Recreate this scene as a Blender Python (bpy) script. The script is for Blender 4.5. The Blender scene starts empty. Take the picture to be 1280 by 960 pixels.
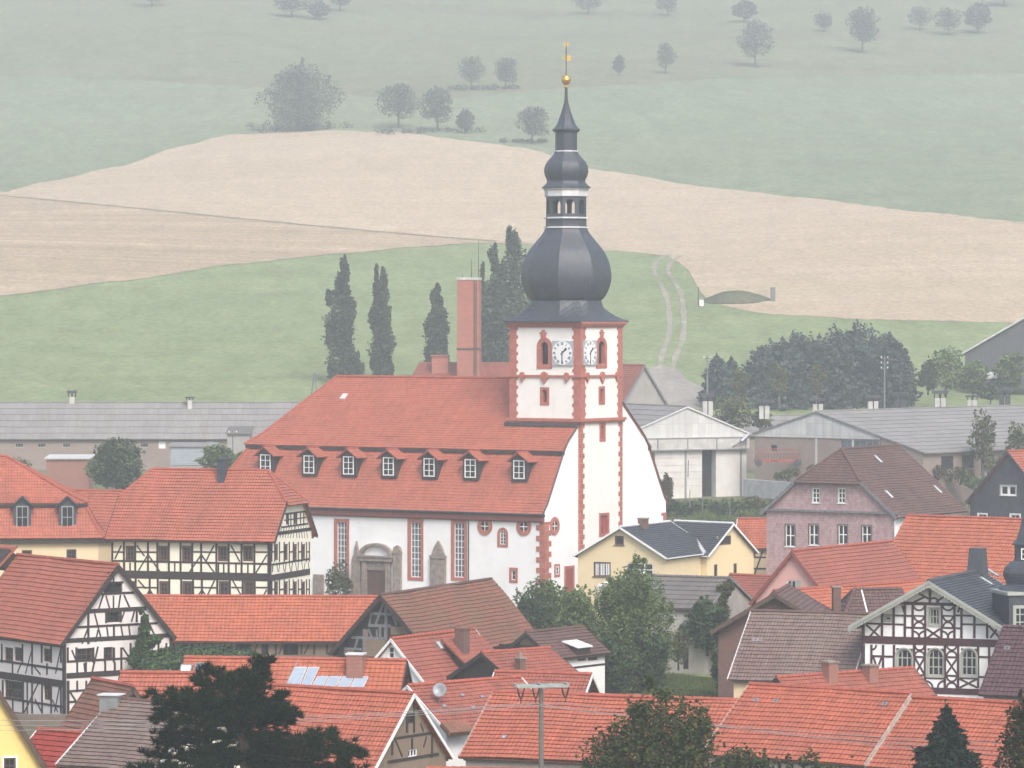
import bpy, math, random
import numpy as np
from mathutils import Matrix, Vector
SC = bpy.context.scene
COL = SC.collection
R = math.radians
rnd = random.Random(7)
# ------------------------------------------------------------------ camera, sky, sun, exposure
FPX, CZ, PT = 5200.0, 27.5, R(1.0)
cam = bpy.data.cameras.new('camera')
cam.lens = 36 * FPX / 1280; cam.sensor_width = 36; cam.clip_start = 1; cam.clip_end = 6000
camo = bpy.data.objects.new('camera', cam); COL.objects.link(camo)
camo.location = (0, 0, CZ); camo.rotation_euler = (R(90) - PT, 0, 0)
SC.camera = camo
SUN_EL, SUN_AZ = 48.0, 160.0        # the sun stands behind the camera, veiled by cloud
w = bpy.data.worlds.new('World'); SC.world = w; w.use_nodes = True
nt = w.node_tree
bg = nt.nodes['Background']
sky = nt.nodes.new('ShaderNodeTexSky'); sky.sky_type = 'NISHITA'; sky.sun_disc = False
sky.sun_elevation = R(SUN_EL); sky.sun_rotation = R(SUN_AZ)
sky.air_density = 1.0; sky.dust_density = 4.0; sky.ozone_density = 1.0
nt.links.new(sky.outputs[0], bg.inputs[0]); bg.inputs[1].default_value = 0.15
sl = bpy.data.lights.new('sun', 'SUN'); sl.energy = 1.5; sl.angle = R(25); sl.color = (1, .975, .94)
so = bpy.data.objects.new('sun', sl); COL.objects.link(so)
_d = Vector((math.sin(R(SUN_AZ)) * math.cos(R(SUN_EL)), math.cos(R(SUN_AZ)) * math.cos(R(SUN_EL)), math.sin(R(SUN_EL))))
so.rotation_euler = (-_d).to_track_quat('-Z', 'Y').to_euler()
SC.view_settings.view_transform = 'Standard'; SC.view_settings.look = 'None'
SC.view_settings.exposure = 0.80; SC.view_settings.gamma = 1.0
SC.view_settings.use_curve_mapping = False
SC.render.engine = 'CYCLES'
SC.cycles.use_denoising = True
SC.cycles.max_bounces = 5; SC.cycles.diffuse_bounces = 3; SC.cycles.glossy_bounces = 2
SC.cycles.volume_bounces = 2; SC.cycles.transparent_max_bounces = 8
HAZE = 0.00046

# ------------------------------------------------------------------ terrain height and where a line of sight meets it
_TY = [-60, 0, 60, 120, 180, 215, 300, 360, 405, 440, 480, 560, 600, 650, 700, 800, 900, 1050, 1200, 1400, 1600, 1900, 2100]
_TZ = [23, 22, 14, 6.5, 1.5, 0, -.4, -1.2, -1.6, -1.2, .6, 2.8, 4.6, 9.0, 15.0, 27, 39.5, 58.5, 79, 111, 147, 205, 240]
def _pchip(xs, ys):
    n = len(xs); h = [xs[i+1]-xs[i] for i in range(n-1)]; d = [(ys[i+1]-ys[i])/h[i] for i in range(n-1)]
    m = [d[0]]
    for i in range(1, n-1):
        if d[i-1]*d[i] <= 0: m.append(0.0)
        else:
            w1 = 2*h[i]+h[i-1]; w2 = h[i]+2*h[i-1]
            m.append((w1+w2)/(w1/d[i-1]+w2/d[i]))
    m.append(d[-1]); return h, m
_TH, _TM = _pchip(_TY, _TZ)
def ground(x, y):
    y = min(max(y, _TY[0]), _TY[-1] - .001)
    i = 0
    while _TY[i+1] <= y: i += 1
    t = (y-_TY[i])/_TH[i]; h = _TH[i]
    z = ((1+2*t)*(1-t)**2*_TZ[i] + t*(1-t)**2*h*_TM[i] + t*t*(3-2*t)*_TZ[i+1] + t*t*(t-1)*h*_TM[i+1])
    k = min(max((y-640)/300, 0), 1)
    z += k*(2.2*math.sin(x/70+y/160)+1.3*math.sin(x/37-y/95+2))
    return z
def ray(px, py):
    a = (px-640)/FPX; b = -(py-480)/FPX
    return Vector((a, math.cos(PT)+b*math.sin(PT), -math.sin(PT)+b*math.cos(PT)))
EYE = Vector((0, 0, CZ))
def P(px, py, Y):
    d = ray(px, py); return EYE + d*(Y/d.y)
def G(px, py, y0=250):
    d = ray(px, py); d = d/d.y
    Y = y0
    while Y < 2090:
        p = EYE+d*Y
        if p.z <= ground(p.x, Y): break
        Y += 4
    lo, hi = Y-4, Y
    for _ in range(20):
        m = (lo+hi)/2; p = EYE+d*m
        if p.z <= ground(p.x, m): hi = m
        else: lo = m
    p = EYE+d*hi
    return Vector((p.x, p.y, ground(p.x, p.y)))
def Zm(ox, oy, s): return lambda x, y: (ox+x/s, oy+y/s)

# ------------------------------------------------------------------ mesh builder
ID = Matrix.Identity(4)
class MB:
    def __init__(s): s.v = []; s.f = []; s.uv = []; s.mi = []; s.m = 0; s.smooth = []; s.sm = False
    def poly(s, pts, uv=None):
        n = len(s.v); s.v += [tuple(p) for p in pts]; s.f.append(tuple(range(n, n+len(pts))))
        s.uv.append(uv if uv else [(p[0]*.7+p[1]*.7, p[2]) for p in pts]); s.mi.append(s.m); s.smooth.append(s.sm)
    def mesh(s, vs, fs, M=None):
        n = len(s.v)
        s.v += [tuple(M @ Vector(p)) if M else tuple(p) for p in vs]
        for f in fs:
            s.f.append(tuple(i+n for i in f)); s.uv.append([(vs[i][0]*.7+vs[i][1]*.7, vs[i][2]) for i in f]); s.mi.append(s.m); s.smooth.append(s.sm)
    def box(s, M, x0, x1, y0, y1, z0, z1):
        s.mesh([(x0,y0,z0),(x1,y0,z0),(x1,y1,z0),(x0,y1,z0),(x0,y0,z1),(x1,y0,z1),(x1,y1,z1),(x0,y1,z1)],
               [(0,3,2,1),(4,5,6,7),(0,1,5,4),(1,2,6,5),(2,3,7,6),(3,0,4,7)], M)
    def prism(s, M, outline, y0, y1):          # outline in the x-z plane, counter-clockwise seen from -y
        n = len(outline)
        vs = [(x, y0, z) for x, z in outline]+[(x, y1, z) for x, z in outline]
        s.mesh(vs, [tuple(range(n)), tuple(range(2*n-1, n-1, -1))]+[(i, i+n, (i+1) % n+n, (i+1) % n) for i in range(n)], M)
    def bar(s, M, x0, z0, x1, z1, t, y0, y1):  # a straight beam lying in a wall plane
        dx, dz = x1-x0, z1-z0; l = math.hypot(dx, dz) or 1; nx, nz = -dz/l*t/2, dx/l*t/2
        s.prism(M, [(x0-nx, z0-nz), (x1-nx, z1-nz), (x1+nx, z1+nz), (x0+nx, z0+nz)], y0, y1)
    def tube(s, pts, rs, n=6, M=None, cap=True):
        pts = [Vector(p) for p in pts]; vs = []; fs = []
        if not hasattr(rs, '__len__'): rs = [rs]*len(pts)
        for i, p in enumerate(pts):
            t = (pts[min(i+1, len(pts)-1)]-pts[max(i-1, 0)]).normalized()
            a = t.cross(Vector((0, 0, 1)) if abs(t.z) < .9 else Vector((1, 0, 0))).normalized(); b = t.cross(a)
            for k in range(n):
                q = 2*math.pi*k/n; vs.append(p+(a*math.cos(q)+b*math.sin(q))*rs[i])
        for i in range(len(pts)-1):
            for k in range(n): fs.append((i*n+k, i*n+(k+1) % n, (i+1)*n+(k+1) % n, (i+1)*n+k))
        if cap: fs.append(tuple(range(n))); fs.append(tuple(range((len(pts)-1)*n, len(pts)*n)))
        s.mesh([tuple(v) for v in vs], fs, M)
    def lathe(s, prof, n=16, M=None, rot=0.0, sq=1.0):   # prof: (radius, z)
        vs = []; fs = []
        for r, z in prof:
            for k in range(n):
                q = rot+2*math.pi*k/n; vs.append((r*math.cos(q), r*math.sin(q), z))
        for i in range(len(prof)-1):
            for k in range(n): fs.append((i*n+k, i*n+(k+1) % n, (i+1)*n+(k+1) % n, (i+1)*n+k))
        fs.append(tuple(range((len(prof)-1)*n, len(prof)*n))); fs.append(tuple(range(n-1, -1, -1)))
        s.mesh(vs, fs, M)
    def build(s, name, mats, parent=None):
        if not isinstance(mats, (list, tuple)): mats = [mats]
        me = bpy.data.meshes.new(name); me.from_pydata(s.v, [], s.f)
        uvl = me.uv_layers.new(name='uv')
        flat = [c for f in s.uv for p in f for c in p]
        if len(flat) == len(uvl.data)*2: uvl.data.foreach_set('uv', flat)
        for m in mats: me.materials.append(m)
        me.polygons.foreach_set('material_index', s.mi)
        me.polygons.foreach_set('use_smooth', s.smooth)
        me.update()
        o = bpy.data.objects.new(name, me); COL.objects.link(o)
        if parent is not None: o.parent = parent
        return o
def thing(name, label, cat, loc=(0, 0, 0), yaw=0, group=None):
    o = bpy.data.objects.new(name, None); COL.objects.link(o)
    o.location = loc; o.rotation_euler = (0, 0, yaw); o.empty_display_size = .2
    tag(o, label, cat, group); return o
def tag(o, label, cat, group=None):
    o['label'] = label; o['category'] = cat
    if group: o['group'] = group
    return o
def struct(o, kind='structure'): o['kind'] = kind; return o

# ------------------------------------------------------------------ materials
def newmat(name):
    m = bpy.data.materials.new(name); m.use_nodes = True; t = m.node_tree
    return m, t, t.nodes['Principled BSDF']
class N:                                   # small helper to wire nodes
    def __init__(s, t): s.t = t
    def __call__(s, typ, **kw):
        n = s.t.nodes.new(typ)
        for k, v in kw.items():
            if k.startswith('i_'):
                key = k[2:]; key = int(key) if key.isdigit() else key.replace('_', ' ')
                if hasattr(v, 'is_linked') or isinstance(v, bpy.types.NodeSocket): s.t.links.new(v, n.inputs[key])
                else: n.inputs[key].default_value = v
            else: setattr(n, k, v)
        return n
def c4(c): return (c[0], c[1], c[2], 1)
def mixc(n, fac, a, b, mode='MIX'):
    x = n('ShaderNodeMix', data_type='RGBA', blend_type=mode)
    for k, v in ((0, fac), (6, a), (7, b)):
        if isinstance(v, bpy.types.NodeSocket): n.t.links.new(v, x.inputs[k])
        else: x.inputs[k].default_value = v if k == 0 else c4(v)
    return x.outputs[2]
def ramp(n, fac, lo, hi):
    x = n('ShaderNodeMapRange'); n.t.links.new(fac, x.inputs[0]); x.inputs[1].default_value = lo; x.inputs[2].default_value = hi
    return x.outputs[0]
def noise(n, vec, scale, detail=3, rough=.6):
    x = n('ShaderNodeTexNoise'); x.inputs['Scale'].default_value = scale; x.inputs['Detail'].default_value = detail; x.inputs['Roughness'].default_value = rough
    if vec is not None: n.t.links.new(vec, x.inputs['Vector'])
    return x.outputs[0]
def coords(n, which='Object'): return n('ShaderNodeTexCoord').outputs[which]
def objvec(n):                             # object coordinates shifted per object, so that repeats differ
    oi = n('ShaderNodeObjectInfo'); a = n('ShaderNodeVectorMath', operation='SCALE'); a.inputs[0].default_value = (53, 31, 17)
    n.t.links.new(oi.outputs['Random'], a.inputs['Scale'])
    b = n('ShaderNodeVectorMath', operation='ADD'); n.t.links.new(coords(n), b.inputs[0]); n.t.links.new(a.outputs[0], b.inputs[1])
    return b.outputs[0]
def plain(name, col, rough=.8, var=.18, scale=1.3, metal=0, fine=.0):
    m, t, b = newmat(name); n = N(t)
    v = objvec(n)
    f = noise(n, v, scale, 5)
    lo = tuple(c*(1-var) for c in col); hi = tuple(min(1, c*(1+var)) for c in col)
    c = mixc(n, ramp(n, f, .3, .7), lo, hi)
    t.links.new(c, b.inputs['Base Color']); b.inputs['Roughness'].default_value = rough; b.inputs['Metallic'].default_value = metal
    if fine:
        bp = n('ShaderNodeBump', i_Strength=.5, i_Distance=fine); t.links.new(noise(n, v, 9, 4), bp.inputs['Height'])
        t.links.new(bp.outputs[0], b.inputs['Normal'])
    return m
def plaster(name, col, dirt=.25):
    m, t, b = newmat(name); n = N(t); v = objvec(n)
    f = ramp(n, noise(n, v, .5, 6, .65), .42, .75)
    mp = n('ShaderNodeMapping'); mp.inputs['Scale'].default_value = (1.6, 1.6, .25); t.links.new(v, mp.inputs[0])
    st = ramp(n, noise(n, mp.outputs[0], 1.2, 4), .5, .8)
    mx = n('ShaderNodeMath', operation='MULTIPLY', i_0=f, i_1=dirt); m2 = n('ShaderNodeMath', operation='MULTIPLY_ADD', i_0=st, i_1=dirt*.6, i_2=mx.outputs[0])
    c = mixc(n, m2.outputs[0], col, tuple(x*y for x, y in zip(col, (.62, .58, .52))))
    t.links.new(c, b.inputs['Base Color']); b.inputs['Roughness'].default_value = .9
    bp = n('ShaderNodeBump', i_Strength=.35, i_Distance=.02); t.links.new(noise(n, v, 6, 5), bp.inputs['Height']); t.links.new(bp.outputs[0], b.inputs['Normal'])
    return m
def tiles(name, c1, c2, weather=(.10, .06, .045), wamt=.5, moss=0.0, tw=.24, course=.34, pan=.02, rough=.75, wscale=.35):
    m, t, b = newmat(name); n = N(t)
    uv = coords(n, 'UV'); oi = n('ShaderNodeObjectInfo')
    br = n('ShaderNodeTexBrick', offset=.5, offset_frequency=2)
    br.inputs['Scale'].default_value = 1; br.inputs['Brick Width'].default_value = tw; br.inputs['Row Height'].default_value = course
    br.inputs['Mortar Size'].default_value = .006; br.inputs['Bias'].default_value = 0
    br.inputs['Color1'].default_value = c4(c1); br.inputs['Color2'].default_value = c4(c2); br.inputs['Mortar'].default_value = c4([x*.35 for x in c1])
    t.links.new(uv, br.inputs['Vector'])
    v = objvec(n)
    w1 = ramp(n, noise(n, v, wscale, 6, .7), .40, .78)
    wm = n('ShaderNodeMath', operation='MULTIPLY', i_0=w1, i_1=wamt)
    c = mixc(n, wm.outputs[0], br.outputs['Color'], weather)
    f2 = ramp(n, noise(n, v, 2.4, 4, .7), .25, .8)
    hv = n('ShaderNodeHueSaturation'); t.links.new(c, hv.inputs['Color']); mr = n('ShaderNodeMapRange'); t.links.new(f2, mr.inputs[0]); mr.inputs[3].default_value = .78; mr.inputs[4].default_value = 1.22
    t.links.new(mr.outputs[0], hv.inputs['Value']); c = hv.outputs[0]
    mps = n('ShaderNodeMapping'); mps.inputs['Scale'].default_value = (1.4, .16, 1); t.links.new(uv, mps.inputs[0])
    fs = n('ShaderNodeMapRange'); t.links.new(noise(n, mps.outputs[0], 1.0, 5, .7), fs.inputs[0]); fs.inputs[1].default_value = .4; fs.inputs[2].default_value = .75; fs.inputs[3].default_value = 1.05; fs.inputs[4].default_value = .84
    h2 = n('ShaderNodeHueSaturation'); t.links.new(c, h2.inputs['Color']); t.links.new(fs.outputs[0], h2.inputs['Value']); c = h2.outputs[0]
    if moss:
        f3 = ramp(n, noise(n, v, 1.1, 6, .75), .60-.12*moss, .72)
        mm = n('ShaderNodeMath', operation='MULTIPLY', i_0=f3, i_1=min(1, moss))
        c = mixc(n, mm.outputs[0], c, (.11, .095, .04))
    t.links.new(c, b.inputs['Base Color']); b.inputs['Roughness'].default_value = rough
    sx = n('ShaderNodeSeparateXYZ'); t.links.new(uv, sx.inputs[0])
    a = n('ShaderNodeMath', operation='MULTIPLY', i_0=sx.outputs[0], i_1=2*math.pi/tw); s = n('ShaderNodeMath', operation='SINE', i_0=a.outputs[0])
    bp = n('ShaderNodeBump', i_Strength=.8, i_Distance=pan); t.links.new(s.outputs[0], bp.inputs['Height']); t.links.new(bp.outputs[0], b.inputs['Normal'])
    return m
def masonry(name, c1, c2, mortar, bw=.25, bh=.08, ms=.01, dirt=.4, wob=0.0):
    m, t, b = newmat(name); n = N(t); uv = coords(n, 'UV')
    br = n('ShaderNodeTexBrick', offset=.5); br.inputs['Scale'].default_value = 1
    for k, v in (('Brick Width', bw), ('Row Height', bh), ('Mortar Size', ms), ('Bias', -.1)): br.inputs[k].default_value = v
    for k, v in (('Color1', c1), ('Color2', c2), ('Mortar', mortar)): br.inputs[k].default_value = c4(v)
    if wob:
        nz = n('ShaderNodeTexNoise'); nz.inputs['Scale'].default_value = 1.7; t.links.new(uv, nz.inputs['Vector'])
        ad = n('ShaderNodeVectorMath', operation='MULTIPLY_ADD'); t.links.new(nz.outputs['Color'], ad.inputs[0]); ad.inputs[1].default_value = (wob, wob, 0); t.links.new(uv, ad.inputs[2])
        t.links.new(ad.outputs[0], br.inputs['Vector'])
    else: t.links.new(uv, br.inputs['Vector'])
    f = ramp(n, noise(n, objvec(n), .6, 6, .7), .4, .8); fm = n('ShaderNodeMath', operation='MULTIPLY', i_0=f, i_1=dirt)
    c = mixc(n, fm.outputs[0], br.outputs['Color'], tuple(x*.5 for x in mortar))
    t.links.new(c, b.inputs['Base Color']); b.inputs['Roughness'].default_value = .9
    return m
def leafmat(name, a, b_, c_=None, patch=.35):
    m, t, b = newmat(name); n = N(t)
    g = n('ShaderNodeNewGeometry')
    c = mixc(n, g.outputs['Random Per Island'], a, b_)
    oi = n('ShaderNodeObjectInfo')
    f = ramp(n, noise(n, objvec(n), patch, 3), .38, .64)
    if c_: c = mixc(n, f, c, c_)
    hv = n('ShaderNodeHueSaturation'); t.links.new(c, hv.inputs['Color']); mr = n('ShaderNodeMapRange'); t.links.new(oi.outputs['Random'], mr.inputs[0]); mr.inputs[3].default_value = .85; mr.inputs[4].default_value = 1.15
    t.links.new(mr.outputs[0], hv.inputs['Value'])
    t.links.new(hv.outputs[0], b.inputs['Base Color']); b.inputs['Roughness'].default_value = .7
    b.inputs['Specular IOR Level'].default_value = .08
    return m
def fieldmat(name, a, b_, stripe=(.012, .16, .05), ang=0.0, samt=.6, patch=.012, c_=None, camt=.6, fine=.9, mot=.26):
    m, t, b = newmat(name); n = N(t); v = coords(n)
    mp = n('ShaderNodeMapping'); mp.inputs['Rotation'].default_value = (0, 0, ang); mp.inputs['Scale'].default_value = stripe; t.links.new(v, mp.inputs[0])
    s1 = ramp(n, noise(n, mp.outputs[0], 1.0, 5, .65), .3, .7)
    p = ramp(n, noise(n, v, patch, 5, .6), .35, .65)
    q = n('ShaderNodeMath', operation='MULTIPLY_ADD', i_0=s1, i_1=samt); 
    pm = n('ShaderNodeMath', operation='MULTIPLY', i_0=p, i_1=1-samt); t.links.new(pm.outputs[0], q.inputs[2])
    c = mixc(n, q.outputs[0], a, b_)
    if c_:
        p2 = ramp(n, noise(n, mp.outputs[0], .35, 4, .6), .52, .72); p3 = n('ShaderNodeMath', operation='MULTIPLY', i_0=p2, i_1=camt)
        c = mixc(n, p3.outputs[0], c, c_)
    fn = noise(n, v, fine, 4, .8); hv = n('ShaderNodeHueSaturation'); t.links.new(c, hv.inputs['Color']); mr = n('ShaderNodeMapRange'); t.links.new(fn, mr.inputs[0])
    mr.inputs[1].default_value = .25; mr.inputs[2].default_value = .75; mr.inputs[3].default_value = .55; mr.inputs[4].default_value = 1.45
    mp2 = n('ShaderNodeMapping'); mp2.inputs['Rotation'].default_value = (0, 0, .25); mp2.inputs['Scale'].default_value = (.16, .055, .1); t.links.new(v, mp2.inputs[0])
    m2 = n('ShaderNodeMapRange'); t.links.new(noise(n, mp2.outputs[0], 1.0, 6, .78), m2.inputs[0]); m2.inputs[1].default_value = .28; m2.inputs[2].default_value = .72; m2.inputs[3].default_value = 1-mot; m2.inputs[4].default_value = 1+mot
    mm_ = n('ShaderNodeMath', operation='MULTIPLY', i_0=mr.outputs[0], i_1=m2.outputs[0])
    t.links.new(mm_.outputs[0], hv.inputs['Value'])
    t.links.new(hv.outputs[0], b.inputs['Base Color']); b.inputs['Roughness'].default_value = 1; b.inputs['Specular IOR Level'].default_value = 0
    return m
def corrugated(name, col, pitch=.18, stain=(.16, .12, .09)):
    m, t, b = newmat(name); n = N(t); uv = coords(n, 'UV'); v = objvec(n)
    f = ramp(n, noise(n, v, .25, 6, .7), .35, .7)
    c = mixc(n, f, col, tuple(x*.8 for x in col))
    mp = n('ShaderNodeMapping'); mp.inputs['Scale'].default_value = (.9, .12, 1); t.links.new(uv, mp.inputs[0])
    f2 = ramp(n, noise(n, mp.outputs[0], 1.0, 5, .7), .5, .8); fm = n('ShaderNodeMath', operation='MULTIPLY', i_0=f2, i_1=.55)
    c = mixc(n, fm.outputs[0], c, stain)
    br = n('ShaderNodeTexBrick', offset=0); br.inputs['Scale'].default_value = 1
    for k, x in (('Brick Width', 1.0), ('Row Height', 1.6), ('Mortar Size', .03)): br.inputs[k].default_value = x
    br.inputs['Color1'].default_value = (1, 1, 1, 1); br.inputs['Color2'].default_value = (.86, .86, .86, 1); br.inputs['Mortar'].default_value = (.7, .7, .7, 1)
    t.links.new(uv, br.inputs['Vector'])
    c = mixc(n, 1.0, c, br.outputs['Color'], 'MULTIPLY')
    t.links.new(c, b.inputs['Base Color']); b.inputs['Roughness'].default_value = .85
    sx = n('ShaderNodeSeparateXYZ'); t.links.new(uv, sx.inputs[0])
    a = n('ShaderNodeMath', operation='MULTIPLY', i_0=sx.outputs[0], i_1=2*math.pi/pitch); s = n('ShaderNodeMath', operation='SINE', i_0=a.outputs[0])
    bp = n('ShaderNodeBump', i_Strength=.7, i_Distance=.02); t.links.new(s.outputs[0], bp.inputs['Height']); t.links.new(bp.outputs[0], b.inputs['Normal'])
    return m
M = {}
M['tile_church'] = tiles('church roof tile', (.46, .130, .076), (.41, .112, .067), wamt=.34)
M['tile_red'] = tiles('red roof tile', (.43, .125, .075), (.38, .107, .065), wamt=.42)
M['tile_orange'] = tiles('orange roof tile', (.46, .132, .066), (.40, .106, .053), wamt=.3, course=.38, tw=.3)
M['tile_old'] = tiles('old red roof tile', (.36, .105, .068), (.31, .088, .058), wamt=.5, moss=.35, course=.36)
M['tile_near'] = tiles('near red roof tile', (.45, .122, .066), (.395, .100, .055), weather=(.17, .08, .055), wamt=.5, moss=.25, course=.36, tw=.26)  # orange red is the near tiles' own colour
M['tile_crimson'] = tiles('crimson roof tile', (.36, .045, .030), (.30, .035, .025), wamt=.15)
M['tile_moss'] = tiles('mossy brown roof tile', (.27, .098, .062), (.19, .070, .048), weather=(.15, .095, .045), wamt=.65, moss=.9, course=.3, tw=.2)
M['tile_brown'] = tiles('brown roof tile', (.155, .082, .068), (.110, .060, .052), weather=(.055, .042, .038), wamt=.6, moss=.2, course=.3, tw=.24)
M['tile_grey'] = tiles('greyed roof tile', (.205, .130, .108), (.140, .092, .080), weather=(.24, .20, .165), wamt=.6, moss=.3, course=.3, tw=.22)
M['tile_purple'] = tiles('dark purple roof tile', (.095, .044, .050), (.072, .034, .040), wamt=.2, course=.34, tw=.3, rough=.5)
M['slate'] = tiles('slate', (.060, .066, .080), (.042, .047, .058), weather=(.085, .088, .09), wamt=.5, tw=.22, course=.2, pan=.004, rough=.55)
M['slate_dark'] = tiles('dark slate', (.046, .056, .074), (.035, .043, .058), weather=(.08, .085, .095), wamt=.45, tw=.2, course=.18, pan=.004, rough=.5)
M['shingle_pink'] = tiles('pink wall shingle', (.46, .315, .325), (.35, .232, .243), weather=(.38, .27, .28), wamt=.3, tw=.3, course=.26, pan=.006)
M['white'] = plaster('white plaster', (.87, .87, .865), .2)
M['white_rough'] = plaster('rough white plaster', (.84, .82, .77), .22)
M['plaster_cream'] = plaster('cream infill plaster', (.85, .81, .68), .15)
M['plaster_yellow'] = plaster('yellow wall plaster', (.74, .61, .38), .12)
M['plaster_ochre'] = plaster('strong yellow plaster', (.80, .59, .22), .1)
M['plaster_sand'] = plaster('sandy wall plaster', (.70, .56, .36), .12)
M['plaster_infill'] = plaster('pale infill plaster', (.72, .67, .65), .3)
M['plaster_pink'] = plaster('pink wall plaster', (.70, .40, .36), .12)
M['plaster_grey'] = plaster('grey render', (.34, .33, .31), .5)
M['plaster_dirty'] = plaster('dirty pale render', (.42, .40, .37), .6)
M['clay'] = plaster('clay infill', (.22, .165, .12), .6)
M['timber'] = plain('dark timber', (.030, .020, .019), .8, .4, 3)
M['timber_ox'] = plain('oxblood painted timber', (.055, .016, .022), .6, .3, 3)
M['timber_grey'] = plain('weathered grey timber', (.16, .16, .17), .9, .4, 3)
M['timber_brown'] = plain('brown boards', (.085, .050, .036), .8, .35, 3)
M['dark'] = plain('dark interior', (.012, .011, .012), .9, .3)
M['sandstone'] = plain('red sandstone', (.40, .135, .098), .85, .2, 2.2, fine=.02)
M['sandstone_dark'] = plain('dark cornice paint', (.24, .065, .055), .8, .15, 2)
M['stone_grey'] = plain('grey sandstone', (.25, .205, .175), .9, .35, 2.5, fine=.03)
M['white_paint'] = plain('white paint', (.78, .78, .77), .5, .06)
M['grey_paint'] = plain('grey green window paint', (.36, .37, .33), .5, .1)
M['brown_paint'] = plain('brown window paint', (.10, .055, .045), .5, .2)
M['red_paint'] = plain('red shutter paint', (.28, .06, .05), .6, .2)
M['glass'] = plain('dark window glass', (.022, .024, .028), .12, .5, .7)
M['glass_blue'] = plain('church window glass', (.10, .115, .14), .15, .5, 1.5)
M['gold'] = plain('gilded metal', (.75, .46, .10), .32, .1, 2, metal=.85)
M['metal_grey'] = plain('grey metal', (.30, .31, .32), .45, .2, 2, metal=.4)
M['metal_dark'] = plain('dark metal', (.05, .05, .055), .5, .3, 2)
M['zinc'] = plain('pale zinc flashing', (.62, .62, .62), .45, .12, 2)
M['verge_grey'] = plain('mortared verge', (.36, .30, .26), .9, .35, 2.5, fine=.02)
M['ridge_red'] = plain('ridge tile', (.33, .082, .050), .8, .3, 4)
M['ridge_brown'] = plain('brown ridge tile', (.11, .06, .05), .8, .3, 4)
M['brick'] = masonry('red brick', (.33, .105, .07), (.25, .08, .056), (.30, .24, .20))
M['brick_stack'] = masonry('sooty red brick', (.42, .13, .082), (.33, .10, .066), (.34, .25, .20), .5, .16)
M['brick_far'] = masonry('reddish brick', (.29, .215, .18), (.24, .175, .15), (.31, .27, .24), .5, .16, .02)
M['brick_brown'] = masonry('brown brick', (.16, .075, .055), (.11, .052, .042), (.17, .13, .11))
M['rubble'] = masonry('rubble stone', (.20, .15, .115), (.13, .10, .08), (.15, .12, .095), .5, .26, .03, .5, .35)
M['fibre'] = corrugated('grey fibre cement sheet', (.275, .262, .25))
M['fibre_dark'] = corrugated('old brown grey sheet', (.17, .155, .145), .18, (.09, .075, .06))
M['fibre_pale'] = corrugated('pale cladding sheet', (.62, .62, .60), .9, (.45, .43, .40))
M['concrete'] = plain('pale concrete', (.48, .47, .44), .9, .2, .8, fine=.02)
M['concrete_white'] = plaster('pale barn panel', (.66, .65, .62), .45)
M['solar'] = plain('solar collector glass', (.30, .36, .43), .1, .12, 1)
M['bark'] = plain('bark', (.06, .048, .038), .95, .4, 4)
M['bark_pale'] = plain('pale bark', (.15, .14, .12), .95, .4, 4)
M['dial'] = plain('clock dial', (.80, .80, .80), .5, .03)
M['black'] = plain('black paint', (.010, .010, .011), .5, .1)
M['pale_blue'] = plain('pale blue grey door', (.36, .40, .44), .6, .1)
M['rust'] = plain('rusty red machine paint', (.28, .085, .060), .8, .35, 3)
M['leaf_mid'] = leafmat('mid green leaves', (0.0943, 0.1413, 0.0490), (0.1602, 0.2168, 0.0792), (0.0660, 0.0980, 0.0415))
M['leaf_dark'] = leafmat('dark green leaves', (0.0468, 0.0828, 0.0396), (0.0828, 0.1296, 0.0576), (0.0360, 0.0612, 0.0324))
M['leaf_pop'] = leafmat('poplar leaves', (0.0413, 0.0605, 0.0358), (0.0825, 0.1100, 0.0578), (0.0330, 0.0495, 0.0330))
M['leaf_far'] = leafmat('haze paled tree leaves', (.080, .098, .082), (.115, .132, .104), (.070, .088, .078))  # leaf colour paled to carry part of the distance haze
M['leaf_olive'] = leafmat('olive leaves', (0.0806, 0.0910, 0.0390), (0.1495, 0.1495, 0.0650), (0.0624, 0.0715, 0.0338))
M['leaf_autumn'] = leafmat('turning leaves', (.075, .060, .024), (.13, .10, .040), (.055, .050, .024))
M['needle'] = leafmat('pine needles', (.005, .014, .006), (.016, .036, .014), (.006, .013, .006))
M['needle_blue'] = leafmat('spruce needles', (.056, .084, .074), (.095, .125, .104), (.042, .066, .062))
M['ivy'] = leafmat('ivy leaves', (0.0375, 0.0725, 0.0325), (0.0750, 0.1225, 0.0500), (0.0300, 0.0525, 0.0275))
M['grassblade'] = leafmat('grass blades', (.085, .125, .036), (.135, .165, .058), (.070, .095, .034))
M['ground'] = fieldmat('village ground', (.085, .095, .045), (.13, .115, .075), (.1, .1, .1), 0, .4, .05, (.16, .14, .11), .6, 1.5)
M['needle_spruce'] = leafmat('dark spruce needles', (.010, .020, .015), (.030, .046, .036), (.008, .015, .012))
M['leaf_tip'] = leafmat('dark leaves with reddish tips', (0.0264, 0.0480, 0.0168), (0.0600, 0.0792, 0.0264), (0.0560, 0.0600, 0.0216), 1.1)
M['leaf_autumn2'] = leafmat('brownish leaves', (.036, .040, .016), (.080, .062, .024), (.024, .026, .012), .8)
M['grassdry'] = leafmat('dry grass', (.13, .125, .06), (.21, .19, .10), (.10, .10, .05))
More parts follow.
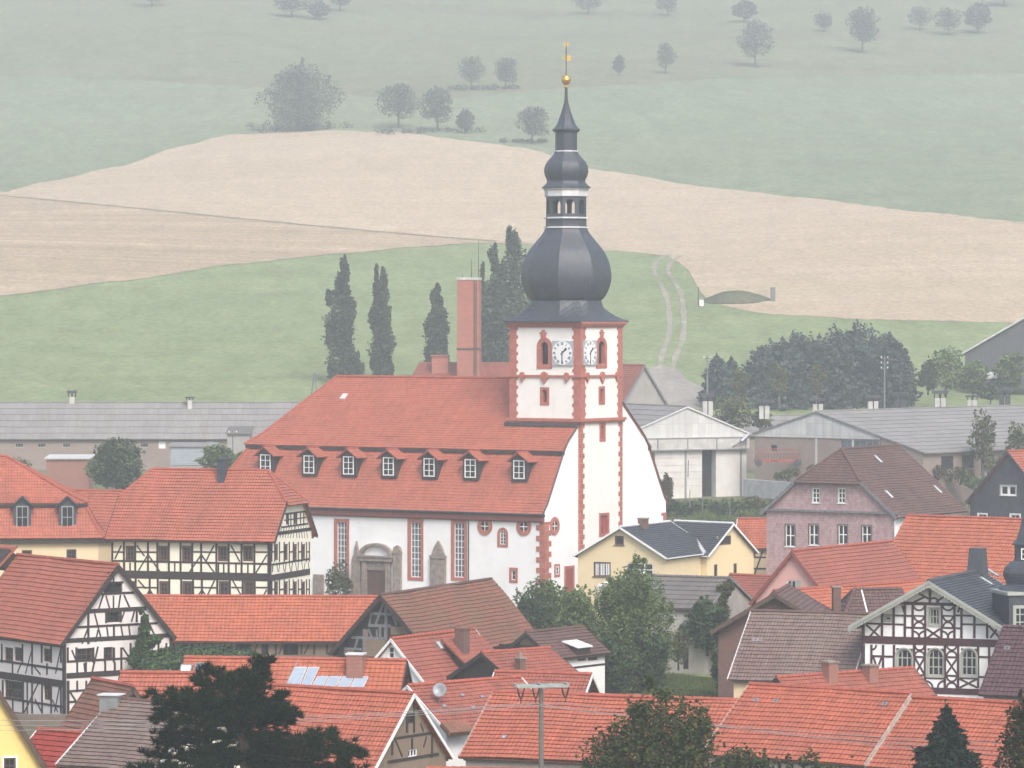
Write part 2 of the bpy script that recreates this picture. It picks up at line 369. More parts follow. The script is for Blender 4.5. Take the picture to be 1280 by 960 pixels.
# ------------------------------------------------------------------ geometry helpers
def clip_half(poly, f):                     # keep the points where f(p) >= 0; f is affine
    out = []
    for i, p in enumerate(poly):
        q = poly[(i+1) % len(poly)]; a, b = f(p), f(q)
        if a >= 0: out.append(p)
        if (a >= 0) != (b >= 0):
            t = a/(a-b); out.append(tuple(p[k]+(q[k]-p[k])*t for k in range(len(p))))
    return out
def clip_convex(poly, outline):             # both counter-clockwise in 2-D
    for i in range(len(outline)):
        (ax, ay), (bx, by) = outline[i], outline[(i+1) % len(outline)]
        poly = clip_half(poly, lambda p: (bx-ax)*(p[1]-ay)-(by-ay)*(p[0]-ax)+1e-9)
        if len(poly) < 3: return []
    return poly
def wall_faces(mb, Mw, outline, holes, depth=.16):
    xs = sorted({p[0] for p in outline} | {h[i] for h in holes for i in (0, 1)})
    zs = sorted({p[1] for p in outline} | {h[i] for h in holes for i in (2, 3)})
    for i in range(len(xs)-1):
        for j in range(len(zs)-1):
            x0, x1, z0, z1 = xs[i], xs[i+1], zs[j], zs[j+1]
            if x1-x0 < 1e-6 or z1-z0 < 1e-6: continue
            cx, cz = (x0+x1)/2, (z0+z1)/2
            if any(h[0] < cx < h[1] and h[2] < cz < h[3] for h in holes): continue
            c = clip_convex([(x0, z0), (x1, z0), (x1, z1), (x0, z1)], outline)
            if len(c) >= 3: mb.poly([Mw @ Vector((x, 0, z)) for x, z in c], [(x, z) for x, z in c])
    for x0, x1, z0, z1 in holes:
        for a, b in (((x0, z0), (x1, z0)), ((x1, z0), (x1, z1)), ((x1, z1), (x0, z1)), ((x0, z1), (x0, z0))):
            mb.poly([Mw @ Vector(p) for p in ((a[0], 0, a[1]), (a[0], depth, a[1]), (b[0], depth, b[1]), (b[0], 0, b[1]))])
_sag = random.Random(3)
def roof_slope(mb, pts, course=.34, lift=.055, sag=.03, th=.14, seg=1.6, under=True):
    pts = [Vector(p) for p in pts]
    nrm = Vector((0, 0, 0))
    for i, p in enumerate(pts): nrm += p.cross(pts[(i+1) % len(pts)])
    nrm.normalize()
    if nrm.z < 0: nrm = -nrm; pts = pts[::-1]
    u = Vector((0, 0, 1)).cross(nrm); u.normalize(); v = nrm.cross(u)
    o = min(pts, key=lambda p: p.dot(v))
    q = [((p-o).dot(u), (p-o).dot(v)) for p in pts]
    b1 = max(p[1] for p in q); a0 = min(p[0] for p in q); a1 = max(p[0] for p in q)
    s1, s2, s3 = (_sag.uniform(0, 6) for _ in range(3))
    def sg(a, b): return sag*(math.sin(a*.55+s1+b*.2)*.6+math.sin(a*1.3+s2-b*.5)*.4+math.sin(b*.8+s3)*.5)
    nseg = max(1, round((a1-a0)/seg)); nb = max(1, round(b1/course)); cs = b1/nb
    uo = _sag.uniform(0, 50)
    for k in range(nb):
        lo, hi = k*cs, (k+1)*cs
        band = clip_half(clip_half(q, lambda p: p[1]-lo+1e-9), lambda p: hi-p[1]+1e-9)
        if len(band) < 3: continue
        for i in range(nseg):
            l, r = a0+(a1-a0)*i/nseg, a0+(a1-a0)*(i+1)/nseg
            c = clip_half(clip_half(band, lambda p: p[0]-l+1e-9), lambda p: r-p[0]+1e-9)
            if len(c) < 3: continue
            def W(a, b, h): return o+u*a+v*b+nrm*(h+sg(a, b))
            mb.poly([W(a, b, lift*(1-(b-lo)/cs)) for a, b in c], [(a+uo, k*course+(b-lo)/cs*course) for a, b in c])
            bot = sorted([p for p in c if abs(p[1]-lo) < 1e-4])
            if len(bot) >= 2:
                a, b = bot[0], bot[-1]
                mb.poly([W(a[0], a[1], -.004), W(b[0], b[1], -.004), W(b[0], b[1], lift), W(a[0], a[1], lift)], [(a[0]+uo, k*course), (b[0]+uo, k*course), (b[0]+uo, k*course+.01), (a[0]+uo, k*course+.01)])
    if under:
        n = len(q); dn = [o+u*a+v*b-nrm*th for a, b in q]; up = [o+u*a+v*b+nrm*(sag*0-.02) for a, b in q]
        mb.poly(dn[::-1])
        for i in range(n): mb.poly([dn[i], dn[(i+1) % n], up[(i+1) % n], up[i]])
def ridge_caps(mb, a, b, r=.13, step=.42):
    a, b = Vector(a), Vector(b); n = max(1, int((b-a).length/step)); pts = []; rs = []
    for i in range(n):
        for t, k in ((i/n, 1.12), ((i+.97)/n, .92)): pts.append(a+(b-a)*t); rs.append(r*k)
    mb.tube(pts, rs, 6)

def frame(side, L, W):
    if side == 'front': return Matrix.Translation((-L/2, -W/2, 0))
    if side == 'right': return Matrix.Translation((L/2, -W/2, 0)) @ Matrix.Rotation(math.pi/2, 4, 'Z')
    if side == 'back': return Matrix.Translation((L/2, W/2, 0)) @ Matrix.Rotation(math.pi, 4, 'Z')
    return Matrix.Translation((-L/2, W/2, 0)) @ Matrix.Rotation(-math.pi/2, 4, 'Z')

def window(parent, Mw, x0, x1, z0, z1, cols=2, rows=2, mat='white_paint', depth=.12, fw=.07, bar=.04, sur=None, sw=.16, arch=False, glass='glass', sill=None, single=False, name='window', y0=None):
    """frame with glazing bars; children: pane, surround. x right, y into the wall, z up."""
    mb = MB(); yd = depth if y0 is None else y0
    a, b = yd-.07, yd-.012
    cx = (x0+x1)/2; rad = (x1-x0)/2
    top = z1-rad if arch else z1
    mb.box(Mw, x0, x0+fw, a, b, z0, top); mb.box(Mw, x1-fw, x1, a, b, z0, top)
    mb.box(Mw, x0+fw, x1-fw, a+.003, b, z0, z0+fw)
    if arch:
        A = [(cx+math.cos(t)*rad, top+math.sin(t)*rad) for t in [math.pi*i/8 for i in range(9)]]
        B = [(cx+math.cos(t)*(rad-fw), top+math.sin(t)*(rad-fw)) for t in [math.pi*i/8 for i in range(9)]]
        for i in range(8): mb.prism(Mw, [B[i], A[i], A[i+1], B[i+1]], a+.004, b)
    else: mb.box(Mw, x0+fw, x1-fw, a+.003, b, z1-fw, z1)
    for i in range(1, cols):
        x = x0+(x1-x0)*i/cols; mb.box(Mw, x-bar/2, x+bar/2, a+.012, b-.002, z0+fw, z1-fw)
    for j in range(1, rows):
        z = z0+(z1-z0)*j/rows; mb.box(Mw, x0+fw, x1-fw, a+.016, b-.004, z-bar/2, z+bar/2)
    if arch: outl = [(x0+.01, z0+.01), (x1-.01, z0+.01)]+[(cx+math.cos(t)*(rad-.01), top+math.sin(t)*(rad-.01)) for t in [math.pi*i/8 for i in range(9)]]
    else: outl = [(x0+.01, z0+.01), (x1-.01, z0+.01), (x1-.01, z1-.01), (x0+.01, z1-.01)]
    if single:
        mb.m = 1; mb.prism(Mw, outl, b-.002, b+.03)
        return mb.build(name, [M[mat], M[glass]], parent)
    o = mb.build(name, M[mat], parent)
    p = MB(); p.prism(Mw, outl, b-.002, b+.03); p.build('pane', M[glass], o)
    if sur or sill:
        s = MB()
        if sur:
            if arch:
                s.box(Mw, x0-sw, x0, -.055, yd, z0-sw, top); s.box(Mw, x1, x1+sw, -.055, yd, z0-sw, top); s.box(Mw, x0, x1, -.05, yd, z0-sw, z0)
                A = [(cx+math.cos(t)*(rad+sw), top+math.sin(t)*(rad+sw)) for t in [math.pi*i/10 for i in range(11)]]
                B = [(cx+math.cos(t)*rad, top+math.sin(t)*rad) for t in [math.pi*i/10 for i in range(11)]]
                for i in range(10): s.prism(Mw, [B[i], A[i], A[i+1], B[i+1]], -.055, yd)
            else:
                s.box(Mw, x0-sw, x0, -.055, yd, z0-sw, z1+sw); s.box(Mw, x1, x1+sw, -.055, yd, z0-sw, z1+sw)
                s.box(Mw, x0, x1, -.05, yd, z0-sw, z0); s.box(Mw, x0, x1, -.05, yd, z1, z1+sw)
            s.build('surround', M[sur], o)
        if sill:
            s = MB(); s.box(Mw, x0-.1, x1+.1, -.1, .02, z0-.07, z0-.001); s.build('sill', M[sill], o)
    return o

def ext(q, L, keep='-'):
    d = (L-q[3])/2*(1 if keep == '-' else -1); a = R(q[2])
    return (q[0]+d*math.cos(a), q[1]+d*math.sin(a), q[2], L)+tuple(q[4:])
class House:
    def __init__(s, name, label, cat, q, z0=0.0, mats=('tile_red', 'ridge_red'), wall='white', oe=.35, og=.3, course=.34, hipL=None, hipR=None, verge=None, eave='timber', sag=.03, base=-2.6, group=None, sides=('front', 'right', 'left', 'back'), walls=None, gutter=False, roofs=(0, 1), nowall=(), wing_of=None):
        X, Y, yaw, L, W, h, r = q
        s.L, s.W, s.h, s.r = L, W, h, r; s.yaw = R(yaw); s.base = base
        s.z0 = z0; s.Mw = Matrix.Translation((X, Y, z0)) @ Matrix.Rotation(s.yaw, 4, 'Z')
        if wing_of is None: s.o = thing(name, label, cat, (X, Y, z0), s.yaw, group)
        else:
            s.o = bpy.data.objects.new(name, None); COL.objects.link(s.o); s.o.parent = wing_of.o; s.o.matrix_local = wing_of.Mw.inverted() @ s.Mw
        s.holes = {k: [] for k in ('front', 'right', 'back', 'left')}
        s.wallmat = {k: wall for k in s.holes}
        if walls: s.wallmat.update(walls)
        s.hips = {'left': hipL, 'right': hipR}; s.mats = mats; s.oe, s.og, s.course = oe, og, course; s.nowall = nowall
        s.fr = {k: frame(k, L, W) for k in s.holes}
        s.th = .14; s.verge = verge; s.eavem = eave; s.sag = sag; s.gutter = gutter
        s.roof = s.make_roof(roofs)
    def zr(s, y): return s.h+s.r*(1-abs(y)/(s.W/2))          # roof height over the wall plane at depth y
    def make_roof(s, which):
        mb = MB(); L, W, h, r = s.L, s.W, s.h, s.r; oe, og = s.oe, s.og
        ze = h-oe*r/(W/2)
        xl, xr = -(L/2+og), L/2+og
        def side(sgn):
            e = [(xl, sgn*(W/2+oe), ze), (xr, sgn*(W/2+oe), ze)]
            R_, L_ = s.hips['right'], s.hips['left']
            top = []
            if R_: top += [(xr, sgn*W/2*(1-R_[0]), h+r*R_[0]), (L/2-R_[1], 0, h+r)]
            else: top += [(xr, 0, h+r)]
            if L_: top += [(-L/2+L_[1], 0, h+r), (xl, sgn*W/2*(1-L_[0]), h+r*L_[0])]
            else: top += [(xl, 0, h+r)]
            return e+top
        for i, sg in enumerate((-1, 1)):
            if i in which: roof_slope(mb, side(sg), s.course, sag=s.sag, th=s.th)
        rl, rr = xl, xr
        for nm, hp, sx in (('left', s.hips['left'], -1), ('right', s.hips['right'], 1)):
            if not hp: continue
            f, run = hp; xe = sx*(L/2+og); xt = sx*(L/2-run)
            yb = W/2*(1-f); k = (h+r-(h+r*f))/((abs(xe)-abs(xt)) or 1)
            ex = .25; zb = h+r*f-ex*k
            roof_slope(mb, [(xe+sx*ex, -yb-ex*.4, zb), (xe+sx*ex, yb+ex*.4, zb), (xt, 0, h+r+.01)], s.course, sag=.01, th=.1)
            if sx > 0: rr = xt
            else: rl = xt
            mb.m = 1
            for y in (-yb, yb): ridge_caps(mb, (xe, y, h+r*f+.04), (xt, 0, h+r+.06))
            mb.m = 0
        mb.m = 1; ridge_caps(mb, (rl, 0, h+r+.04), (rr, 0, h+r+.04)); mb.m = 0
        o = mb.build('roof', [M[s.mats[0]], M[s.mats[1]]], s.o)
        # boards along the verges and eaves
        bh = .22 if (s.verge or s.eavem).startswith(('timber', 'grey_paint', 'sandstone')) else .13
        for sx in (-1, 1):
            hp = s.hips['right' if sx > 0 else 'left']; f = hp[0] if hp else 1.0
            for sg in (-1, 1):
                vb = MB()
                p0 = Vector((sx*(L/2+og), sg*(W/2+oe), ze)); p1 = Vector((sx*(L/2+og), sg*W/2*(1-f), h+r*f))
                nn = Vector((0, sg*r, W/2)).normalized()
                a0, a1, b0, b1 = p0-nn*bh, p1-nn*bh, p0+nn*.045, p1+nn*.045
                t = Vector((sx*.05, 0, 0))
                vb.mesh([tuple(x) for x in (a0-t*.2, a1-t*.2, b1-t*.2, b0-t*.2, a0+t, a1+t, b1+t, b0+t)],
                        [(0, 1, 2, 3), (7, 6, 5, 4), (0, 4, 5, 1), (1, 5, 6, 2), (2, 6, 7, 3), (3, 7, 4, 0)])
                vb.build('bargeboard', M[s.verge or s.eavem], o)
        for sg in (-1, 1):
            ya, yb2 = sorted((sg*(W/2+.002), sg*(W/2+oe-.05))); eb = MB()
            eb.box(None, -L/2, L/2, ya, yb2, ze-.2, ze-.1); eb.build('eaves', M[s.eavem], o)
            if s.gutter:
                gb = MB(); gb.tube([(xl, sg*(W/2+oe+.06), ze-.05), (xr, sg*(W/2+oe+.06), ze-.05)], .075, 6); gb.build('gutter', M['zinc'], o)
        return o
    def face(s, side): return Face(s, side)
    def finish(s, depth=.16):
        W, L, h, r = s.W, s.L, s.h, s.r; groups = {}
        for sd in ('front', 'right', 'back', 'left'):
            if sd in s.nowall: continue
            mb = groups.setdefault(s.wallmat[sd], MB())
            if sd in ('front', 'back'): out = [(0, s.base), (L, s.base), (L, h-.05), (0, h-.05)]
            else:
                hp = s.hips[sd]; e = .1
                if hp: f = hp[0]; out = [(0, s.base), (W, s.base), (W, h-e), (W-W/2*f, h+r*f-e), (W/2*f, h+r*f-e), (0, h-e)]
                else: out = [(0, s.base), (W, s.base), (W, h-e), (W/2, h+r-e), (0, h-e)]
            wall_faces(mb, s.fr[sd], out, s.holes[sd], depth)
        for k, mb in groups.items(): mb.build('wall', M[k], s.o)
    # point on the roof: side -1 front / 1 back, from a sight line
    def on_roof(s, px, py, sg=-1):
        Mi = s.Mw.inverted(); o = Mi @ EYE; d = (Mi.to_3x3() @ ray(px, py))
        nrm = Vector((0, sg*s.r, s.W/2)); p0 = Vector((0, 0, s.h+s.r))
        return o+d*((p0-o).dot(nrm)/d.dot(nrm))
    def chimney(s, px, py, w, top, d=None, mat='brick', cap='stone_grey', sg=-1, depth_in=0.0, pots=0, taper=1.0):
        p = s.on_roof(px, py, sg); d = d or w
        mb = MB(); x, y, z = p.x, p.y+depth_in, p.z
        if taper != 1.0:
            a, b = w/2, w/2*taper; c, e = d/2, d/2*taper
            mb.mesh([(x-a, y-c, z-.9), (x+a, y-c, z-.9), (x+a, y+c, z-.9), (x-a, y+c, z-.9), (x-b, y-e, z+top), (x+b, y-e, z+top), (x+b, y+e, z+top), (x-b, y+e, z+top)], [(0,3,2,1),(4,5,6,7),(0,1,5,4),(1,2,6,5),(2,3,7,6),(3,0,4,7)])
        else: mb.box(None, x-w/2, x+w/2, y-d/2, y+d/2, z-.9, z+top)
        c = mb.build('chimney', M[mat], s.roof)
        if cap and taper == 1.0:
            k = MB(); k.box(None, x-w/2-.07, x+w/2+.07, y-d/2-.07, y+d/2+.07, z+top+.001, z+top+.1)
            for i in range(pots): k.lathe([(.13, z+top+.1), (.11, z+top+.5), (.14, z+top+.52)], 8, Matrix.Translation((x+(i-(pots-1)/2)*.35, y, 0)))
            k.build('chimney_cap', M[cap], s.roof)
        return c
    def skylight(s, px, py, w, l, sg=-1, mat='zinc', name='skylight', proud=.09):
        p = s.on_roof(px, py, sg); n = Vector((0, sg*s.r, s.W/2)).normalized()
        up = Vector((0, -sg*s.W/2, s.r)).normalized(); u = up.cross(n)
        Mm = Matrix((( u.x, -n.x, up.x, p.x), (u.y, -n.y, up.y, p.y), (u.z, -n.z, up.z, p.z), (0, 0, 0, 1)))
        mb = MB(); f = .07
        mb.box(Mm, -w/2, -w/2+f, -proud, .02, -l/2, l/2); mb.box(Mm, w/2-f, w/2, -proud, .02, -l/2, l/2)
        mb.box(Mm, -w/2+f, w/2-f, -proud+.004, .02, -l/2, -l/2+f); mb.box(Mm, -w/2+f, w/2-f, -proud+.004, .02, l/2-f, l/2)
        mb.m = 1; mb.box(Mm, -w/2+f, w/2-f, -proud+.03, .02, -l/2+f, l/2-f)
        return mb.build(name, [M['metal_grey'], M[mat]], s.roof)
    def roof_frame(s, px, py, sg=-1):        # frame on the roof plane: x along the eave, y into the roof, z up the slope
        p = s.on_roof(px, py, sg); n = Vector((0, sg*s.r, s.W/2)).normalized()
        up = Vector((0, -sg*s.W/2, s.r)).normalized(); u = up.cross(n)
        return Matrix(((u.x, -n.x, up.x, p.x), (u.y, -n.y, up.y, p.y), (u.z, -n.z, up.z, p.z), (0, 0, 0, 1)))

class Face:
    """one wall of a house: windows and beams given where they are seen in the photograph, turned into wall metres"""
    def __init__(s, H, side, zoom=None, M_=None, owner=None):
        s.H = H; s.side = side; s.zoom = zoom or (lambda x, y: (x, y)); s.Mf = M_ if M_ is not None else H.fr[side]
        s.Mworld = H.Mw @ s.Mf; s.Mi = s.Mworld.inverted(); s.parent = owner or H.o
        s.mb = MB(); s.k = 0
    def pt(s, x, y):
        px, py = s.zoom(x, y); o = s.Mi @ EYE; d = s.Mi.to_3x3() @ ray(px, py)
        t = -o.y/d.y; p = o+d*t; return p.x, p.z
    def _y(s): s.k = (s.k+1) % 7; return -.028-.0022*s.k
    def h(s, x0, x1, y, t=.16, y1=None):
        a, za = s.pt(x0, y); b, zb = s.pt(x1, y1 if y1 is not None else y); z = (za+zb)/2; s.mb.box(s.Mf, a, b, s._y(), .03, z-t/2, z+t/2)
    def hz(s, a, b, z, t=.16): s.mb.box(s.Mf, a, b, s._y(), .03, z-t/2, z+t/2)
    def v(s, x, y0, y1, t=.15):
        a, z1 = s.pt(x, y0); b, z0 = s.pt(x, y1); u = (a+b)/2; s.mb.box(s.Mf, u-t/2, u+t/2, s._y()-.016, .03, z0, z1)
    def d(s, x0, y0, x1, y1, t=.13):
        a = s.pt(x0, y0); b = s.pt(x1, y1); s.mb.bar(s.Mf, a[0], a[1], b[0], b[1], t, s._y()+.015, .03)
    def arc(s, cx, cy, r, a0, a1, t=.12, n=7):
        u, z = s.pt(cx, cy); u2, _ = s.pt(cx+r, cy); rr = abs(u2-u); pr = None; y = s._y()+.013
        for i in range(n+1):
            q = R(a0+(a1-a0)*i/n); p = (u+rr*math.cos(q), z+rr*math.sin(q))
            if pr: s.mb.bar(s.Mf, pr[0], pr[1], p[0], p[1], t, y-.0006*i, .03)
            pr = p
    def win(s, x0, y0, x1, y1, cols=2, rows=2, hole=True, **kw):
        a = s.pt(x0, (y0+y1)/2)[0]; b = s.pt(x1, (y0+y1)/2)[0]; zt = s.pt((x0+x1)/2, y0)[1]; zb = s.pt((x0+x1)/2, y1)[1]
        g = .03 if kw.get('sur') else 0
        if hole: s.H.holes[s.side].append((a-g, b+g, zb-g, zt+g))
        else: kw.setdefault('y0', .0)
        return window(s.parent, s.Mf, a, b, zb, zt, cols, rows, **kw)
    def finish(s, mat='timber', name='timber_frame'):
        if s.mb.v: s.mb.build(name, M[mat], s.parent)
# ------------------------------------------------------------------ land
def grid_sheet(name, fx, nx, ny, mat, off=0.0):
    """fx(i,j) -> (x,y) for a grid; heights from ground()"""
    vs = []; fs = []
    for j in range(ny+1):
        for i in range(nx+1):
            x, y = fx(i/nx, j/ny); vs.append((x, y, ground(x, y)+off))
    for j in range(ny):
        for i in range(nx):
            a = j*(nx+1)+i; fs.append((a, a+1, a+nx+2, a+nx+1))
    me = bpy.data.meshes.new(name); me.from_pydata(vs, [], fs); me.materials.append(mat)
    me.polygons.foreach_set('use_smooth', [True]*len(fs)); me.update()
    o = bpy.data.objects.new(name, me); COL.objects.link(o); return o
M['f_rough'] = fieldmat('rough pasture', (.130, .155, .085), (.175, .180, .110), (.006, .05, .05), .1, .6, .01, (.12, .10, .08), .6, .5)
M['f_meadow'] = fieldmat('meadow', (.155, .205, .090), (.220, .255, .132), (.008, .10, .05), .06, .7, .015, (.20, .215, .11), .6, .8)
M['f_stubble'] = fieldmat('stubble', (.375, .290, .200), (.455, .368, .270), (.003, .14, .05), .12, .75, .01, (.33, .28, .17), .5, .9, .13)
M['f_stubble2'] = fieldmat('stubble with furrows', (.27, .205, .135), (.45, .35, .245), (.003, .22, .05), .10, .9, .01, (.26, .22, .12), .6, .9, .14)
M['f_green'] = fieldmat('young crop', (.145, .182, .105), (.190, .222, .138), (.005, .09, .05), -.05, .6, .008, (.17, .155, .10), .45, .6)
M['f_green2'] = fieldmat('green slope', (.110, .165, .058), (.150, .190, .080), (.006, .07, .05), .1, .5, .01, (.12, .13, .07), .4, .6)
M['track'] = fieldmat('worn earth track', (.24, .235, .17), (.33, .305, .25), (.15, .15, .15), 0, .5, .12, (.17, .20, .09), .7, 1.2)
M['gravel'] = fieldmat('gravel track', (.24, .22, .195), (.31, .285, .255), (.2, .2, .2), 0, .5, .1, None, 0, 2)
struct(grid_sheet('hillside', lambda u, v: ((u-.5)*1300, -60+v*2100), 130, 210, M['f_rough']))
struct(grid_sheet('village_ground', lambda u, v: (-75+150*u, 205+345*v), 60, 120, M['ground'], .012))
def curve(pts):
    xs = [p[0] for p in pts]; ys = [p[1] for p in pts]
    def f(x):
        if x <= xs[0]: return ys[0]+(x-xs[0])*(ys[1]-ys[0])/(xs[1]-xs[0])
        for i in range(len(xs)-1):
            if x <= xs[i+1]:
                t = (x-xs[i])/(xs[i+1]-xs[i]); t2 = t*t*(3-2*t); t = .5*t+.5*t2
                return ys[i]+(ys[i+1]-ys[i])*t
        return ys[-1]+(x-xs[-1])*(ys[-1]-ys[-2])/(xs[-1]-xs[-2])
    return f
def field(name, lo, hi, x0, x1, mat, off, nx=90, ny=24):
    lo, hi = curve(lo), curve(hi); rr = random.Random(len(name))
    cache = {}
    def edge(f, u):
        k = (id(f), u)
        if k not in cache:
            px = x0+(x1-x0)*u; j = .8*math.sin(px*.21)+.6*math.sin(px*.083+1); p = G(px, f(px)+j*.5); cache[k] = (p.x, p.y)
        return cache[k]
    def fx(u, v):
        a, b = edge(lo, u), edge(hi, u); return a[0]+(b[0]-a[0])*v, a[1]+(b[1]-a[1])*v
    return struct(grid_sheet(name, fx, nx, ny, mat, off))
MEAD_TOP = [(-120, 386), (0, 370), (150, 352), (300, 330), (420, 318), (520, 309), (600, 304), (690, 307), (760, 313), (830, 319), (856, 330), (868, 352), (882, 378), (960, 393), (1100, 400), (1400, 407)]
MID = [(-120, 228), (0, 244), (150, 258), (300, 273), (460, 288), (620, 301), (700, 307.5), (760, 313.5)]
ST_TOP = [(-120, 247), (0, 241), (60, 227), (150, 208), (230, 182), (290, 168), (400, 163), (500, 166), (600, 178), (660, 186), (740, 212), (900, 236), (1000, 247), (1150, 265), (1280, 278), (1400, 288)]
field('meadow', [(-120, 560), (1400, 560)], MEAD_TOP, -420, 1700, M['f_meadow'], .03, 150, 30)
field('stubble_field', MEAD_TOP, ST_TOP, -4, 1700, M['f_stubble'], .07, 130, 30)
field('furrowed_field', MEAD_TOP, MID, -420, 700, M['f_stubble2'], .13, 80, 20)
field('green_field', ST_TOP, [(-120, 92), (0, 96), (150, 100), (300, 108), (400, 116), (500, 124), (560, 124), (700, 110), (800, 104), (900, 98), (1100, 94), (1400, 88)], -420, 1700, M['f_green'], .05, 160, 26)
def ribbon(name, pts, wpx, mat, off):
    """a strip lying on the ground along points seen in the photograph, width in metres"""
    g = [G(*p) for p in pts]; fine = []
    for i in range(len(g)-1):
        p0, p1, p2, p3 = g[max(i-1, 0)], g[i], g[i+1], g[min(i+2, len(g)-1)]
        for k in range(8):
            t = k/8; fine.append(.5*((2*p1)+(p2-p0)*t+(2*p0-5*p1+4*p2-p3)*t*t+(3*p1-p0-3*p2+p3)*t**3))
    fine.append(g[-1]); vs = []; fs = []; rr = random.Random(5)
    for i, p in enumerate(fine):
        t = fine[min(i+1, len(fine)-1)]-fine[max(i-1, 0)]; n = Vector((-t.y, t.x, 0)).normalized()
        wd = wpx*(1+.2*math.sin(i*.7)+.15*math.sin(i*1.9))
        for s in (-.5, 0, .5):
            q = p+n*s*wd; vs.append((q.x, q.y, ground(q.x, q.y)+off))
    for i in range(len(fine)-1):
        for k in (0, 1): a = i*3+k; fs.append((a, a+1, a+4, a+3))
    me = bpy.data.meshes.new(name); me.from_pydata(vs, [], fs); me.materials.append(mat); me.update()
    o = bpy.data.objects.new(name, me); COL.objects.link(o); return struct(o)
TR1 = [(838, 318), (823, 325), (818, 340), (826, 356), (834, 375), (837, 400), (836, 420), (828, 442), (824, 462)]
TR2 = [(852, 320), (840, 328), (835, 340), (845, 356), (852, 372), (855, 400), (853, 425), (845, 445), (840, 466)]
ribbon('track_rut', TR1, 1.0, M['track'], .10); ribbon('track_rut', TR2, 1.0, M['track'], .11)
field('gravel_yard', [(800, 512), (900, 512)], [(800, 470), (818, 458), (845, 460), (862, 478), (880, 484), (900, 486)], 800, 896, M['gravel'], .09, 20, 10)
M['soil'] = fieldmat('dark field edge', (.19, .165, .10), (.25, .21, .14), (.2, .2, .2), 0, .5, .1, None, 0, 1)
ribbon('field_edge', [(-60, 237), (0, 245), (150, 259), (300, 274), (460, 289), (620, 302)], 1.6, M['soil'], .19)
M['path'] = fieldmat('faint field path', (.13, .12, .075), (.18, .16, .11), (.2, .2, .2), 0, .5, .1, None, 0, 1)
ribbon('field_path', [(690, 112), (720, 109), (800, 104), (900, 98), (1000, 96), (1150, 93), (1300, 90)], 1.6, M['path'], .12)

# ------------------------------------------------------------------ plants
class Leaves:
    def __init__(s, seed=1): s.rs = np.random.RandomState(seed); s.parts = []
    def add(s, pos, size, flat=0.0, aspect=1.0, axis=None):
        n = len(pos); rs = s.rs
        nr = rs.normal(size=(n, 3)); nr[:, 2] = np.abs(nr[:, 2])+flat
        nr /= np.linalg.norm(nr, axis=1)[:, None]
        t = rs.normal(size=(n, 3)) if axis is None else axis+rs.normal(size=(n, 3))*.25
        u = t-nr*np.sum(t*nr, axis=1)[:, None]; u /= np.linalg.norm(u, axis=1)[:, None]+1e-9
        v = np.cross(nr, u)
        sz = (size*rs.uniform(.6, 1.35, n))[:, None]
        u = u*sz*.5*aspect; v = v*sz*.5
        s.parts.append(np.stack([pos-u, pos-v*.8+u*.1, pos+u, pos+v*.8+u*.1], 1))
    def blob(s, c, r, n, size, shell=.45, flat=.2, droop=0):
        d = s.rs.normal(size=(n, 3)); d /= np.linalg.norm(d, axis=1)[:, None]
        rad = (shell+(1-shell)*s.rs.uniform(0, 1, n)**.6)
        rad *= 1+.22*np.sin(d[:, 0]*7+c[0])*np.sin(d[:, 1]*6+c[1])*np.sin(d[:, 2]*8)
        s.add(np.array(c)+d*rad[:, None]*np.array(r), size, flat)
    def build(s, name, mat, parent=None):
        q = np.concatenate(s.parts); n = len(q)
        me = bpy.data.meshes.new(name)
        me.vertices.add(n*4); me.vertices.foreach_set('co', q.reshape(-1).astype(np.float32))
        me.loops.add(n*4); me.loops.foreach_set('vertex_index', np.arange(n*4, dtype=np.int32))
        me.polygons.add(n); me.polygons.foreach_set('loop_start', np.arange(0, n*4, 4, dtype=np.int32)); me.polygons.foreach_set('loop_total', np.full(n, 4, dtype=np.int32))
        me.materials.append(mat); me.update(calc_edges=True)
        o = bpy.data.objects.new(name, me); COL.objects.link(o)
        if parent is not None: o.parent = parent
        return o
def trunk(parent, h, r, limbs=5, seed=1, mat='bark', spread=.35, start=.35):
    rr = random.Random(seed); mb = MB()
    x = rr.uniform(-.03, .03)*h; y = rr.uniform(-.03, .03)*h
    mb.tube([(0, 0, -.5), (0, 0, .05*h), (x*.5, y*.5, .5*h), (x, y, .95*h)], [r*1.3, r, r*.65, r*.12], 7)
    for i in range(limbs):
        q = i*2.4+rr.uniform(0, 1); z = h*(start+.5*i/max(1, limbs)); l = h*spread*rr.uniform(.7, 1.1)
        mb.tube([(x*.4, y*.4, z), (math.cos(q)*l*.5, math.sin(q)*l*.5, z+l*.35), (math.cos(q)*l, math.sin(q)*l, z+l*.6)], [r*.45, r*.28, r*.06], 5)
    return mb.build('trunk', M[mat], parent)
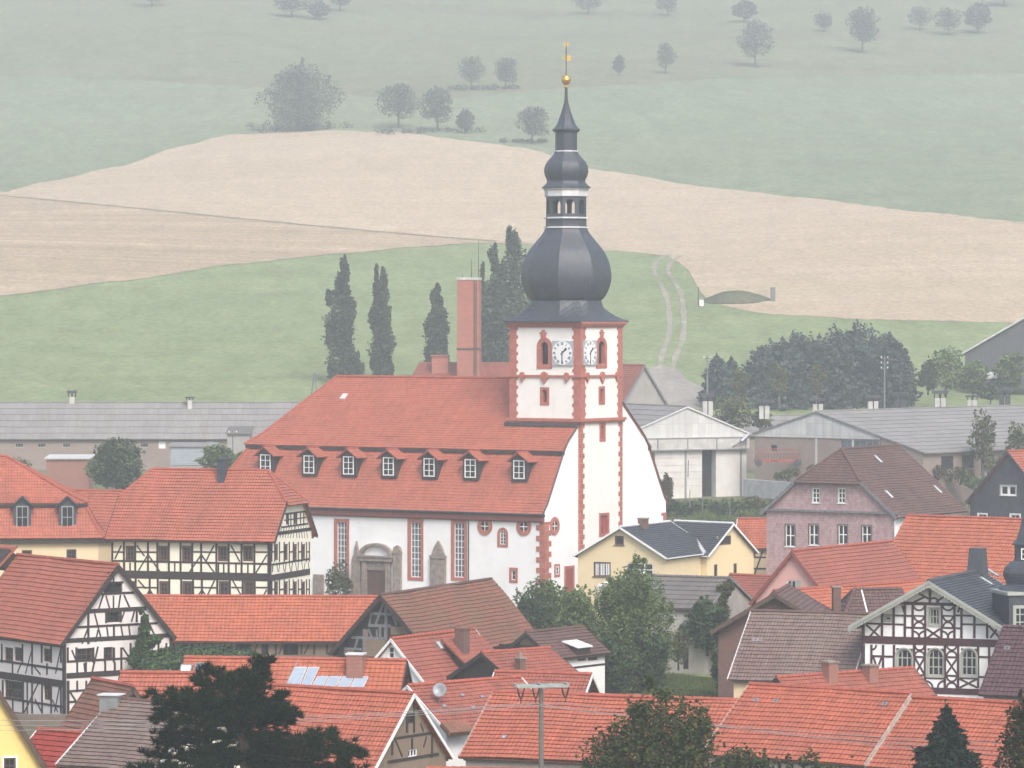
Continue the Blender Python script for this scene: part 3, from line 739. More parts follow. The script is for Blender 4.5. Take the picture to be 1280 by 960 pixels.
def broadleaf(name, label, cat, loc, h, wd, n=2500, leaf=.5, mat='leaf_mid', seed=1, group=None, clear=.22, bark='bark', nb=11, squash=1.0, depth=None, sprigs=0):
    t = thing(name, label, cat, loc, rnd.uniform(0, 0), group); rr = random.Random(seed); lv = Leaves(seed)
    c0 = h*clear; ch = h-c0; dp = depth or wd
    tot = 0; bl = []
    for i in range(nb):
        f = (i+.5)/nb; z = c0+ch*(.12+.78*f); prof = math.sin(math.pi*min(.95, max(.1, .15+.75*f)))**.7*squash
        q = i*2.399+rr.uniform(-.4, .4); rad = rr.uniform(.25, .62)*prof
        bl.append((math.cos(q)*wd/2*rad, math.sin(q)*dp/2*rad, z, wd*.5*rr.uniform(.36, .56), dp*.5*rr.uniform(.36, .56), ch*rr.uniform(.14, .24)))
    for b in bl: lv.blob(b[:3], b[3:], n//nb, leaf)
    for i in range(sprigs):                  # shoots that break the outline
        b = bl[rr.randrange(len(bl))]; q = rr.uniform(0, 6.28); e = rr.uniform(.0, 1.3); k = rr.uniform(.85, 1.2)
        c = (b[0]+math.cos(q)*math.cos(e)*b[3]*k, b[1]+math.sin(q)*math.cos(e)*b[4]*k, b[2]+math.sin(e)*b[5]*k*1.15)
        lv.blob(c, (wd*.035*rr.uniform(.6, 1.4), wd*.035, h*.045*rr.uniform(.6, 1.8)), max(8, n//200), leaf*.9, .1)
    trunk(t, h*.85, h*.028, 6, seed, bark, spread=.3*wd/h, start=max(.12, clear))
    lv.build('crown', M[mat], t)
    return t
def poplar(name, label, loc, h, wd, n=2600, leaf=.42, mat='leaf_pop', seed=1, group=None, tops=1):
    t = thing(name, label, 'tree', loc, 0, group); lv = Leaves(seed); rr = random.Random(seed)
    k = 16
    for i in range(k):
        f = i/(k-1); z = h*(.06+.88*f); prof = (.55+.75*math.sin(math.pi*min(1, f*.85+.12)))*(1-f**4*.75)*.86
        q = rr.uniform(0, 6.28); off = wd*.13*rr.uniform(.2, 1.2)
        lv.blob((math.cos(q)*off, math.sin(q)*off, z), (wd*.5*prof*rr.uniform(.55, .95), wd*.5*prof*rr.uniform(.55, .95), h*.085), n//(k+4), leaf, .3, )
    for i in range(9):                       # upright side spires
        z = h*rr.uniform(.15, .72); q = rr.uniform(0, 6.28); off = wd*rr.uniform(.25, .42)
        lv.blob((math.cos(q)*off, math.sin(q)*off, z), (wd*.11, wd*.11, h*rr.uniform(.06, .11)), n//26, leaf*.85, .2)
    lv.blob((rr.uniform(-.1, .1)*wd, 0, h*.955), (wd*.07, wd*.07, h*.05), n//40, leaf*.8, .1)
    mb = MB(); mb.tube([(0, 0, -.5), (0, 0, h*.5), (0, 0, h*.97)], [h*.022, h*.012, .03], 6); mb.build('trunk', M['bark'], t)
    lv.build('crown', M[mat], t); return t
def conifer(name, label, loc, h, wd, n=3000, leaf=.4, mat='needle_blue', seed=1, group=None, low=.04, cat='tree', levels=None, aspect=1.6, blunt=.82):
    t = thing(name, label, cat, loc, 0, group); rs = np.random.RandomState(seed); lv = Leaves(seed)
    levels = levels or max(8, int(h*1.3)); per = n//(levels*8)
    br = MB(); br.tube([(0, 0, -.5), (0, 0, h*.5), (0, 0, h)], [h*.022, h*.013, .02], 6)
    for i in range(levels):
        f = i/(levels-1); z = h*(low+(1-low)*f*.97); rad = wd/2*(1-f)**blunt*rs.uniform(.72, 1.12)+.12
        nb = 8 if f < .8 else 5
        for k in range(nb):
            q = 2*math.pi*(k+rs.uniform(-.3, .3))/nb+i; l = rad*rs.uniform(.72, 1.12)
            m = max(6, int(per*(1-f*.6))); s = rs.uniform(.05, 1, m)**.7
            sag = -.28*l*s**1.3+.12*l*s**3
            px = np.cos(q)*l*s; py = np.sin(q)*l*s; w_ = .16*l*(1-s*.6)
            pos = np.stack([px+rs.normal(size=m)*w_, py+rs.normal(size=m)*w_, z+sag+rs.normal(size=m)*.05*l-np.abs(rs.normal(size=m))*.06*l], 1)
            ax = np.tile(np.array([math.cos(q), math.sin(q), -.15]), (m, 1))
            lv.add(pos, leaf, .3, aspect, ax)
            if h < 14 and leaf < .3: br.tube([(0, 0, z+.05), (math.cos(q)*l*.9, math.sin(q)*l*.9, z-.2*l)], [.03, .008], 3, cap=False)
    lv.add(np.stack([rs.normal(size=12)*.05, rs.normal(size=12)*.05, h*rs.uniform(.95, 1.02, 12)], 1), leaf*.8, 0, 2, np.tile(np.array([0, 0, 1.0]), (12, 1)))
    br.build('trunk', M['bark'], t); lv.build('crown', M[mat], t); return t
def shrub(name, label, loc, h, wd, n=900, leaf=.3, mat='leaf_mid', seed=1, group=None, dp=None, cat='shrub', nb=6):
    rr = random.Random(seed); lv = Leaves(seed); dp = dp or wd*.7
    for i in range(nb):
        x = rr.uniform(-.34, .34)*wd; y = rr.uniform(-.3, .3)*dp
        lv.blob((x, y, h*rr.uniform(.25, .62)), (wd*.5*rr.uniform(.3, .48), dp*.5*rr.uniform(.35, .5), h*rr.uniform(.26, .4)), n//nb, leaf, .35)
    t = thing(name, label, cat, loc, 0, group)
    mb = MB()
    for i in range(5): q = i*1.3; mb.tube([(0, 0, -.3), (math.cos(q)*wd*.2, math.sin(q)*dp*.2, h*.6)], [.05, .015], 4)
    mb.build('stem', M['bark'], t); lv.build('foliage', M[mat], t); return t
def copy_tree(o, loc, label=None, group=None, sc=1.0, rz=0.0, sw=1.0):
    c = o.copy(); COL.objects.link(c); c.location = loc; c.scale = (sc*sw, sc*sw, sc); c.rotation_euler = (0, 0, rz)
    if label: c['label'] = label
    if group: c['group'] = group
    for ch in o.children:
        d = ch.copy(); COL.objects.link(d); d.parent = c
        for g in ch.children: e = g.copy(); COL.objects.link(e); e.parent = d
    return c
# ------------------------------------------------------------------ the church
class Frame0: pass
CH = Frame0(); CH.yaw = R(-33); CXY = (9.44, 414.57)
CH.o = thing('church', 'white church with red mansard roof, dormers and a clock tower under a dark onion dome', 'church', (CXY[0], CXY[1], 0), CH.yaw)
CH.Mw = Matrix.Translation((CXY[0], CXY[1], 0)) @ Matrix.Rotation(CH.yaw, 4, 'Z')
LN, HW = 41.0, 11.5
CH.holes = {'front': [], 'right': []}
CH.fr = {'front': Matrix.Translation((-LN, -HW, 0)), 'right': Matrix.Translation((0, -HW, 0)) @ Matrix.Rotation(math.pi/2, 4, 'Z')}
def church():
    o = CH.o; z3 = Zm(290, 440, 3.0); z2 = Zm(580, 380, 2.4)
    # --- roof
    low = [(12.0, 7.75), (11.1, 8.75), (8.0, 13.9)]; up = [(8.55, 13.82), (7.2, 14.85), (0, 20.7)]
    mb = MB(); XR = .10
    lx = [-42.0, -41.1, -38.0]; ux = [-38.6, -37.3, -33.0]
    for prof, xs in ((low, lx), (up, ux)):
        for i in range(2):
            (y0, z0), (y1, z1) = prof[i], prof[i+1]
            for sg in (-1, 1):
                roof_slope(mb, [(xs[i], sg*y0, z0), (XR, sg*y0, z0), (XR, sg*y1, z1), (xs[i+1], sg*y1, z1)], .36, .04, .025, .12, 2.0)
            if prof is up and i == 1: roof_slope(mb, [(xs[1], -y0, z0), (xs[1], y0, z0), (xs[2], 0, z1)], .36, .04, .02, .12)
            else: roof_slope(mb, [(xs[i], -y0, z0), (xs[i], y0, z0), (xs[i+1], y1, z1), (xs[i+1], -y1, z1)], .36, .04, .02, .12)
    mb.m = 1
    ridge_caps(mb, (ux[2], 0, 20.76), (-8, 0, 20.76), .16)
    for sg in (-1, 1):
        for prof, xs in ((low, lx), (up, ux)):
            for i in range(2): ridge_caps(mb, (xs[i], sg*prof[i][0], prof[i][1]+.05), (xs[i+1], sg*prof[i+1][0], prof[i+1][1]+.05), .14)
    roof = mb.build('roof', [M['tile_church'], M['ridge_red']], o)
    eb = MB()                                    # boxed eaves
    for sg in (-1, 1):
        a, b = sorted((sg*7.95, sg*8.5)); eb.box(None, -38.5, XR-.02, a, b, 13.45, 13.74)
        a, b = sorted((sg*11.52, sg*11.95)); eb.box(None, -41.9, XR-.02, a, b, 7.5, 7.66)
    eb.box(None, -38.55, -38.0, -7.9, 7.9, 13.45, 13.74)
    eb.build('eaves', M['timber'], roof)
    cb = MB(); cb.box(None, -41.3, -.02, -11.86, -11.5, 7.05, 7.5); cb.box(None, -41.3, -.03, -11.68, -11.5, 6.9, 7.05)
    cb.build('cornice', M['sandstone_dark'], o)
    g = MB(); g.tube([(-42, -12.13, 7.72), (XR, -12.13, 7.72)], .09, 6); g.build('gutter', M['metal_dark'], roof)
    vb = MB()                                    # slate edging along the end wall verge
    for sg in (-1, 1):
        pts = [(12.0, 7.75), (11.1, 8.75), (8.0, 13.9), (7.2, 14.9), (0, 20.7)]
        for i in range(4): vb.tube([(XR+.01, sg*pts[i][0], pts[i][1]+.03), (XR+.01, sg*pts[i+1][0], pts[i+1][1]+.03)], .075, 6)
    vb.build('verge', M['slate_dark'], roof)
    lp = lambda px, py: None
    # --- windows in the long wall
    F = Face(CH, 'front', z3)
    for x0, x1, y0, y1 in ((393, 430, 637, 842), (669, 708, 638, 845), (832, 871, 641, 846)):
        F.win(x0, y0, x1, y1, 3, 9, mat='white_paint', glass='glass_blue', sur='sandstone', sw=.32, fw=.09, bar=.07, depth=.2)
    F.win(1004, 668, 1027, 722, 2, 4, mat='white_paint', glass='glass_blue', sur='sandstone', sw=.26, arch=True, fw=.08, bar=.06)
    F.win(1048, 818, 1064, 856, 1, 2, mat='white_paint', sur='sandstone', sw=.24, fw=.1)
    for cx, cy, owner in ((949, 653, 'front'), (1095, 655, 'front')):
        round_window(F, cx, cy, .46, .86)
    F.finish()
    mbw = MB()
    wall_faces(mbw, CH.fr['front'], [(0, -2.4), (LN, -2.4), (LN, 7.6), (0, 7.6)], CH.holes['front'], .2)
    wall_faces(mbw, Matrix.Translation((0, HW, 0)) @ Matrix.Rotation(math.pi, 4, 'Z'), [(0, -2.4), (LN, -2.4), (LN, 7.6), (0, 7.6)], [], .2)
    wall_faces(mbw, Matrix.Translation((-LN, HW, 0)) @ Matrix.Rotation(-math.pi/2, 4, 'Z'), [(0, -2.4), (2*HW, -2.4), (2*HW, 7.6), (0, 7.6)], [], .2)
    # end wall in upright strips below the roof line
    pr = [(-11.5, 8.15), (-11.1, 8.65), (-8.0, 13.8), (-7.2, 14.75), (0, 20.55), (7.2, 14.75), (8.0, 13.8), (11.1, 8.65), (11.5, 8.15)]
    for (a, za), (b, zb) in zip(pr, pr[1:]):
        mbw.poly([(0, a, -2.4), (0, b, -2.4), (0, b, zb), (0, a, za)]); mbw.poly([(-.5, b, -1), (-.5, a, -1), (-.5, a, za), (-.5, b, zb)])
    mbw.build('wall', M['white'], o)
    E_ = Face(CH, 'right', z2)
    E_.win(274, 787, 283, 812, 1, 2, hole=False, mat='white_paint', sur='sandstone', sw=.22, fw=.1, depth=.1)
    round_window(E_, 271, 666, .46, .86)
    a, zt = E_.pt(305, 795); b, zb = E_.pt(325, 846)
    d = MB(); d.box(E_.Mf, a, b, -.04, .03, -1.6, zt); d.m = 1
    for x0, x1 in ((a-.28, a), (b, b+.28)): d.box(E_.Mf, x0, x1, -.09, .02, -1.6, zt+.28)
    d.box(E_.Mf, a, b, -.085, .02, zt, zt+.28)
    d.build('door', [M['red_paint'], M['sandstone']], o)
    # --- corner stones
    qb = MB(); qc = MB()
    k = 0; z = -1.64
    while z < 6.8:
        l = .95 if k % 2 else .55; l2 = .6 if k % 2 else 1.0; hgt = min(.52, 7.0-z)
        qb.box(None, -l, .06, -HW-.06, -HW+.02, z, z+hgt-.015); qb.box(None, -.02, .06, -HW+.02, -HW+l2*1.15, z, z+hgt-.015)
        qc.box(None, -.02, .055, HW-l2*.9, HW-.01, z, z+hgt-.015)
        z += .52; k += 1
    qb.build('quoins', M['sandstone'], o); qc.build('quoins', M['sandstone'], o)
    # --- downpipe
    dp = MB(); u, z = F.pt(889, 700); x = -LN+u
    dp.tube([(x-.25, -12.1, 7.7), (x, -11.7, 7.0), (x, -11.62, 6.6), (x, -11.62, -1.5)], .07, 6); dp.build('downpipe', M['metal_dark'], o)
    # --- portal
    pb = MB(); u0, _ = F.pt(492, 800); u1, _ = F.pt(598, 800); _, zt = F.pt(545, 784); uc = (u0+u1)/2; Mf = F.Mf
    pb.box(Mf, u0, u0+.55, -.35, .02, -2, zt); pb.box(Mf, u1-.55, u1, -.35, .02, -2, zt)
    pb.box(Mf, u0-.25, u1+.25, -.5, .02, zt+.002, zt+.4); pb.box(Mf, u0-.35, u1+.35, -.6, .02, zt+.402, zt+.55)
    rr = (u1-u0)/2+.2
    for i in range(10):
        a0, a1 = math.pi*i/10, math.pi*(i+1)/10
        f = lambda a, r: (uc+math.cos(a)*r, zt+.55+math.sin(a)*r*.62)
        pb.prism(Mf, [f(a0, rr-.3), f(a0, rr+.12), f(a1, rr+.12), f(a1, rr-.3)], -.45, .02)
    pb.box(Mf, u0+.55, u1-.55, -.2, .02, zt-.9, zt-.002); pb.box(Mf, u0+.1, u0+.45, -.42, -.35, .6, zt-.3); pb.box(Mf, u1-.45, u1-.1, -.42, -.35, .6, zt-.3)
    port = pb.build('portal', M['stone_grey'], o)
    db = MB(); db.box(Mf, u0+.55, u1-.55, -.06, .02, -1.7, zt-.9); db.box(Mf, uc-.03, uc+.03, -.09, -.06, -1.7, zt-.9); db.build('door', M['brown_paint'], port)
    # --- dormers
    for px in (331, 385.5, 435, 485, 536, 587.5, 648.5):
        a = (px-640)/FPX; x = (a*405.6-3.9)/(.8387+.5446*a)
        y, zb, zt, hw = -10.1, 11.15, 12.95, .9
        m = MB()
        m.box(None, x-hw, x+hw, y, -8.2, zb-.35, zt); m.mesh([(x-hw, y, zt), (x+hw, y, zt), (x, y, zt+.6), (x-hw, -7.8, zt), (x+hw, -7.8, zt), (x, -7.8, zt+.6)], [(0, 1, 2), (3, 5, 4)])
        dm = m.build('dormer', M['timber'], o)
        r = MB()
        for sg in (-1, 1): roof_slope(r, [(x+sg*(hw+.45), y-.4, zt-.22), (x+sg*(hw+.45), -7.6, zt-.22), (x, -7.2, zt+.74), (x, y-.4, zt+.74)], .3, .03, 0, .08)
        r.m = 1; ridge_caps(r, (x, y-.4, zt+.77), (x, -7.4, zt+.77), .09)
        r.build('dormer_roof', [M['tile_church'], M['ridge_red']], dm)
        window(dm, Matrix.Translation((0, y, 0)), x-.66, x+.66, zb-.1, zt-.06, 2, 3, 'white_paint', .0, .11, .07, single=True, y0=-.012)
    Mi = CH.Mw.inverted(); eo = Mi @ EYE; ed = Mi.to_3x3() @ ray(430, 496); nr = Vector((0, -(20.7-14.85), 7.2)); q = eo+ed*((Vector((0, 0, 20.7))-eo).dot(nr)/ed.dot(nr)); nr.normalize()
    up_ = Vector((0, 7.2, 5.85)).normalized(); Ms = Matrix(((1, 0, up_.x, q.x), (0, -nr.y, up_.y, q.y), (0, -nr.z, up_.z, q.z), (0, 0, 0, 1)))
    sk = MB(); sk.box(Ms, -.3, .3, -.12, .05, -.4, .4); sk.build('skylight', M['zinc'], roof)
    # --- tower
    TX0, TX1, TY0, TY1 = -8.05, .25, -5.3, 2.5
    TW = Frame0(); TW.Mw = CH.Mw; TW.o = o; TW.yaw = CH.yaw; TW.holes = {'l': [], 'r': []}
    TW.fr = {'l': Matrix.Translation((TX0, TY0, 0)), 'r': Matrix.Translation((TX1, TY0, 0)) @ Matrix.Rotation(math.pi/2, 4, 'Z')}
    z6 = Zm(620, 380, 6.0)
    tl = Face(TW, 'l', z6); tr = Face(TW, 'r', z6)
    tw = MB(); WX, WY = TX1-TX0, TY1-TY0
    # window openings first, then the wall around them
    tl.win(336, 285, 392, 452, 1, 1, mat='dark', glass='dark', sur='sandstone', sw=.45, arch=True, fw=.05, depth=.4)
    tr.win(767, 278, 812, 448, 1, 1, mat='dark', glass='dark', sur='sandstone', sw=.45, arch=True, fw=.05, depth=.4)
    tl.win(350, 645, 382, 738, 1, 1, mat='sandstone_dark', glass='dark', sur='sandstone', sw=.28, fw=.14, depth=.3)
    tr.win(780, 638, 804, 732, 1, 1, mat='sandstone_dark', glass='dark', sur='sandstone', sw=.28, fw=.14, depth=.3)
    tr.zoom = z2
    tr.win(411, 364, 419, 404, 1, 1, mat='sandstone_dark', glass='dark', sur='sandstone', sw=.3, fw=.12, depth=.3)
    tr.win(409, 634, 431, 690, 2, 1, mat='red_paint', glass='red_paint', sur='sandstone', sw=.25, fw=.1, bar=.3, depth=.12)
    tr.zoom = z6
    wall_faces(tw, TW.fr['l'], [(0, 8), (WX, 8), (WX, 26.3), (0, 26.3)], TW.holes['l'], .4)
    wall_faces(tw, TW.fr['r'], [(0, -2.4), (WY, -2.4), (WY, 26.3), (0, 26.3)], TW.holes['r'], .4)
    tw.box(None, TX0, TX1-.5, TY1-.3, TY1, 0, 26.3); tw.box(None, TX0, TX0+.3, TY0+.5, TY1-.3, 8, 26.3)
    tw.box(None, -.01, TX1-.003, TY0+.003, TY0+.3, -2.4, 8)
    tow = tw.build('tower', M['white_rough'], o)
    # keystones over the belfry windows
    kb = MB()
    for Fx, x, y in ((tl, 357, 226), (tr, 790, 222)):
        u, z = Fx.pt(x, y); kb.box(Fx.Mf, u-.28, u+.28, -.12, .02, z-.55, z+.02); kb.box(Fx.Mf, u-.4, u+.4, -.14, .02, z+.02, z+.18); kb.box(Fx.Mf, u-.2, u+.2, -.1, .02, z+.18, z+.4)
    kb.build('keystone', M['sandstone'], o)
    # painted stone bands, corner strips with scalloped edges
    bb = MB()
    for z0, z1, e in ((16.45, 16.62, .22), (16.62, 16.92, .34), (20.98, 21.2, .16)):
        bb.box(None, TX0-e, TX1+e, TY0-e, TY1+e, z0, z1)
    bb.box(None, TX0-.15, TX1+.15, TY0-.15, TY1+.15, 25.92, 26.1); bb.box(None, TX0-.3, TX1+.3, TY0-.3, TY1+.3, 26.1, 26.28); bb.box(None, TX0-.4, TX1+.4, TY0-.4, TY1+.4, 26.28, 26.46)
    bb.build('string_course', M['sandstone'], o)
    for z0, z1 in ((16.92, 20.98), (21.2, 25.92)):
        for Mf, Wd in ((TW.fr['l'], WX), (TW.fr['r'], WY)):
            for x0, x1, sg in ((-.045, .78, 1), (Wd-.78, Wd+.045, -1)):
                sc = MB(); sc.box(Mf, x0, x1, -.05, .02, z0, z1)
                xe = x1 if sg > 0 else x0; n = int((z1-z0)/.72)
                for i in range(n):
                    zc = z0+.45+i*(z1-z0-.6)/max(1, n-1)
                    sc.prism(Mf, [(xe+math.cos(t)*.2*sg if True else 0, zc+math.sin(t)*.2) for t in ([math.pi*(-.5+j/6) for j in range(7)] if sg > 0 else [math.pi*(.5-j/6) for j in range(7)])], -.046, .02)
                sc.build('corner_stones', M['sandstone'], o)
    # shields hanging on the middle band
    for Fx, xs in ((tl, (200, 366, 533)), (tr, (679, 792, 903))):
        for i, x in enumerate(xs):
            u, _ = Fx.pt(x, 550); wd, hh = (.42, .62) if i == 1 else (.28, .5)
            sc = MB(); sc.prism(Fx.Mf, [(u-wd, 21.2), (u-wd*.9, 20.85), (u, 21.1-hh-.15), (u+wd*.9, 20.85), (u+wd, 21.2), (u+wd*.6, 21.45), (u, 21.2+hh*.55), (u-wd*.6, 21.45)], -.21, .02); sc.build('shield', M['sandstone'], o)
    # lower tower corner stones on the end wall side
    z = -1.5; k = 0; sc = MB(); sd = MB()
    while z < 16.3:
        l = .68 if k % 2 else .4
        sc.box(TW.fr['r'], -.045, l, -.05, .02, z, z+.48); sd.box(TW.fr['r'], WY-l, WY+.045, -.05, .02, z, z+.48)
        sc.box(None, -.01, TX1+.02, TY0-.05, TY0+.01, z, z+.48)
        z += .5; k += 1
    sc.build('corner_stones', M['sandstone'], o); sd.build('corner_stones', M['sandstone'], o)
    fl = MB(); fl.box(None, TX0-.35, .05, TY0-.55, TY0-.02, 16.12, 16.42); fl.build('flashing', M['metal_dark'], o)
    # clocks
    rom = ['XII', 'I', 'II', 'III', 'IIII', 'V', 'VI', 'VII', 'VIII', 'IX', 'X', 'XI']
    for Fx, x0, x1, y0, y1 in ((tl, 427, 580, 275, 462), (tr, 648, 745, 270, 462)):
        ua, zt = Fx.pt(x0, (y0+y1)/2)[0], Fx.pt((x0+x1)/2, y0)[1]; ub, zb = Fx.pt(x1, (y0+y1)/2)[0], Fx.pt((x0+x1)/2, y1)[1]
        uc, zc = (ua+ub)/2, (zt+zb)/2; hwd = min(ub-ua, zt-zb)/2*1.02; Mf = Fx.Mf
        pl = MB(); pl.box(Mf, uc-hwd, uc+hwd, -.16, .01, zc-hwd, zc+hwd); ck = pl.build('clock', M['pale_blue'], o)
        dl = MB(); ring = [(uc+math.cos(2*math.pi*i/48)*hwd*.97, zc+math.sin(2*math.pi*i/48)*hwd*.97) for i in range(48)]
        dl.prism(Mf, ring, -.185, -.16); dl.build('clock_dial', M['dial'], ck)
        nb = MB()
        for i, s in enumerate(rom):
            ang = math.pi/2-2*math.pi*i/12; rc = hwd*.78; ch = hwd*.24
            wds = {'I': .05, 'V': .11, 'X': .11}; tot = sum(wds[c] for c in s)*hwd+.018*hwd*(len(s)-1); pos = -tot/2
            rx, rz = math.cos(ang), math.sin(ang); tx, tz = rz, -rx
            for c in s:
                wc = wds[c]*hwd; a = pos; b = pos+wc
                segs = {'I': [((a+b)/2, -1, (a+b)/2, 1)], 'V': [(a, 1, (a+b)/2, -1), ((a+b)/2, -1, b, 1)], 'X': [(a, 1, b, -1), (a, -1, b, 1)]}[c]
                for p, q, p2, q2 in segs:
                    f = lambda s_, v: (uc+rx*(rc+v*ch/2)+tx*s_, zc+rz*(rc+v*ch/2)+tz*s_)
                    A, B = f(p, q), f(p2, q2); nb.bar(Mf, A[0], A[1], B[0], B[1], hwd*.042, -.19-.0008*rnd.random(), -.184)
                pos = b+.018*hwd
        nb.build('numerals', M['black'], ck)
        for ang, l, t, yy in ((90-46, .58, .085, -.205), (-90, .86, .06, -.22)):
            hb = MB(); q = R(ang); hb.bar(Mf, uc-math.cos(q)*hwd*.18, zc-math.sin(q)*hwd*.18, uc+math.cos(q)*hwd*l, zc+math.sin(q)*hwd*l, hwd*t*1.4, yy, yy+.012)
            if l < .7: hb.bar(Mf, uc+math.cos(q)*hwd*.36, zc+math.sin(q)*hwd*.36, uc+math.cos(q)*hwd*.52, zc+math.sin(q)*hwd*.52, hwd*.2, yy-.002, yy+.012)
            hb.build('clock_hand', M['black'], ck)
    # --- helm: square skirt, onion, lantern, small onion, tip
    cx, cy = (TX0+TX1)/2, (TY0+TY1)/2; Mc = Matrix.Translation((cx, cy, 0))
    Z = lambda y: 20.3-(y-480)*.0792
    def rings(prof, n=32):
        """prof: (half width in photo pixels, photo y, squareness)"""
        m = MB(); vs = []; fs = []
        for hw, y, sq in prof:
            for k in range(n):
                a = 2*math.pi*k/n; c, s_ = abs(math.cos(a)), abs(math.sin(a))
                r4 = 1/max(c, s_); a8 = ((a+math.pi/8) % (math.pi/4))-math.pi/8; r8 = 1/math.cos(a8)
                r = (sq*r4+(1-sq)*r8)*hw/12.55/(sq*1.384+(1-sq)*1.062)
                vs.append((r*math.cos(a), r*math.sin(a), Z(y)))
        for i in range(len(prof)-1):
            for k in range(n): fs.append((i*n+k, i*n+(k+1) % n, (i+1)*n+(k+1) % n, (i+1)*n+k))
        fs.append(tuple(range((len(prof)-1)*n, len(prof)*n)))
        m.mesh(vs, fs, Mc)
        # slate courses follow height and angle
        m.uv = []
        for f in m.f: m.uv.append([((i % n)/n*18, m.v[i][2]) for i in f])
        return m
    def sm(ps, k=5):
        out = []
        for i in range(len(ps)-1):
            p0, p1, p2, p3 = ps[max(i-1, 0)], ps[i], ps[i+1], ps[min(i+2, len(ps)-1)]
            for j in range(k):
                t = j/k; out.append(tuple(.5*(2*b+(c-a)*t+(2*a-5*b+4*c-d)*t*t+(3*b-a-3*c+d)*t**3) for a, b, c, d in zip(p0, p1, p2, p3)))
        out.append(ps[-1]); return out
    skirt = rings([(79, 402.5, 1), (79, 401, 1)]+[(72, 399, .98), (63, 395, .80), (55, 389, .5), (49, 383, .22), (44.5, 377, 0), (43, 374.5, 0)])
    hel = skirt.build('spire', M['slate_dark'], o)
    rings(sm([(42, 376, 0), (48, 371, 0), (54, 359, 0), (56.5, 345, 0), (54, 329, 0), (47.5, 314, 0), (37.5, 301, 0), (29.5, 291, 0), (26.2, 284, 0), (25.4, 279, 0)])).build('onion_dome', M['slate_dark'], hel)
    rings([(25.4, 284, 0), (25.4, 270, 0)]).build('lantern_base', M['slate_dark'], hel)
    for y in (284.5, 272.5): rings([(26, y, 0), (27.8, y-.3, 0), (27.8, y-1.8, 0), (25.6, y-2.2, 0)]).build('lantern_moulding', M['zinc'], hel)
    # lantern: eight piers and arches
    lb = MB(); r8 = 25/12.55*.94; wf = 2*r8*math.tan(math.pi/8)
    for k in range(8):
        Mk = Mc @ Matrix.Rotation(math.pi/4*k, 4, 'Z') @ Matrix.Translation((-wf/2, -r8, 0))
        z0, z1 = Z(270.5), Z(243); iw = .27
        lb.box(Mk, -.01, iw, 0, .28, z0, z1); lb.box(Mk, wf-iw, wf+.01, .002, .28, z0, z1); lb.box(Mk, iw, wf-iw, .004, .26, z0, z0+.35); lb.box(Mk, iw, wf-iw, .004, .26, z1-.4, z1)
        rad = wf/2-iw; zc = z1-.4-rad
        for sg in (-1, 1):
            lb.prism(Mk, ([(wf/2+sg*rad, zc), (wf/2+sg*rad, z1-.4), (wf/2, z1-.4), (wf/2+sg*rad*.4, zc+rad*.9), (wf/2+sg*rad*.8, zc+rad*.6)])[::-sg], .006, .25)
    lb.build('lantern', M['slate_dark'], hel)
    lc = MB(); lc.lathe([(.9, Z(271)), (.9, Z(242))], 8, Mc); lc.build('lantern_core', M['dark'], hel) if False else None
    rings([(25.5, 245, 0), (27, 244, 0), (27, 237, 0), (28.5, 235.5, 0), (28.5, 233, 0)]).build('lantern_cornice', M['zinc'], hel)
    rings([(30.5, 234, 0), (30.5, 232.5, 0)]+sm([(28, 231, 0), (24.5, 227, 0), (24, 224, 0), (26.5, 218, 0), (27.6, 211, 0), (25.5, 203, 0), (20, 196, 0), (15.8, 191, 0), (14.6, 188, 0)], 4)).build('small_onion', M['slate_dark'], hel)
    dr = rings([(14.8, 188, 0), (14.8, 186.5, 0)]); dr.build('drum_band', M['zinc'], hel)
    rings([(13.6, 187, 0), (13.6, 163, 0)]).build('drum', M['slate_dark'], hel)
    rings([(15, 163.5, 0), (17.3, 161, 0), (17.3, 159.5, 0)]+sm([(15.5, 158.5, 0), (11.5, 153, 0), (8.5, 145, 0), (5.8, 137, 0), (3.6, 129, 0), (2.2, 122, 0), (1.7, 108, 0)], 3)).build('spire_tip', M['slate_dark'], hel)
    gb = MB(); gb.sm = True; rb = 6.0/12.55
    gb.lathe([(max(.01, math.sin(math.pi*i/12)*rb), Z(97.5)-math.cos(math.pi*i/12)*rb*1.1) for i in range(13)], 16, Mc)
    gb.lathe([(rb*1.04, Z(97.5)-.04), (rb*1.04, Z(97.5)+.04)], 16, Mc); gb.lathe([(.16, Z(108)), (.22, Z(106.5)), (.16, Z(105))], 10, Mc); gb.build('gilded_ball', M['gold'], hel)
    v = MB(); v.tube([(cx, cy, Z(92)), (cx, cy, Z(50))], .045, 6); v.build('vane_rod', M['metal_dark'], hel)
    v = MB(); Mv = Mc @ Matrix.Rotation(R(35), 4, 'Z')
    v.prism(Mv, [(.06, Z(74)), (.5, Z(73)), (.42, Z(70)), (.55, Z(66.5)), (.06, Z(67))], -.02, .02); v.prism(Mv, [(-.06, Z(72)), (-.06, Z(70)), (-.45, Z(68)), (-.45, Z(69.5))], -.02, .02)
    v.build('weather_vane', M['gold'], hel); v = MB()
    for k in range(4): q = math.pi/4*k; v.bar(Mv, -math.cos(q)*.3, Z(53)-math.sin(q)*.3, math.cos(q)*.3, Z(53)+math.sin(q)*.3, .08, -.02-.001*k, .02)
    v.build('vane_star', M['gold'], hel)
    return F
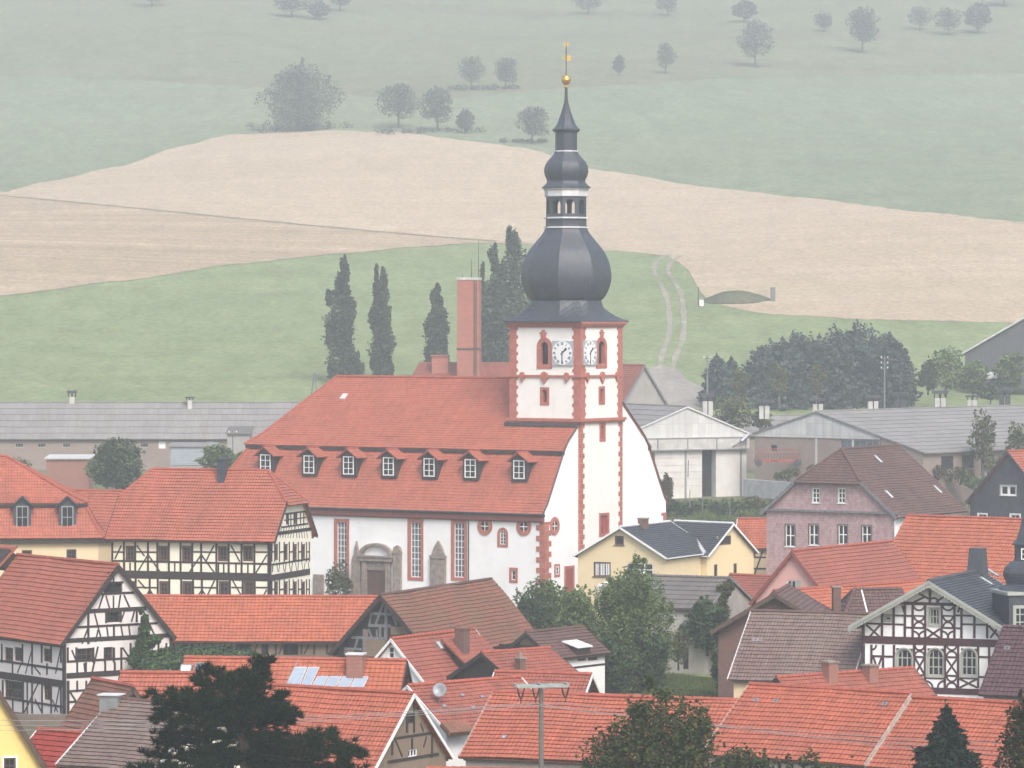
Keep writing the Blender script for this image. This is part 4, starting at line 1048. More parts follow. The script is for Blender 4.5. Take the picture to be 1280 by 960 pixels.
def round_window(F, cx, cy, r0, r1):
    u, z = F.pt(cx, cy); Mf = F.Mf; n = 24
    m = MB()
    for i in range(n):
        a0, a1 = 2*math.pi*i/n, 2*math.pi*(i+1)/n
        f = lambda a, r: (u+math.cos(a)*r, z+math.sin(a)*r*1.04)
        m.prism(Mf, [f(a0, r0), f(a0, r1), f(a1, r1), f(a1, r0)], -.09, .01)
    m.m = 1; m.prism(Mf, [(u+math.cos(2*math.pi*i/n)*r0, z+math.sin(2*math.pi*i/n)*r0) for i in range(n)], -.03, .0)
    m.m = 2; m.bar(Mf, u-r0, z, u+r0, z, .09, -.05, -.03); m.bar(Mf, u, z-r0, u, z+r0, .09, -.052, -.03)
    return m.build('round_window', [M['sandstone'], M['glass'], M['white_paint']], F.parent)
CF = church()
def wallstone(name, label, cat, zx0, zx1, ztop, shape, mat='stone_grey', t=.28, group=None):
    z3 = Zm(290, 440, 3.0)
    Fx = Face(CH, 'front', z3); u0, z1 = Fx.pt(zx0, ztop); u1, _ = Fx.pt(zx1, ztop); uc = (u0+u1)/2; w_ = u1-u0
    p = CH.Mw @ (Fx.Mf @ Vector((uc, -t-.12, 0)))
    p.z = -1.55; m = MB(); Mm = Matrix.Identity(4)
    hgt = z1-p.z
    if shape == 'obelisk': m.prism(Mm, [(-w_/2, 0), (w_/2, 0), (w_/2, hgt*.68), (w_*.3, hgt*.78), (0, hgt), (-w_*.3, hgt*.78), (-w_/2, hgt*.68)], 0, t)
    elif shape == 'cap': m.prism(Mm, [(-w_*.42, 0), (w_*.42, 0), (w_*.42, hgt*.86), (-w_*.42, hgt*.86)], 0, t); m.prism(Mm, [(-w_/2, hgt*.861), (w_/2, hgt*.861), (w_*.3, hgt*.97), (0, hgt), (-w_*.3, hgt*.97)], -.06, t)
    elif shape == 'epitaph':
        m.box(Mm, -w_/2, w_/2, 0, t, 0, hgt*.72); m.box(Mm, -w_*.52, w_*.52, -.08, t, hgt*.722, hgt*.77); m.prism(Mm, [(-w_*.42, hgt*.772), (w_*.42, hgt*.772), (w_*.25, hgt*.9), (0, hgt), (-w_*.25, hgt*.9)], 0, t)
        m.prism(Mm, [(-w_*.2, hgt*.1), (w_*.2, hgt*.1), (w_*.24, hgt*.35), (w_*.14, hgt*.52), (w_*.1, hgt*.62), (-w_*.1, hgt*.62), (-w_*.14, hgt*.52), (-w_*.24, hgt*.35)], -.13, 0)
    else: m.box(Mm, -w_/2, w_/2, 0, t, 0, hgt)
    o = m.build(name, M[mat]); o.location = p; o.rotation_euler = (R(-1), 0, CH.yaw); tag(o, label, cat, group); return o
wallstone('tombstone', 'pointed reddish tombstone against the church wall left of the portal', 'tombstone', 455, 487, 708, 'obelisk')
wallstone('tombstone', 'capped grey tombstone against the church wall right of the portal', 'tombstone', 607, 641, 724, 'cap')
wallstone('epitaph', 'tall carved stone epitaph between two tall church windows', 'epitaph', 749, 805, 706, 'epitaph')
wallstone('tombstone', 'broad grey stone slab by the church wall beside the half timbered house', 'tombstone', 312, 347, 833, 'slab')
wallstone('tombstone', 'small dark red stone slab on the church wall under the portal shoulder', 'tombstone', 458, 480, 832, 'slab', 'sandstone_dark', .12)
shrub('shrub', 'round green bush at the foot of the church portal', Vector(CH.Mw @ Vector((-22.6, -13.6, 0)))+Vector((0, 0, -1.4)), 4.2, 4.0, 1100, .3, 'leaf_olive', 11)
# ------------------------------------------------------------------ houses of the village
zA = Zm(130, 620, 4.5714); zB = Zm(0, 690, 4.571); zC = Zm(1060, 720, 5.818); zD = Zm(1200, 540, 3.69); zE = Zm(430, 730, 9.6)
zF = Zm(460, 850, 5.333); zG = Zm(0, 840, 5.333); zH = Zm(940, 590, 4.571); z7 = Zm(430, 720, 3.657); z8 = Zm(640, 620, 3.694)
z2c = Zm(880, 700, 3.2); z4 = Zm(0, 540, 3.048); z1c = Zm(900, 540, 3.368); z3c = Zm(860, 820, 3.048)

def rathaus():
    H = House('half_timbered_house', 'long half timbered house with cream panels and a hipped red roof, left of the church', 'house', (-25.42, 351.99, -18, 14.6, 9.1, 8.97, 5.1), mats=('tile_red', 'ridge_red'), wall='plaster_cream', oe=.55, og=.35, hipR=(.5, 2.2), hipL=(.55, 1.9), sag=.05)
    F = H.face('front'); F.zoom = zA
    F.hz(0, H.L, 8.75, .3)
    rails = [(320, [(50, 112), (180, 303), (508, 642), (718, 788), (862, 935)]), (523, [(190, 305), (515, 645), (728, 792), (868, 938)])]
    for y, segs in rails:
        for a, b in segs: F.h(a, b, y, .13)
    F.h(45, 945, 379, .16); F.h(60, 945, 455, .5); F.h(60, 945, 437, .12); F.h(60, 945, 474, .12)
    for x in (48, 115, 179, 252, 306, 371, 438, 505, 556, 643, 713, 787, 860): F.v(x, 262, 445, .17)
    for x in (182, 262, 308, 374, 442, 510, 560, 648, 720, 793, 862): F.v(x, 470, 640, .17)
    F.v(946, 262, 700, .34)
    for x in (118, 150, 405, 655, 685, 755, 823): F.v(x, 382, 440, .12)
    for a in ((252, 335, 190, 440), (252, 335, 325, 440), (188, 282, 232, 345), (556, 335, 485, 440), (556, 335, 632, 440), (628, 282, 582, 375), (726, 282, 776, 375), (932, 335, 868, 440), (100, 282, 62, 360), (75, 385, 100, 440),
              (262, 535, 226, 600), (262, 535, 300, 600), (195, 480, 240, 530), (560, 535, 520, 600), (560, 535, 600, 600), (632, 482, 590, 570), (735, 482, 785, 570), (930, 535, 895, 600)): F.d(*a)
    for x0, x1 in ((122, 174), (311, 366), (444, 500), (649, 708), (793, 852)):
        F.win(x0, 284, x1, 374, 2, 3, mat='brown_paint', depth=.14, bar=.06, fw=.2)
    for x0, x1 in ((132, 176), (314, 369), (447, 505), (654, 714), (798, 857)):
        F.win(x0, 486, x1, 580, 2, 3, mat='brown_paint', depth=.14, bar=.06, fw=.2)
    F.finish()
    Rr = H.face('right'); Rr.zoom = zA
    for y0, y1 in ((262, 376), (476, 590)):
        for x0, x1 in ((977, 998), (1031, 1054), (1083, 1106), (1131, 1153)):
            Rr.win(x0, y0+12, x1, y1-8, 1, 2, mat='brown_paint', depth=.14, fw=.22, bar=.06)
        for x in (958, 974, 1001, 1028, 1057, 1080, 1109, 1128, 1156, 1172): Rr.v(x, y0, y1, .16)
        for a, b in ((958, 974), (1001, 1028), (1057, 1080), (1109, 1128), (1156, 1172)): Rr.h(a, b, (y0+y1)/2, .12)
    Rr.hz(0, H.W, H.h+.02, .28); Rr.h(950, 1175, 376, .14); Rr.h(950, 1175, 452, .46); Rr.h(950, 1175, 436, .1)
    for i, x in enumerate(range(968, 1172, 18)): Rr.d(x, 380, x+(8 if i % 2 else -6), 434, .11)
    for i, x in enumerate(range(1008, 1172, 15)): Rr.d(x+(6 if x < 1090 else -4), 172, x+(-3 if x < 1090 else 4), 240, .1)
    Rr.h(1015, 1165, 168, .14); Rr.h(1030, 1155, 130, .1); Rr.h(1035, 1150, 95, .14)
    for x in (1052, 1066, 1084, 1100, 1122, 1140): Rr.v(x, 95, 168, .12)
    Rr.win(1040, 100, 1054, 164, 1, 2, mat='brown_paint', fw=.14); Rr.win(1085, 100, 1099, 162, 1, 2, mat='brown_paint', fw=.14)
    Rr.finish()
    H.chimney(278, 597, .62, 1.5, .8, 'slate_dark', 'slate_dark'); H.finish(); return H
rathaus()
H = House('house', 'low red roofed house rear wing behind the left end of the long half timbered house', 'house', (-36.0, 366.5, -18, 11.5, 7.3, 7.9, 3.76), mats=('tile_red', 'ridge_red'), wall='plaster_sand', sag=.04); H.finish()

def mansard_house():
    L, W, yaw = 16.0, 10.9, 6.0; c_ = P(129.6, 670, 342); a_ = R(yaw); X = c_.x-((L/2+.45)*math.cos(a_)+(W/2+.45)*math.sin(a_)); Y = 342-((L/2+.45)*math.sin(a_)-(W/2+.45)*math.cos(a_))
    H = Frame0(); H.Mw = Matrix.Translation((X, Y, 0)) @ Matrix.Rotation(R(yaw), 4, 'Z'); H.yaw = R(yaw)
    H.o = thing('mansard_house', 'cream house with red mansard roof and two slate dormers at the left edge', 'house', (X, Y, 0), R(yaw))
    H.holes = {k: [] for k in ('front', 'right')}; H.fr = {k: frame(k, L, W) for k in H.holes}
    low = [(.45, 8.85), (-.1, 9.6), (-1.2, 11.75)]; up = [(-.85, 11.7), (-1.9, 12.25), (-W/2, 15.4)]
    mb = MB(); runs = {(-.85): -.85, (-1.9): -2.1, (-W/2): -7.6}
    for prof in (low, up):
        for i in range(2):
            (d0, z0), (d1, z1) = prof[i], prof[i+1]; x0 = L/2+runs.get(d0, d0); x1 = L/2+runs.get(d1, d1); y0 = W/2+d0; y1 = max(W/2+d1, 0)
            if prof is up and i == 1: fr = lambda sg: [(-x0, sg*y0, z0), (x0, sg*y0, z0), (x1, 0, z1), (x1-.1, 0, z1)] if False else [(-L/2-.8, sg*y0, z0), (x0, sg*y0, z0), (x1, 0, z1), (-L/2-.8, 0, z1)]
            else: fr = lambda sg: [(-L/2-.8, sg*y0, z0), (x0, sg*y0, z0), (x1, sg*y1, z1), (-L/2-.8, sg*y1, z1)]
            for sg in (-1, 1): roof_slope(mb, fr(sg), .33, .035, .03)
            roof_slope(mb, [(x0, -y0, z0), (x0, y0, z0), (x1, y1, z1), (x1, -y1, z1)] if y1 > 0 else [(x0, -y0, z0), (x0, y0, z0), (x1, 0, z1)], .33, .035, .02)
    mb.m = 1
    for sg in (-1, 1):
        for a, b in ((low[0], low[1]), (low[1], low[2]), (up[0], up[1]), (up[1], up[2])):
            ridge_caps(mb, (L/2+runs.get(a[0], a[0]), sg*(W/2+a[0]), a[1]+.04), (L/2+runs.get(b[0], b[0]), sg*max(W/2+b[0], 0), b[1]+.04), .12)
    ridge_caps(mb, (-L/2-.8, 0, 15.45), (L/2-7.6, 0, 15.45))
    roof = mb.build('roof', [M['tile_red'], M['ridge_red']], H.o)
    e = MB(); e.box(None, -L/2, L/2+.4, -W/2-.4, -W/2-.003, 8.45, 8.7); e.box(None, L/2+.003, L/2+.4, -W/2+.0, W/2, 8.45, 8.7); e.box(None, -L/2, L/2-.85, -W/2+.86, -W/2+1.3, 11.36, 11.6); e.build('eaves', M['timber'], roof)
    F = Face(H, 'front', z4)
    F.win(83, 450, 122, 478, 2, 1, mat='brown_paint', fw=.1); F.win(253, 447, 291, 485, 2, 2, mat='brown_paint', fw=.1); F.win(-80, 452, -42, 480, 2, 2, mat='brown_paint', fw=.1)
    w_ = MB(); wall_faces(w_, H.fr['front'], [(0, -1.5), (L, -1.5), (L, 8.8), (0, 8.8)], H.holes['front']); wall_faces(w_, H.fr['right'], [(0, -1.5), (W, -1.5), (W, 8.8), (0, 8.8)], [])
    wall_faces(w_, frame('back', L, W), [(0, -1.5), (L, -1.5), (L, 8.8), (0, 8.8)], []); wall_faces(w_, frame('left', L, W), [(0, -1.5), (W, -1.5), (W, 8.8), (0, 8.8)], [])
    w_.build('wall', M['plaster_sand'], H.o)
    for zx in (85, 257):
        u, zb = F.pt(zx, 368); x = u-L/2; y = -W/2+.25; zt = zb+2.0; hw = .72
        m = MB(); m.box(None, x-hw, x+hw, y, -W/2+2.6, zb-.3, zt); m.mesh([(x-hw, y, zt), (x+hw, y, zt), (x, y, zt+.6), (x-hw, -W/2+2.9, zt), (x+hw, -W/2+2.9, zt), (x, -W/2+2.9, zt+.6)], [(0, 1, 2), (3, 5, 4)])
        dm = m.build('dormer', M['slate_dark'], H.o); r = MB()
        for sg in (-1, 1): roof_slope(r, [(x+sg*(hw+.22), y-.3, zt-.18), (x+sg*(hw+.22), -W/2+3, zt-.18), (x, -W/2+3, zt+.66), (x, y-.3, zt+.66)], .25, .02, 0, .07)
        r.build('dormer_roof', M['slate'], dm)
        window(dm, Matrix.Translation((0, y, 0)), x-.5, x+.5, zb, zt-.15, 2, 2, 'metal_grey', 0, .1, .06, single=True, y0=-.012)
mansard_house()

def tgable():
    H = House('half_timbered_house', 'half timbered house with red roof and ivy on its tall gable, at the left edge', 'house', (-31.06, 290.16, -54.2, 13.6, 8.4, 5.3, 4.85), mats=('tile_red', 'ridge_red'), wall='plaster_infill', oe=.35, og=.3, sag=.06, course=.36)
    F = H.face('front'); F.zoom = zB
    F.hz(0, H.L, 5.05, .36)
    F.h(-200, 375, 632, .16); F.h(-200, 375, 708, .36); F.h(-200, 375, 725, .2); F.h(-200, 375, 842, .15); F.h(-200, 375, 922, .25)
    for x in (-60, 12, 130, 185, 240, 294, 350): F.v(x, 525, 632, .17)
    for x in (-40, 73, 185, 270): F.v(x, 636, 700, .14)
    for x in (-60, 18, 134, 185, 242, 294, 350): F.v(x, 732, 922, .18)
    F.v(75, 845, 920, .14); F.v(368, 525, 930, .4); F.v(158, 735, 922, .12)
    for a in ((182, 560, 146, 695), (192, 650, 232, 700), (345, 560, 318, 695), (120, 640, 100, 690) , (225, 738, 140, 915), (345, 750, 312, 915), (200, 840, 240, 915), (300, 845, 330, 915)): F.d(*a)
    for a in ((22, 545, 74, 624, 2), (78, 545, 126, 624, 2), (244, 552, 290, 628, 2), (22, 736, 130, 838, 3), (246, 738, 290, 848, 2), (-130, 550, -70, 628, 2), (-130, 740, -70, 840, 2)): F.win(*a[:4], a[4], 2, mat='brown_paint', depth=.2, fw=.1)
    F.finish()
    G_ = H.face('right'); G_.zoom = zB
    G_.hz(0, H.W, 5.12, .3); G_.h(380, 990, 712, .38, 668); G_.h(385, 985, 634, .15, 585); G_.h(440, 900, 438, .15, 398); G_.h(500, 835, 346, .28, 314); G_.h(555, 765, 240, .16, 232); G_.h(618, 672, 118, .14); G_.h(580, 705, 175, .14)
    for x in (386, 436, 532, 598, 650, 692): G_.v(x, 545, 630, .15)
    for x in (745, 800, 850, 905, 950): G_.v(x, 520, 600, .14); G_.v(x+20, 605, 680, .14)
    for a in ((815, 330, 880, 470), (850, 400, 850, 500), (800, 410, 790, 495)): G_.d(*a, .13)
    for x in (440, 490, 600, 655, 692): G_.v(x, 630, 700, .14)
    for a in ((560, 540, 525, 690), (480, 635, 488, 700), (410, 560, 436, 625), (700, 545, 735, 600)): G_.d(*a)
    G_.v(504, 345, 525, .16); G_.v(606, 330, 405, .16); G_.v(688, 330, 400, .16); G_.v(650, 415, 505, .14); G_.v(780, 325, 400, .14)
    for a in ((540, 350, 582, 510), (500, 440, 468, 525), (710, 340, 690, 400), (735, 415, 745, 495), (690, 420, 705, 500), (610, 430, 620, 505), (770, 330, 750, 400), (560, 445, 545, 515)): G_.d(*a, .12)
    for a in ((590, 245, 562, 330), (605, 250, 628, 330), (648, 250, 648, 325), (688, 245, 676, 325), (708, 245, 740, 318), (630, 118, 626, 175), (646, 118, 650, 175)): G_.d(*a, .12)
    G_.h(385, 520, 795, .14, 788); G_.h(385, 500, 858, .14, 850); G_.v(388, 735, 925, .2); G_.v(440, 735, 800, .13); G_.v(492, 735, 800, .13); G_.d(400, 800, 435, 855); G_.v(560, 735, 800, .13)
    G_.win(440, 550, 530, 622, 3, 2, mat='brown_paint', depth=.2, fw=.1); G_.win(602, 543, 646, 620, 2, 2, mat='brown_paint', depth=.2, fw=.1)
    G_.win(610, 336, 685, 402, 2, 2, mat='timber', depth=.2, fw=.1, glass='dark'); G_.win(592, 180, 700, 240, 2, 1, mat='timber', depth=.2, fw=.08, glass='dark')
    G_.finish()
    H.finish(.22)
    pl = MB(); z = F.pt(200, 930)[1]
    pl.box(None, -H.L/2-.06, H.L/2+.06, -H.W/2-.06, H.W/2+.06, -1.5, z); pl.build('plinth', M['rubble'], H.o)
    # shed dormer at the left edge of the picture
    Mr = H.roof_frame(2, 706); d = MB(); d.box(Mr, -1.4, 1.2, -.75, .1, -.4, .9); dm = d.build('dormer', M['timber'], H.o)
    r = MB(); roof_slope(r, [Mr @ Vector(p) for p in ((-1.7, -.72, -.7), (1.45, -.72, -.7), (1.45, -.52, 1.4), (-1.7, -.52, 1.4))], .3, .03, 0, .08); r.build('dormer_roof', M['tile_red'], dm)
    return H
TG = tgable()

H = House('barn', 'long low barn with an even red roof below the half timbered house', 'barn', (-19.3, 316.0, -2.9, 22.5, 5.4, 3.1, 2.72), mats=('tile_orange', 'ridge_red'), wall='clay', oe=.45, og=.2, sag=.05, course=.33)
F = H.face('front'); F.zoom = Zm(150, 720, 3.879); F.hz(0, H.L, 2.75, .22)
for x in range(260, 1090, 62): F.v(x, 320, 380, .15)
for x in range(300, 1060, 124): F.d(x, 320, x-26, 380)
for x0, x1 in ((270, 330), (560, 640), (685, 720), (790, 865)): F.win(x0, 324, x1, 384, 2, 1, mat='timber', glass='dark', fw=.06, depth=.3)
F.finish(); H.finish()

def brbarn():
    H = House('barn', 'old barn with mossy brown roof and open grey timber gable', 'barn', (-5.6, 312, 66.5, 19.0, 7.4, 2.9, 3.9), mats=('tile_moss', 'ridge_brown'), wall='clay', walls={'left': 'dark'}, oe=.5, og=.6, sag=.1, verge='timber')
    G_ = H.face('left'); G_.zoom = zE
    for c in ([(222, 660), (520, 660), (400, 870), (222, 870)], [(560, 505), (800, 520), (812, 600), (560, 610)], [(0, 800), (120, 790), (120, 830), (0, 840)], [(235, 545), (290, 545), (290, 640), (235, 640)]):
        q = [G_.pt(*p) for p in c]; k = MB(); k.prism(G_.Mf, q[::-1], -.012, .01); k.build('clay_panel', M['clay'], H.o)
    G_.h(335, 690, 360, .2); G_.h(290, 560, 500, .22); G_.h(90, 520, 648, .2); G_.h(0, 215, 780, .18)
    G_.v(505, 200, 640, .22); G_.d(480, 210, 375, 500, .18); G_.d(530, 215, 630, 500, .18); G_.v(240, 540, 800, .16); G_.d(295, 540, 335, 640, .16); G_.v(435, 520, 640, .18); G_.v(395, 545, 630, .14); G_.d(165, 650, 130, 770, .15); G_.d(715, 400, 735, 500, .16); G_.d(330, 345, 300, 500, .15); G_.v(495, 540, 650, .16)
    G_.finish('timber_grey'); H.finish(.5)
brbarn()

H = House('house', 'white gabled house with red roof and a brick chimney on its shed dormer', 'house', (-5.25, 277.6, 57, 9.5, 5.2, 3.29, 2.65), mats=('tile_old', 'ridge_red'), wall='white', oe=.35, og=.25, verge='white_paint', sag=.05)
F = H.face('left'); F.zoom = z7; F.win(203, 325, 229, 376, 1, 2, mat='white_paint', fw=.05, bar=.05, depth=.15, sur='white_paint', sw=.1); F.finish(); H.finish()
H.skylight(549.5, 807, .55, .7)
Mr = H.roof_frame(588, 822); d = MB(); d.box(Mr, -2.0, 1.9, -.60, .25, -1.05, .1); dm = d.build('dormer', M['timber'], H.o)
r = MB(); roof_slope(r, [Mr @ Vector(p) for p in ((-2.4, -.78, -1.3), (2.2, -.78, -1.3), (2.2, -.45, 1.5), (-2.4, -.45, 1.5))], .34, .03, .01, .1); r.build('dormer_roof', M['tile_old'], dm)
c = MB(); pc = Mr @ Vector((-1.3, -.6, .3)); c.box(None, pc.x-.36, pc.x+.36, pc.y-.36, pc.y+.36, pc.z-.5, pc.z+1.35); c.box(None, pc.x-.41, pc.x+.41, pc.y-.41, pc.y+.41, pc.z+1.351, pc.z+1.45); c.build('chimney', M['brick_brown'], H.roof)
H = House('house', 'low red roofed house with a stubby capped chimney behind the power pole', 'house', ext((0.76, 269.3, 41.8, 4.06, 6.07, 3.95, 1.6), 5.4, '+'), mats=('tile_old', 'ridge_red'), wall='plaster_sand', walls={'left': 'timber'}, sag=.04)  # dark timber colour on the left gable imitates a shaded dormer front
H.chimney(650.5, 838, .5, .75, .5, 'brick_brown', 'stone_grey', pots=1); H.finish()
H = House('house', 'narrow brown roofed house with bare gable and white dormer beside the big shrubs', 'house', (3.1, 299.2, 52.5, 6.4, 4.2, 3.08, 1.5), mats=('tile_brown', 'ridge_brown'), wall='clay', walls={'front': 'white'}, sag=.05)
Fw = H.face('front'); Fw.win(722, 815.5, 733, 826, 2, 1, mat='brown_paint', fw=.08); Fw.win(735, 815, 747, 825.5, 2, 1, mat='brown_paint', fw=.08); Fw.hz(0, H.L, 2.0, .14); Fw.finish()
F = H.face('left'); F.zoom = z7; F.win(765, 323, 797, 350, 2, 2, mat='brown_paint', fw=.08); F.v(740, 320, 400, .12); F.v(800, 300, 400, .12); F.h(710, 870, 318, .12); F.finish(); H.finish()
p = H.on_roof(722, 811); m = MB(); m.mesh([(p.x-.9, p.y-.7, p.z+.12), (p.x+.9, p.y-.7, p.z+.12), (p.x+.9, p.y+.75, p.z+.5), (p.x-.9, p.y+.75, p.z+.5), (p.x-.9, p.y-.7, p.z+.2), (p.x+.9, p.y-.7, p.z+.2), (p.x+.9, p.y+.75, p.z+.58), (p.x-.9, p.y+.75, p.z+.58)], [(0,3,2,1),(4,5,6,7),(0,1,5,4),(1,2,6,5),(2,3,7,6),(3,0,4,7)])
can = m.build('dormer_roof', M['white_paint'], H.roof); m = MB(); m.box(None, p.x-.8, p.x+.8, p.y-.55, p.y+.7, p.z-.6, p.z+.15); m.build('dormer', M['timber'], H.roof)
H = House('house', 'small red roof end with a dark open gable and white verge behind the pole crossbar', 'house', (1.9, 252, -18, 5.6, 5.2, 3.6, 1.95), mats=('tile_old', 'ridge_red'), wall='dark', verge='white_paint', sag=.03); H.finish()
def dish():
    H = House('house', 'house with worn red roof, white gable and a satellite dish between two larger roofs', 'house', (-2.8, 246.4, 40.9, 8.2, 6.4, 3.4, 2.15), mats=('tile_old', 'ridge_red'), wall='white', verge='white_paint', sag=.05); H.finish()
    Mr = H.roof_frame(547, 879); m = MB(); m.tube([Mr @ Vector((0, .05, -.1)), Mr @ Vector((0, -.55, 0)), Mr @ Vector((0, -.6, .25))], .03, 5); mast = m.build('dish_mast', M['metal_grey'], H.roof)
    d = MB(); d.sm = True; Md = Matrix.Translation(Mr @ Vector((0, -.75, .3))) @ Matrix.Rotation(R(-55), 4, 'Z') @ Matrix.Rotation(R(72), 4, 'X'); d.lathe([(.02, -.10), (.2, -.085), (.36, -.03), (.43, .02), (.40, .03), (.2, -.06), (.02, -.08)], 18, Md)
    d.build('satellite_dish', M['metal_grey'], H.roof)
    for px, py in ((577, 870), (602, 872), (591, 885.5), (555, 884)): H.skylight(px, py, .28, .2, mat='zinc', name='snow_guard', proud=.12)
    H2 = H.roof_frame(572, 912); m = MB(); m.box(H2, -1.0, .9, -.25, .05, -.5, .5); m.build('moss_patch', M['tile_moss'], H.roof)
dish()
def stonegable():
    H = House('barn', 'red roofed barn with bare clay and timber gable, white edged, near the power pole', 'barn', (-9.25, 225.1, -32.8, 8.95, 7.0, 3.55, 3.45), mats=('tile_near', 'ridge_red'), wall='clay', verge='white_paint', oe=.3, og=.3, sag=.06)
    G_ = H.face('right'); G_.zoom = zF
    for x, a, b in ((160, 380, 500), (425, 360, 515), (305, 150, 350), (258, 170, 350), (292, 390, 460)): G_.v(x, a, b, .13)
    for a in ((175, 385, 228, 510), (350, 290, 370, 345), (390, 375, 370, 450)): G_.d(*a, .12)
    G_.h(190, 420, 370, .13); G_.h(250, 310, 225, .12); G_.h(130, 470, 520, .16)
    G_.win(262, 235, 302, 290, 1, 1, mat='timber', glass='dark', fw=.05); G_.win(268, 462, 330, 512, 3, 1, mat='white_paint', fw=.06, bar=.08); G_.finish(); H.finish()
stonegable()
def solar():
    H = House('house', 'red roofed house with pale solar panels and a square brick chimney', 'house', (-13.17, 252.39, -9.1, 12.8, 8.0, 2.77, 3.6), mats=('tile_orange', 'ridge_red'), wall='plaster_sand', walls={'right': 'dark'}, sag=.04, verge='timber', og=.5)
    H.finish()
    H.chimney(445, 842, 1.0, 1.15, .9, 'brick', 'zinc')
    z6 = Zm(150, 720, 3.879)
    m = MB(); g = MB()
    def quad(c, th=.12):
        pts = [H.on_roof(*z6(*q)) for q in c]; n = Vector((0, -H.r, H.W/2)).normalized(); n = Vector((0, -H.r/math.hypot(H.r, H.W/2), (H.W/2)/math.hypot(H.r, H.W/2)))
        lo = [p+n*.02 for p in pts]; hi = [p+n*th for p in pts]
        b = MB(); b.mesh([tuple(p) for p in lo+hi], [(0, 1, 2, 3), (7, 6, 5, 4)]+[(i, i+4, (i+1) % 4+4, (i+1) % 4) for i in range(4)])
        cen = sum(hi, Vector())/4; b.m = 1; b.poly([cen+(p-cen)*.93+n*.006 for p in hi]); return b
    for c in ([(810, 540), (872, 540), (908, 447), (850, 447)], [(878, 540), (925, 540), (968, 448), (914, 448)], [(930, 541), (985, 541), (1012, 491), (960, 491)], [(990, 541), (1050, 541), (1076, 492), (1018, 492)], [(1055, 542), (1112, 542), (1138, 492), (1082, 492)], [(1118, 543), (1182, 543), (1206, 493), (1144, 493)]):
        quad(c).build('solar_panel', [M['zinc'], M['solar']], H.roof)
    quad([(798, 540), (806, 540), (876, 395), (868, 395)], .07).build('flashing', M['metal_grey'], H.roof)
    p = H.roof_frame(235, 842); o = H.skylight(251, 837, .8, 1.0, mat='glass_blue'); o2 = H.skylight(233, 842, .7, .9, mat='white_paint', proud=.35, name='open_skylight')
solar()
H = House('house', 'small red roof behind the pine, below the ivy covered bank', 'house', (-20.4, 243.5, -6.8, 4.6, 7.0, 2.9, 3.4), mats=('tile_red', 'ridge_red'), wall='plaster_grey', sag=.04); H.finish()
H = House('barn', 'big red foreground roof with a mortared left verge, behind the power pole', 'barn', ext((5.56, 234, -21, 13.7, 9.8, 2.9, 2.92), 17.0), mats=('tile_near', 'ridge_red'), wall='plaster_infill', verge='verge_grey', oe=.4, og=.25, sag=.06, course=.36); H.finish()
H.skylight(630, 922, .25, .3, mat='zinc')
def roofB():
    H = House('barn', 'orange red foreground roof between two grey mortared verges above a timbered wall', 'barn', (16.98, 222.4, -33.8, 9.4, 9.21, 4.29, 2.99), mats=('tile_near', 'ridge_red'), wall='plaster_infill', verge='verge_grey', oe=.5, og=.25, sag=.05, course=.37)
    F = H.face('front'); F.zoom = z3c
    for x in range(120, 670, 46): F.v(x, 380, 440, .16)
    for x in range(150, 640, 92): F.d(x, 385, x+22, 440)
    F.win(155, 388, 192, 428, 2, 1, mat='brown_paint'); F.win(530, 394, 568, 430, 2, 1, mat='brown_paint'); F.finish(); H.finish()
    for px, py in ((945, 876), (970, 877), (1106, 881)): H.skylight(px, py, .25, .3, mat='metal_dark', name='vent_tile')
roofB()
H = House('barn', 'orange roof at the lower right corner behind the dark spruce', 'barn', (16.98+11.15*math.cos(R(-33.8)), 222.4+11.15*math.sin(R(-33.8)), -33.8, 12.0, 9.21, 4.1, 2.99), mats=('tile_near', 'ridge_red'), wall='plaster_sand', verge='verge_grey', og=.1, sag=.05, course=.37); H.finish()
H = House('house', 'low red roof with two brick chimneys in front of the ornate half timbered house', 'house', (20, 248.83, 36.6, 10.35, 6.06, 3.55, 2.29), mats=('tile_old', 'ridge_red'), wall='plaster_cream', sag=.04)
H.chimney(1037, 849, .7, 1.0, .7, 'brick', 'stone_grey'); H.chimney(1088, 848, .7, .75, .7, 'brick', 'stone_grey'); H.finish()
H = House('barn', 'barn with a greyed brown roof and white left verge beside the garden', 'barn', (19.87, 275.2, -22.3, 7.9, 8.8, 3.69, 3.85), mats=('tile_grey', 'ridge_brown'), wall='plaster_sand', verge='zinc', sag=.05)
F = H.face('front'); F.zoom = z2c; F.win(195, 490, 228, 508, 2, 1, mat='brown_paint'); F.finish(); H.finish(); H.skylight(944, 800.5, .35, .3, mat='tile_old', name='roof_patch'); H.skylight(950, 800.5, .3, .3, mat='tile_old', name='roof_patch')
H = House('house', 'house with brown brick gable under broad dark eaves, behind the greyed barn roof', 'house', (18.68, 287.2, 80, 8, 7.9, 5.95, 2.35), mats=('tile_brown', 'ridge_brown'), wall='brick_brown', verge='timber_brown', oe=.5, og=.7)
F = H.face('left'); F.zoom = z2c; F.v(312, 150, 230, .18); F.h(240, 390, 205, .18); F.finish('timber_brown'); H.finish()
H = House('house', 'small house with hipped brown roof, a chimney and a white verge strip', 'house', (24.6, 291.2, 8.4, 5.0, 8.0, 4.62, 3.39), mats=('tile_brown', 'ridge_brown'), wall='plaster_grey', hipL=(.1, 1.9), sag=.05)
H.chimney(1045.5, 747, .55, .7, .55, 'brick_brown', 'stone_grey'); H.finish()
Mr = H.roof_frame(1081, 755); m = MB(); m.box(Mr, -.05, .05, -.08, .02, -1.5, 1.5); m.build('white_flashing', M['white_paint'], H.roof)
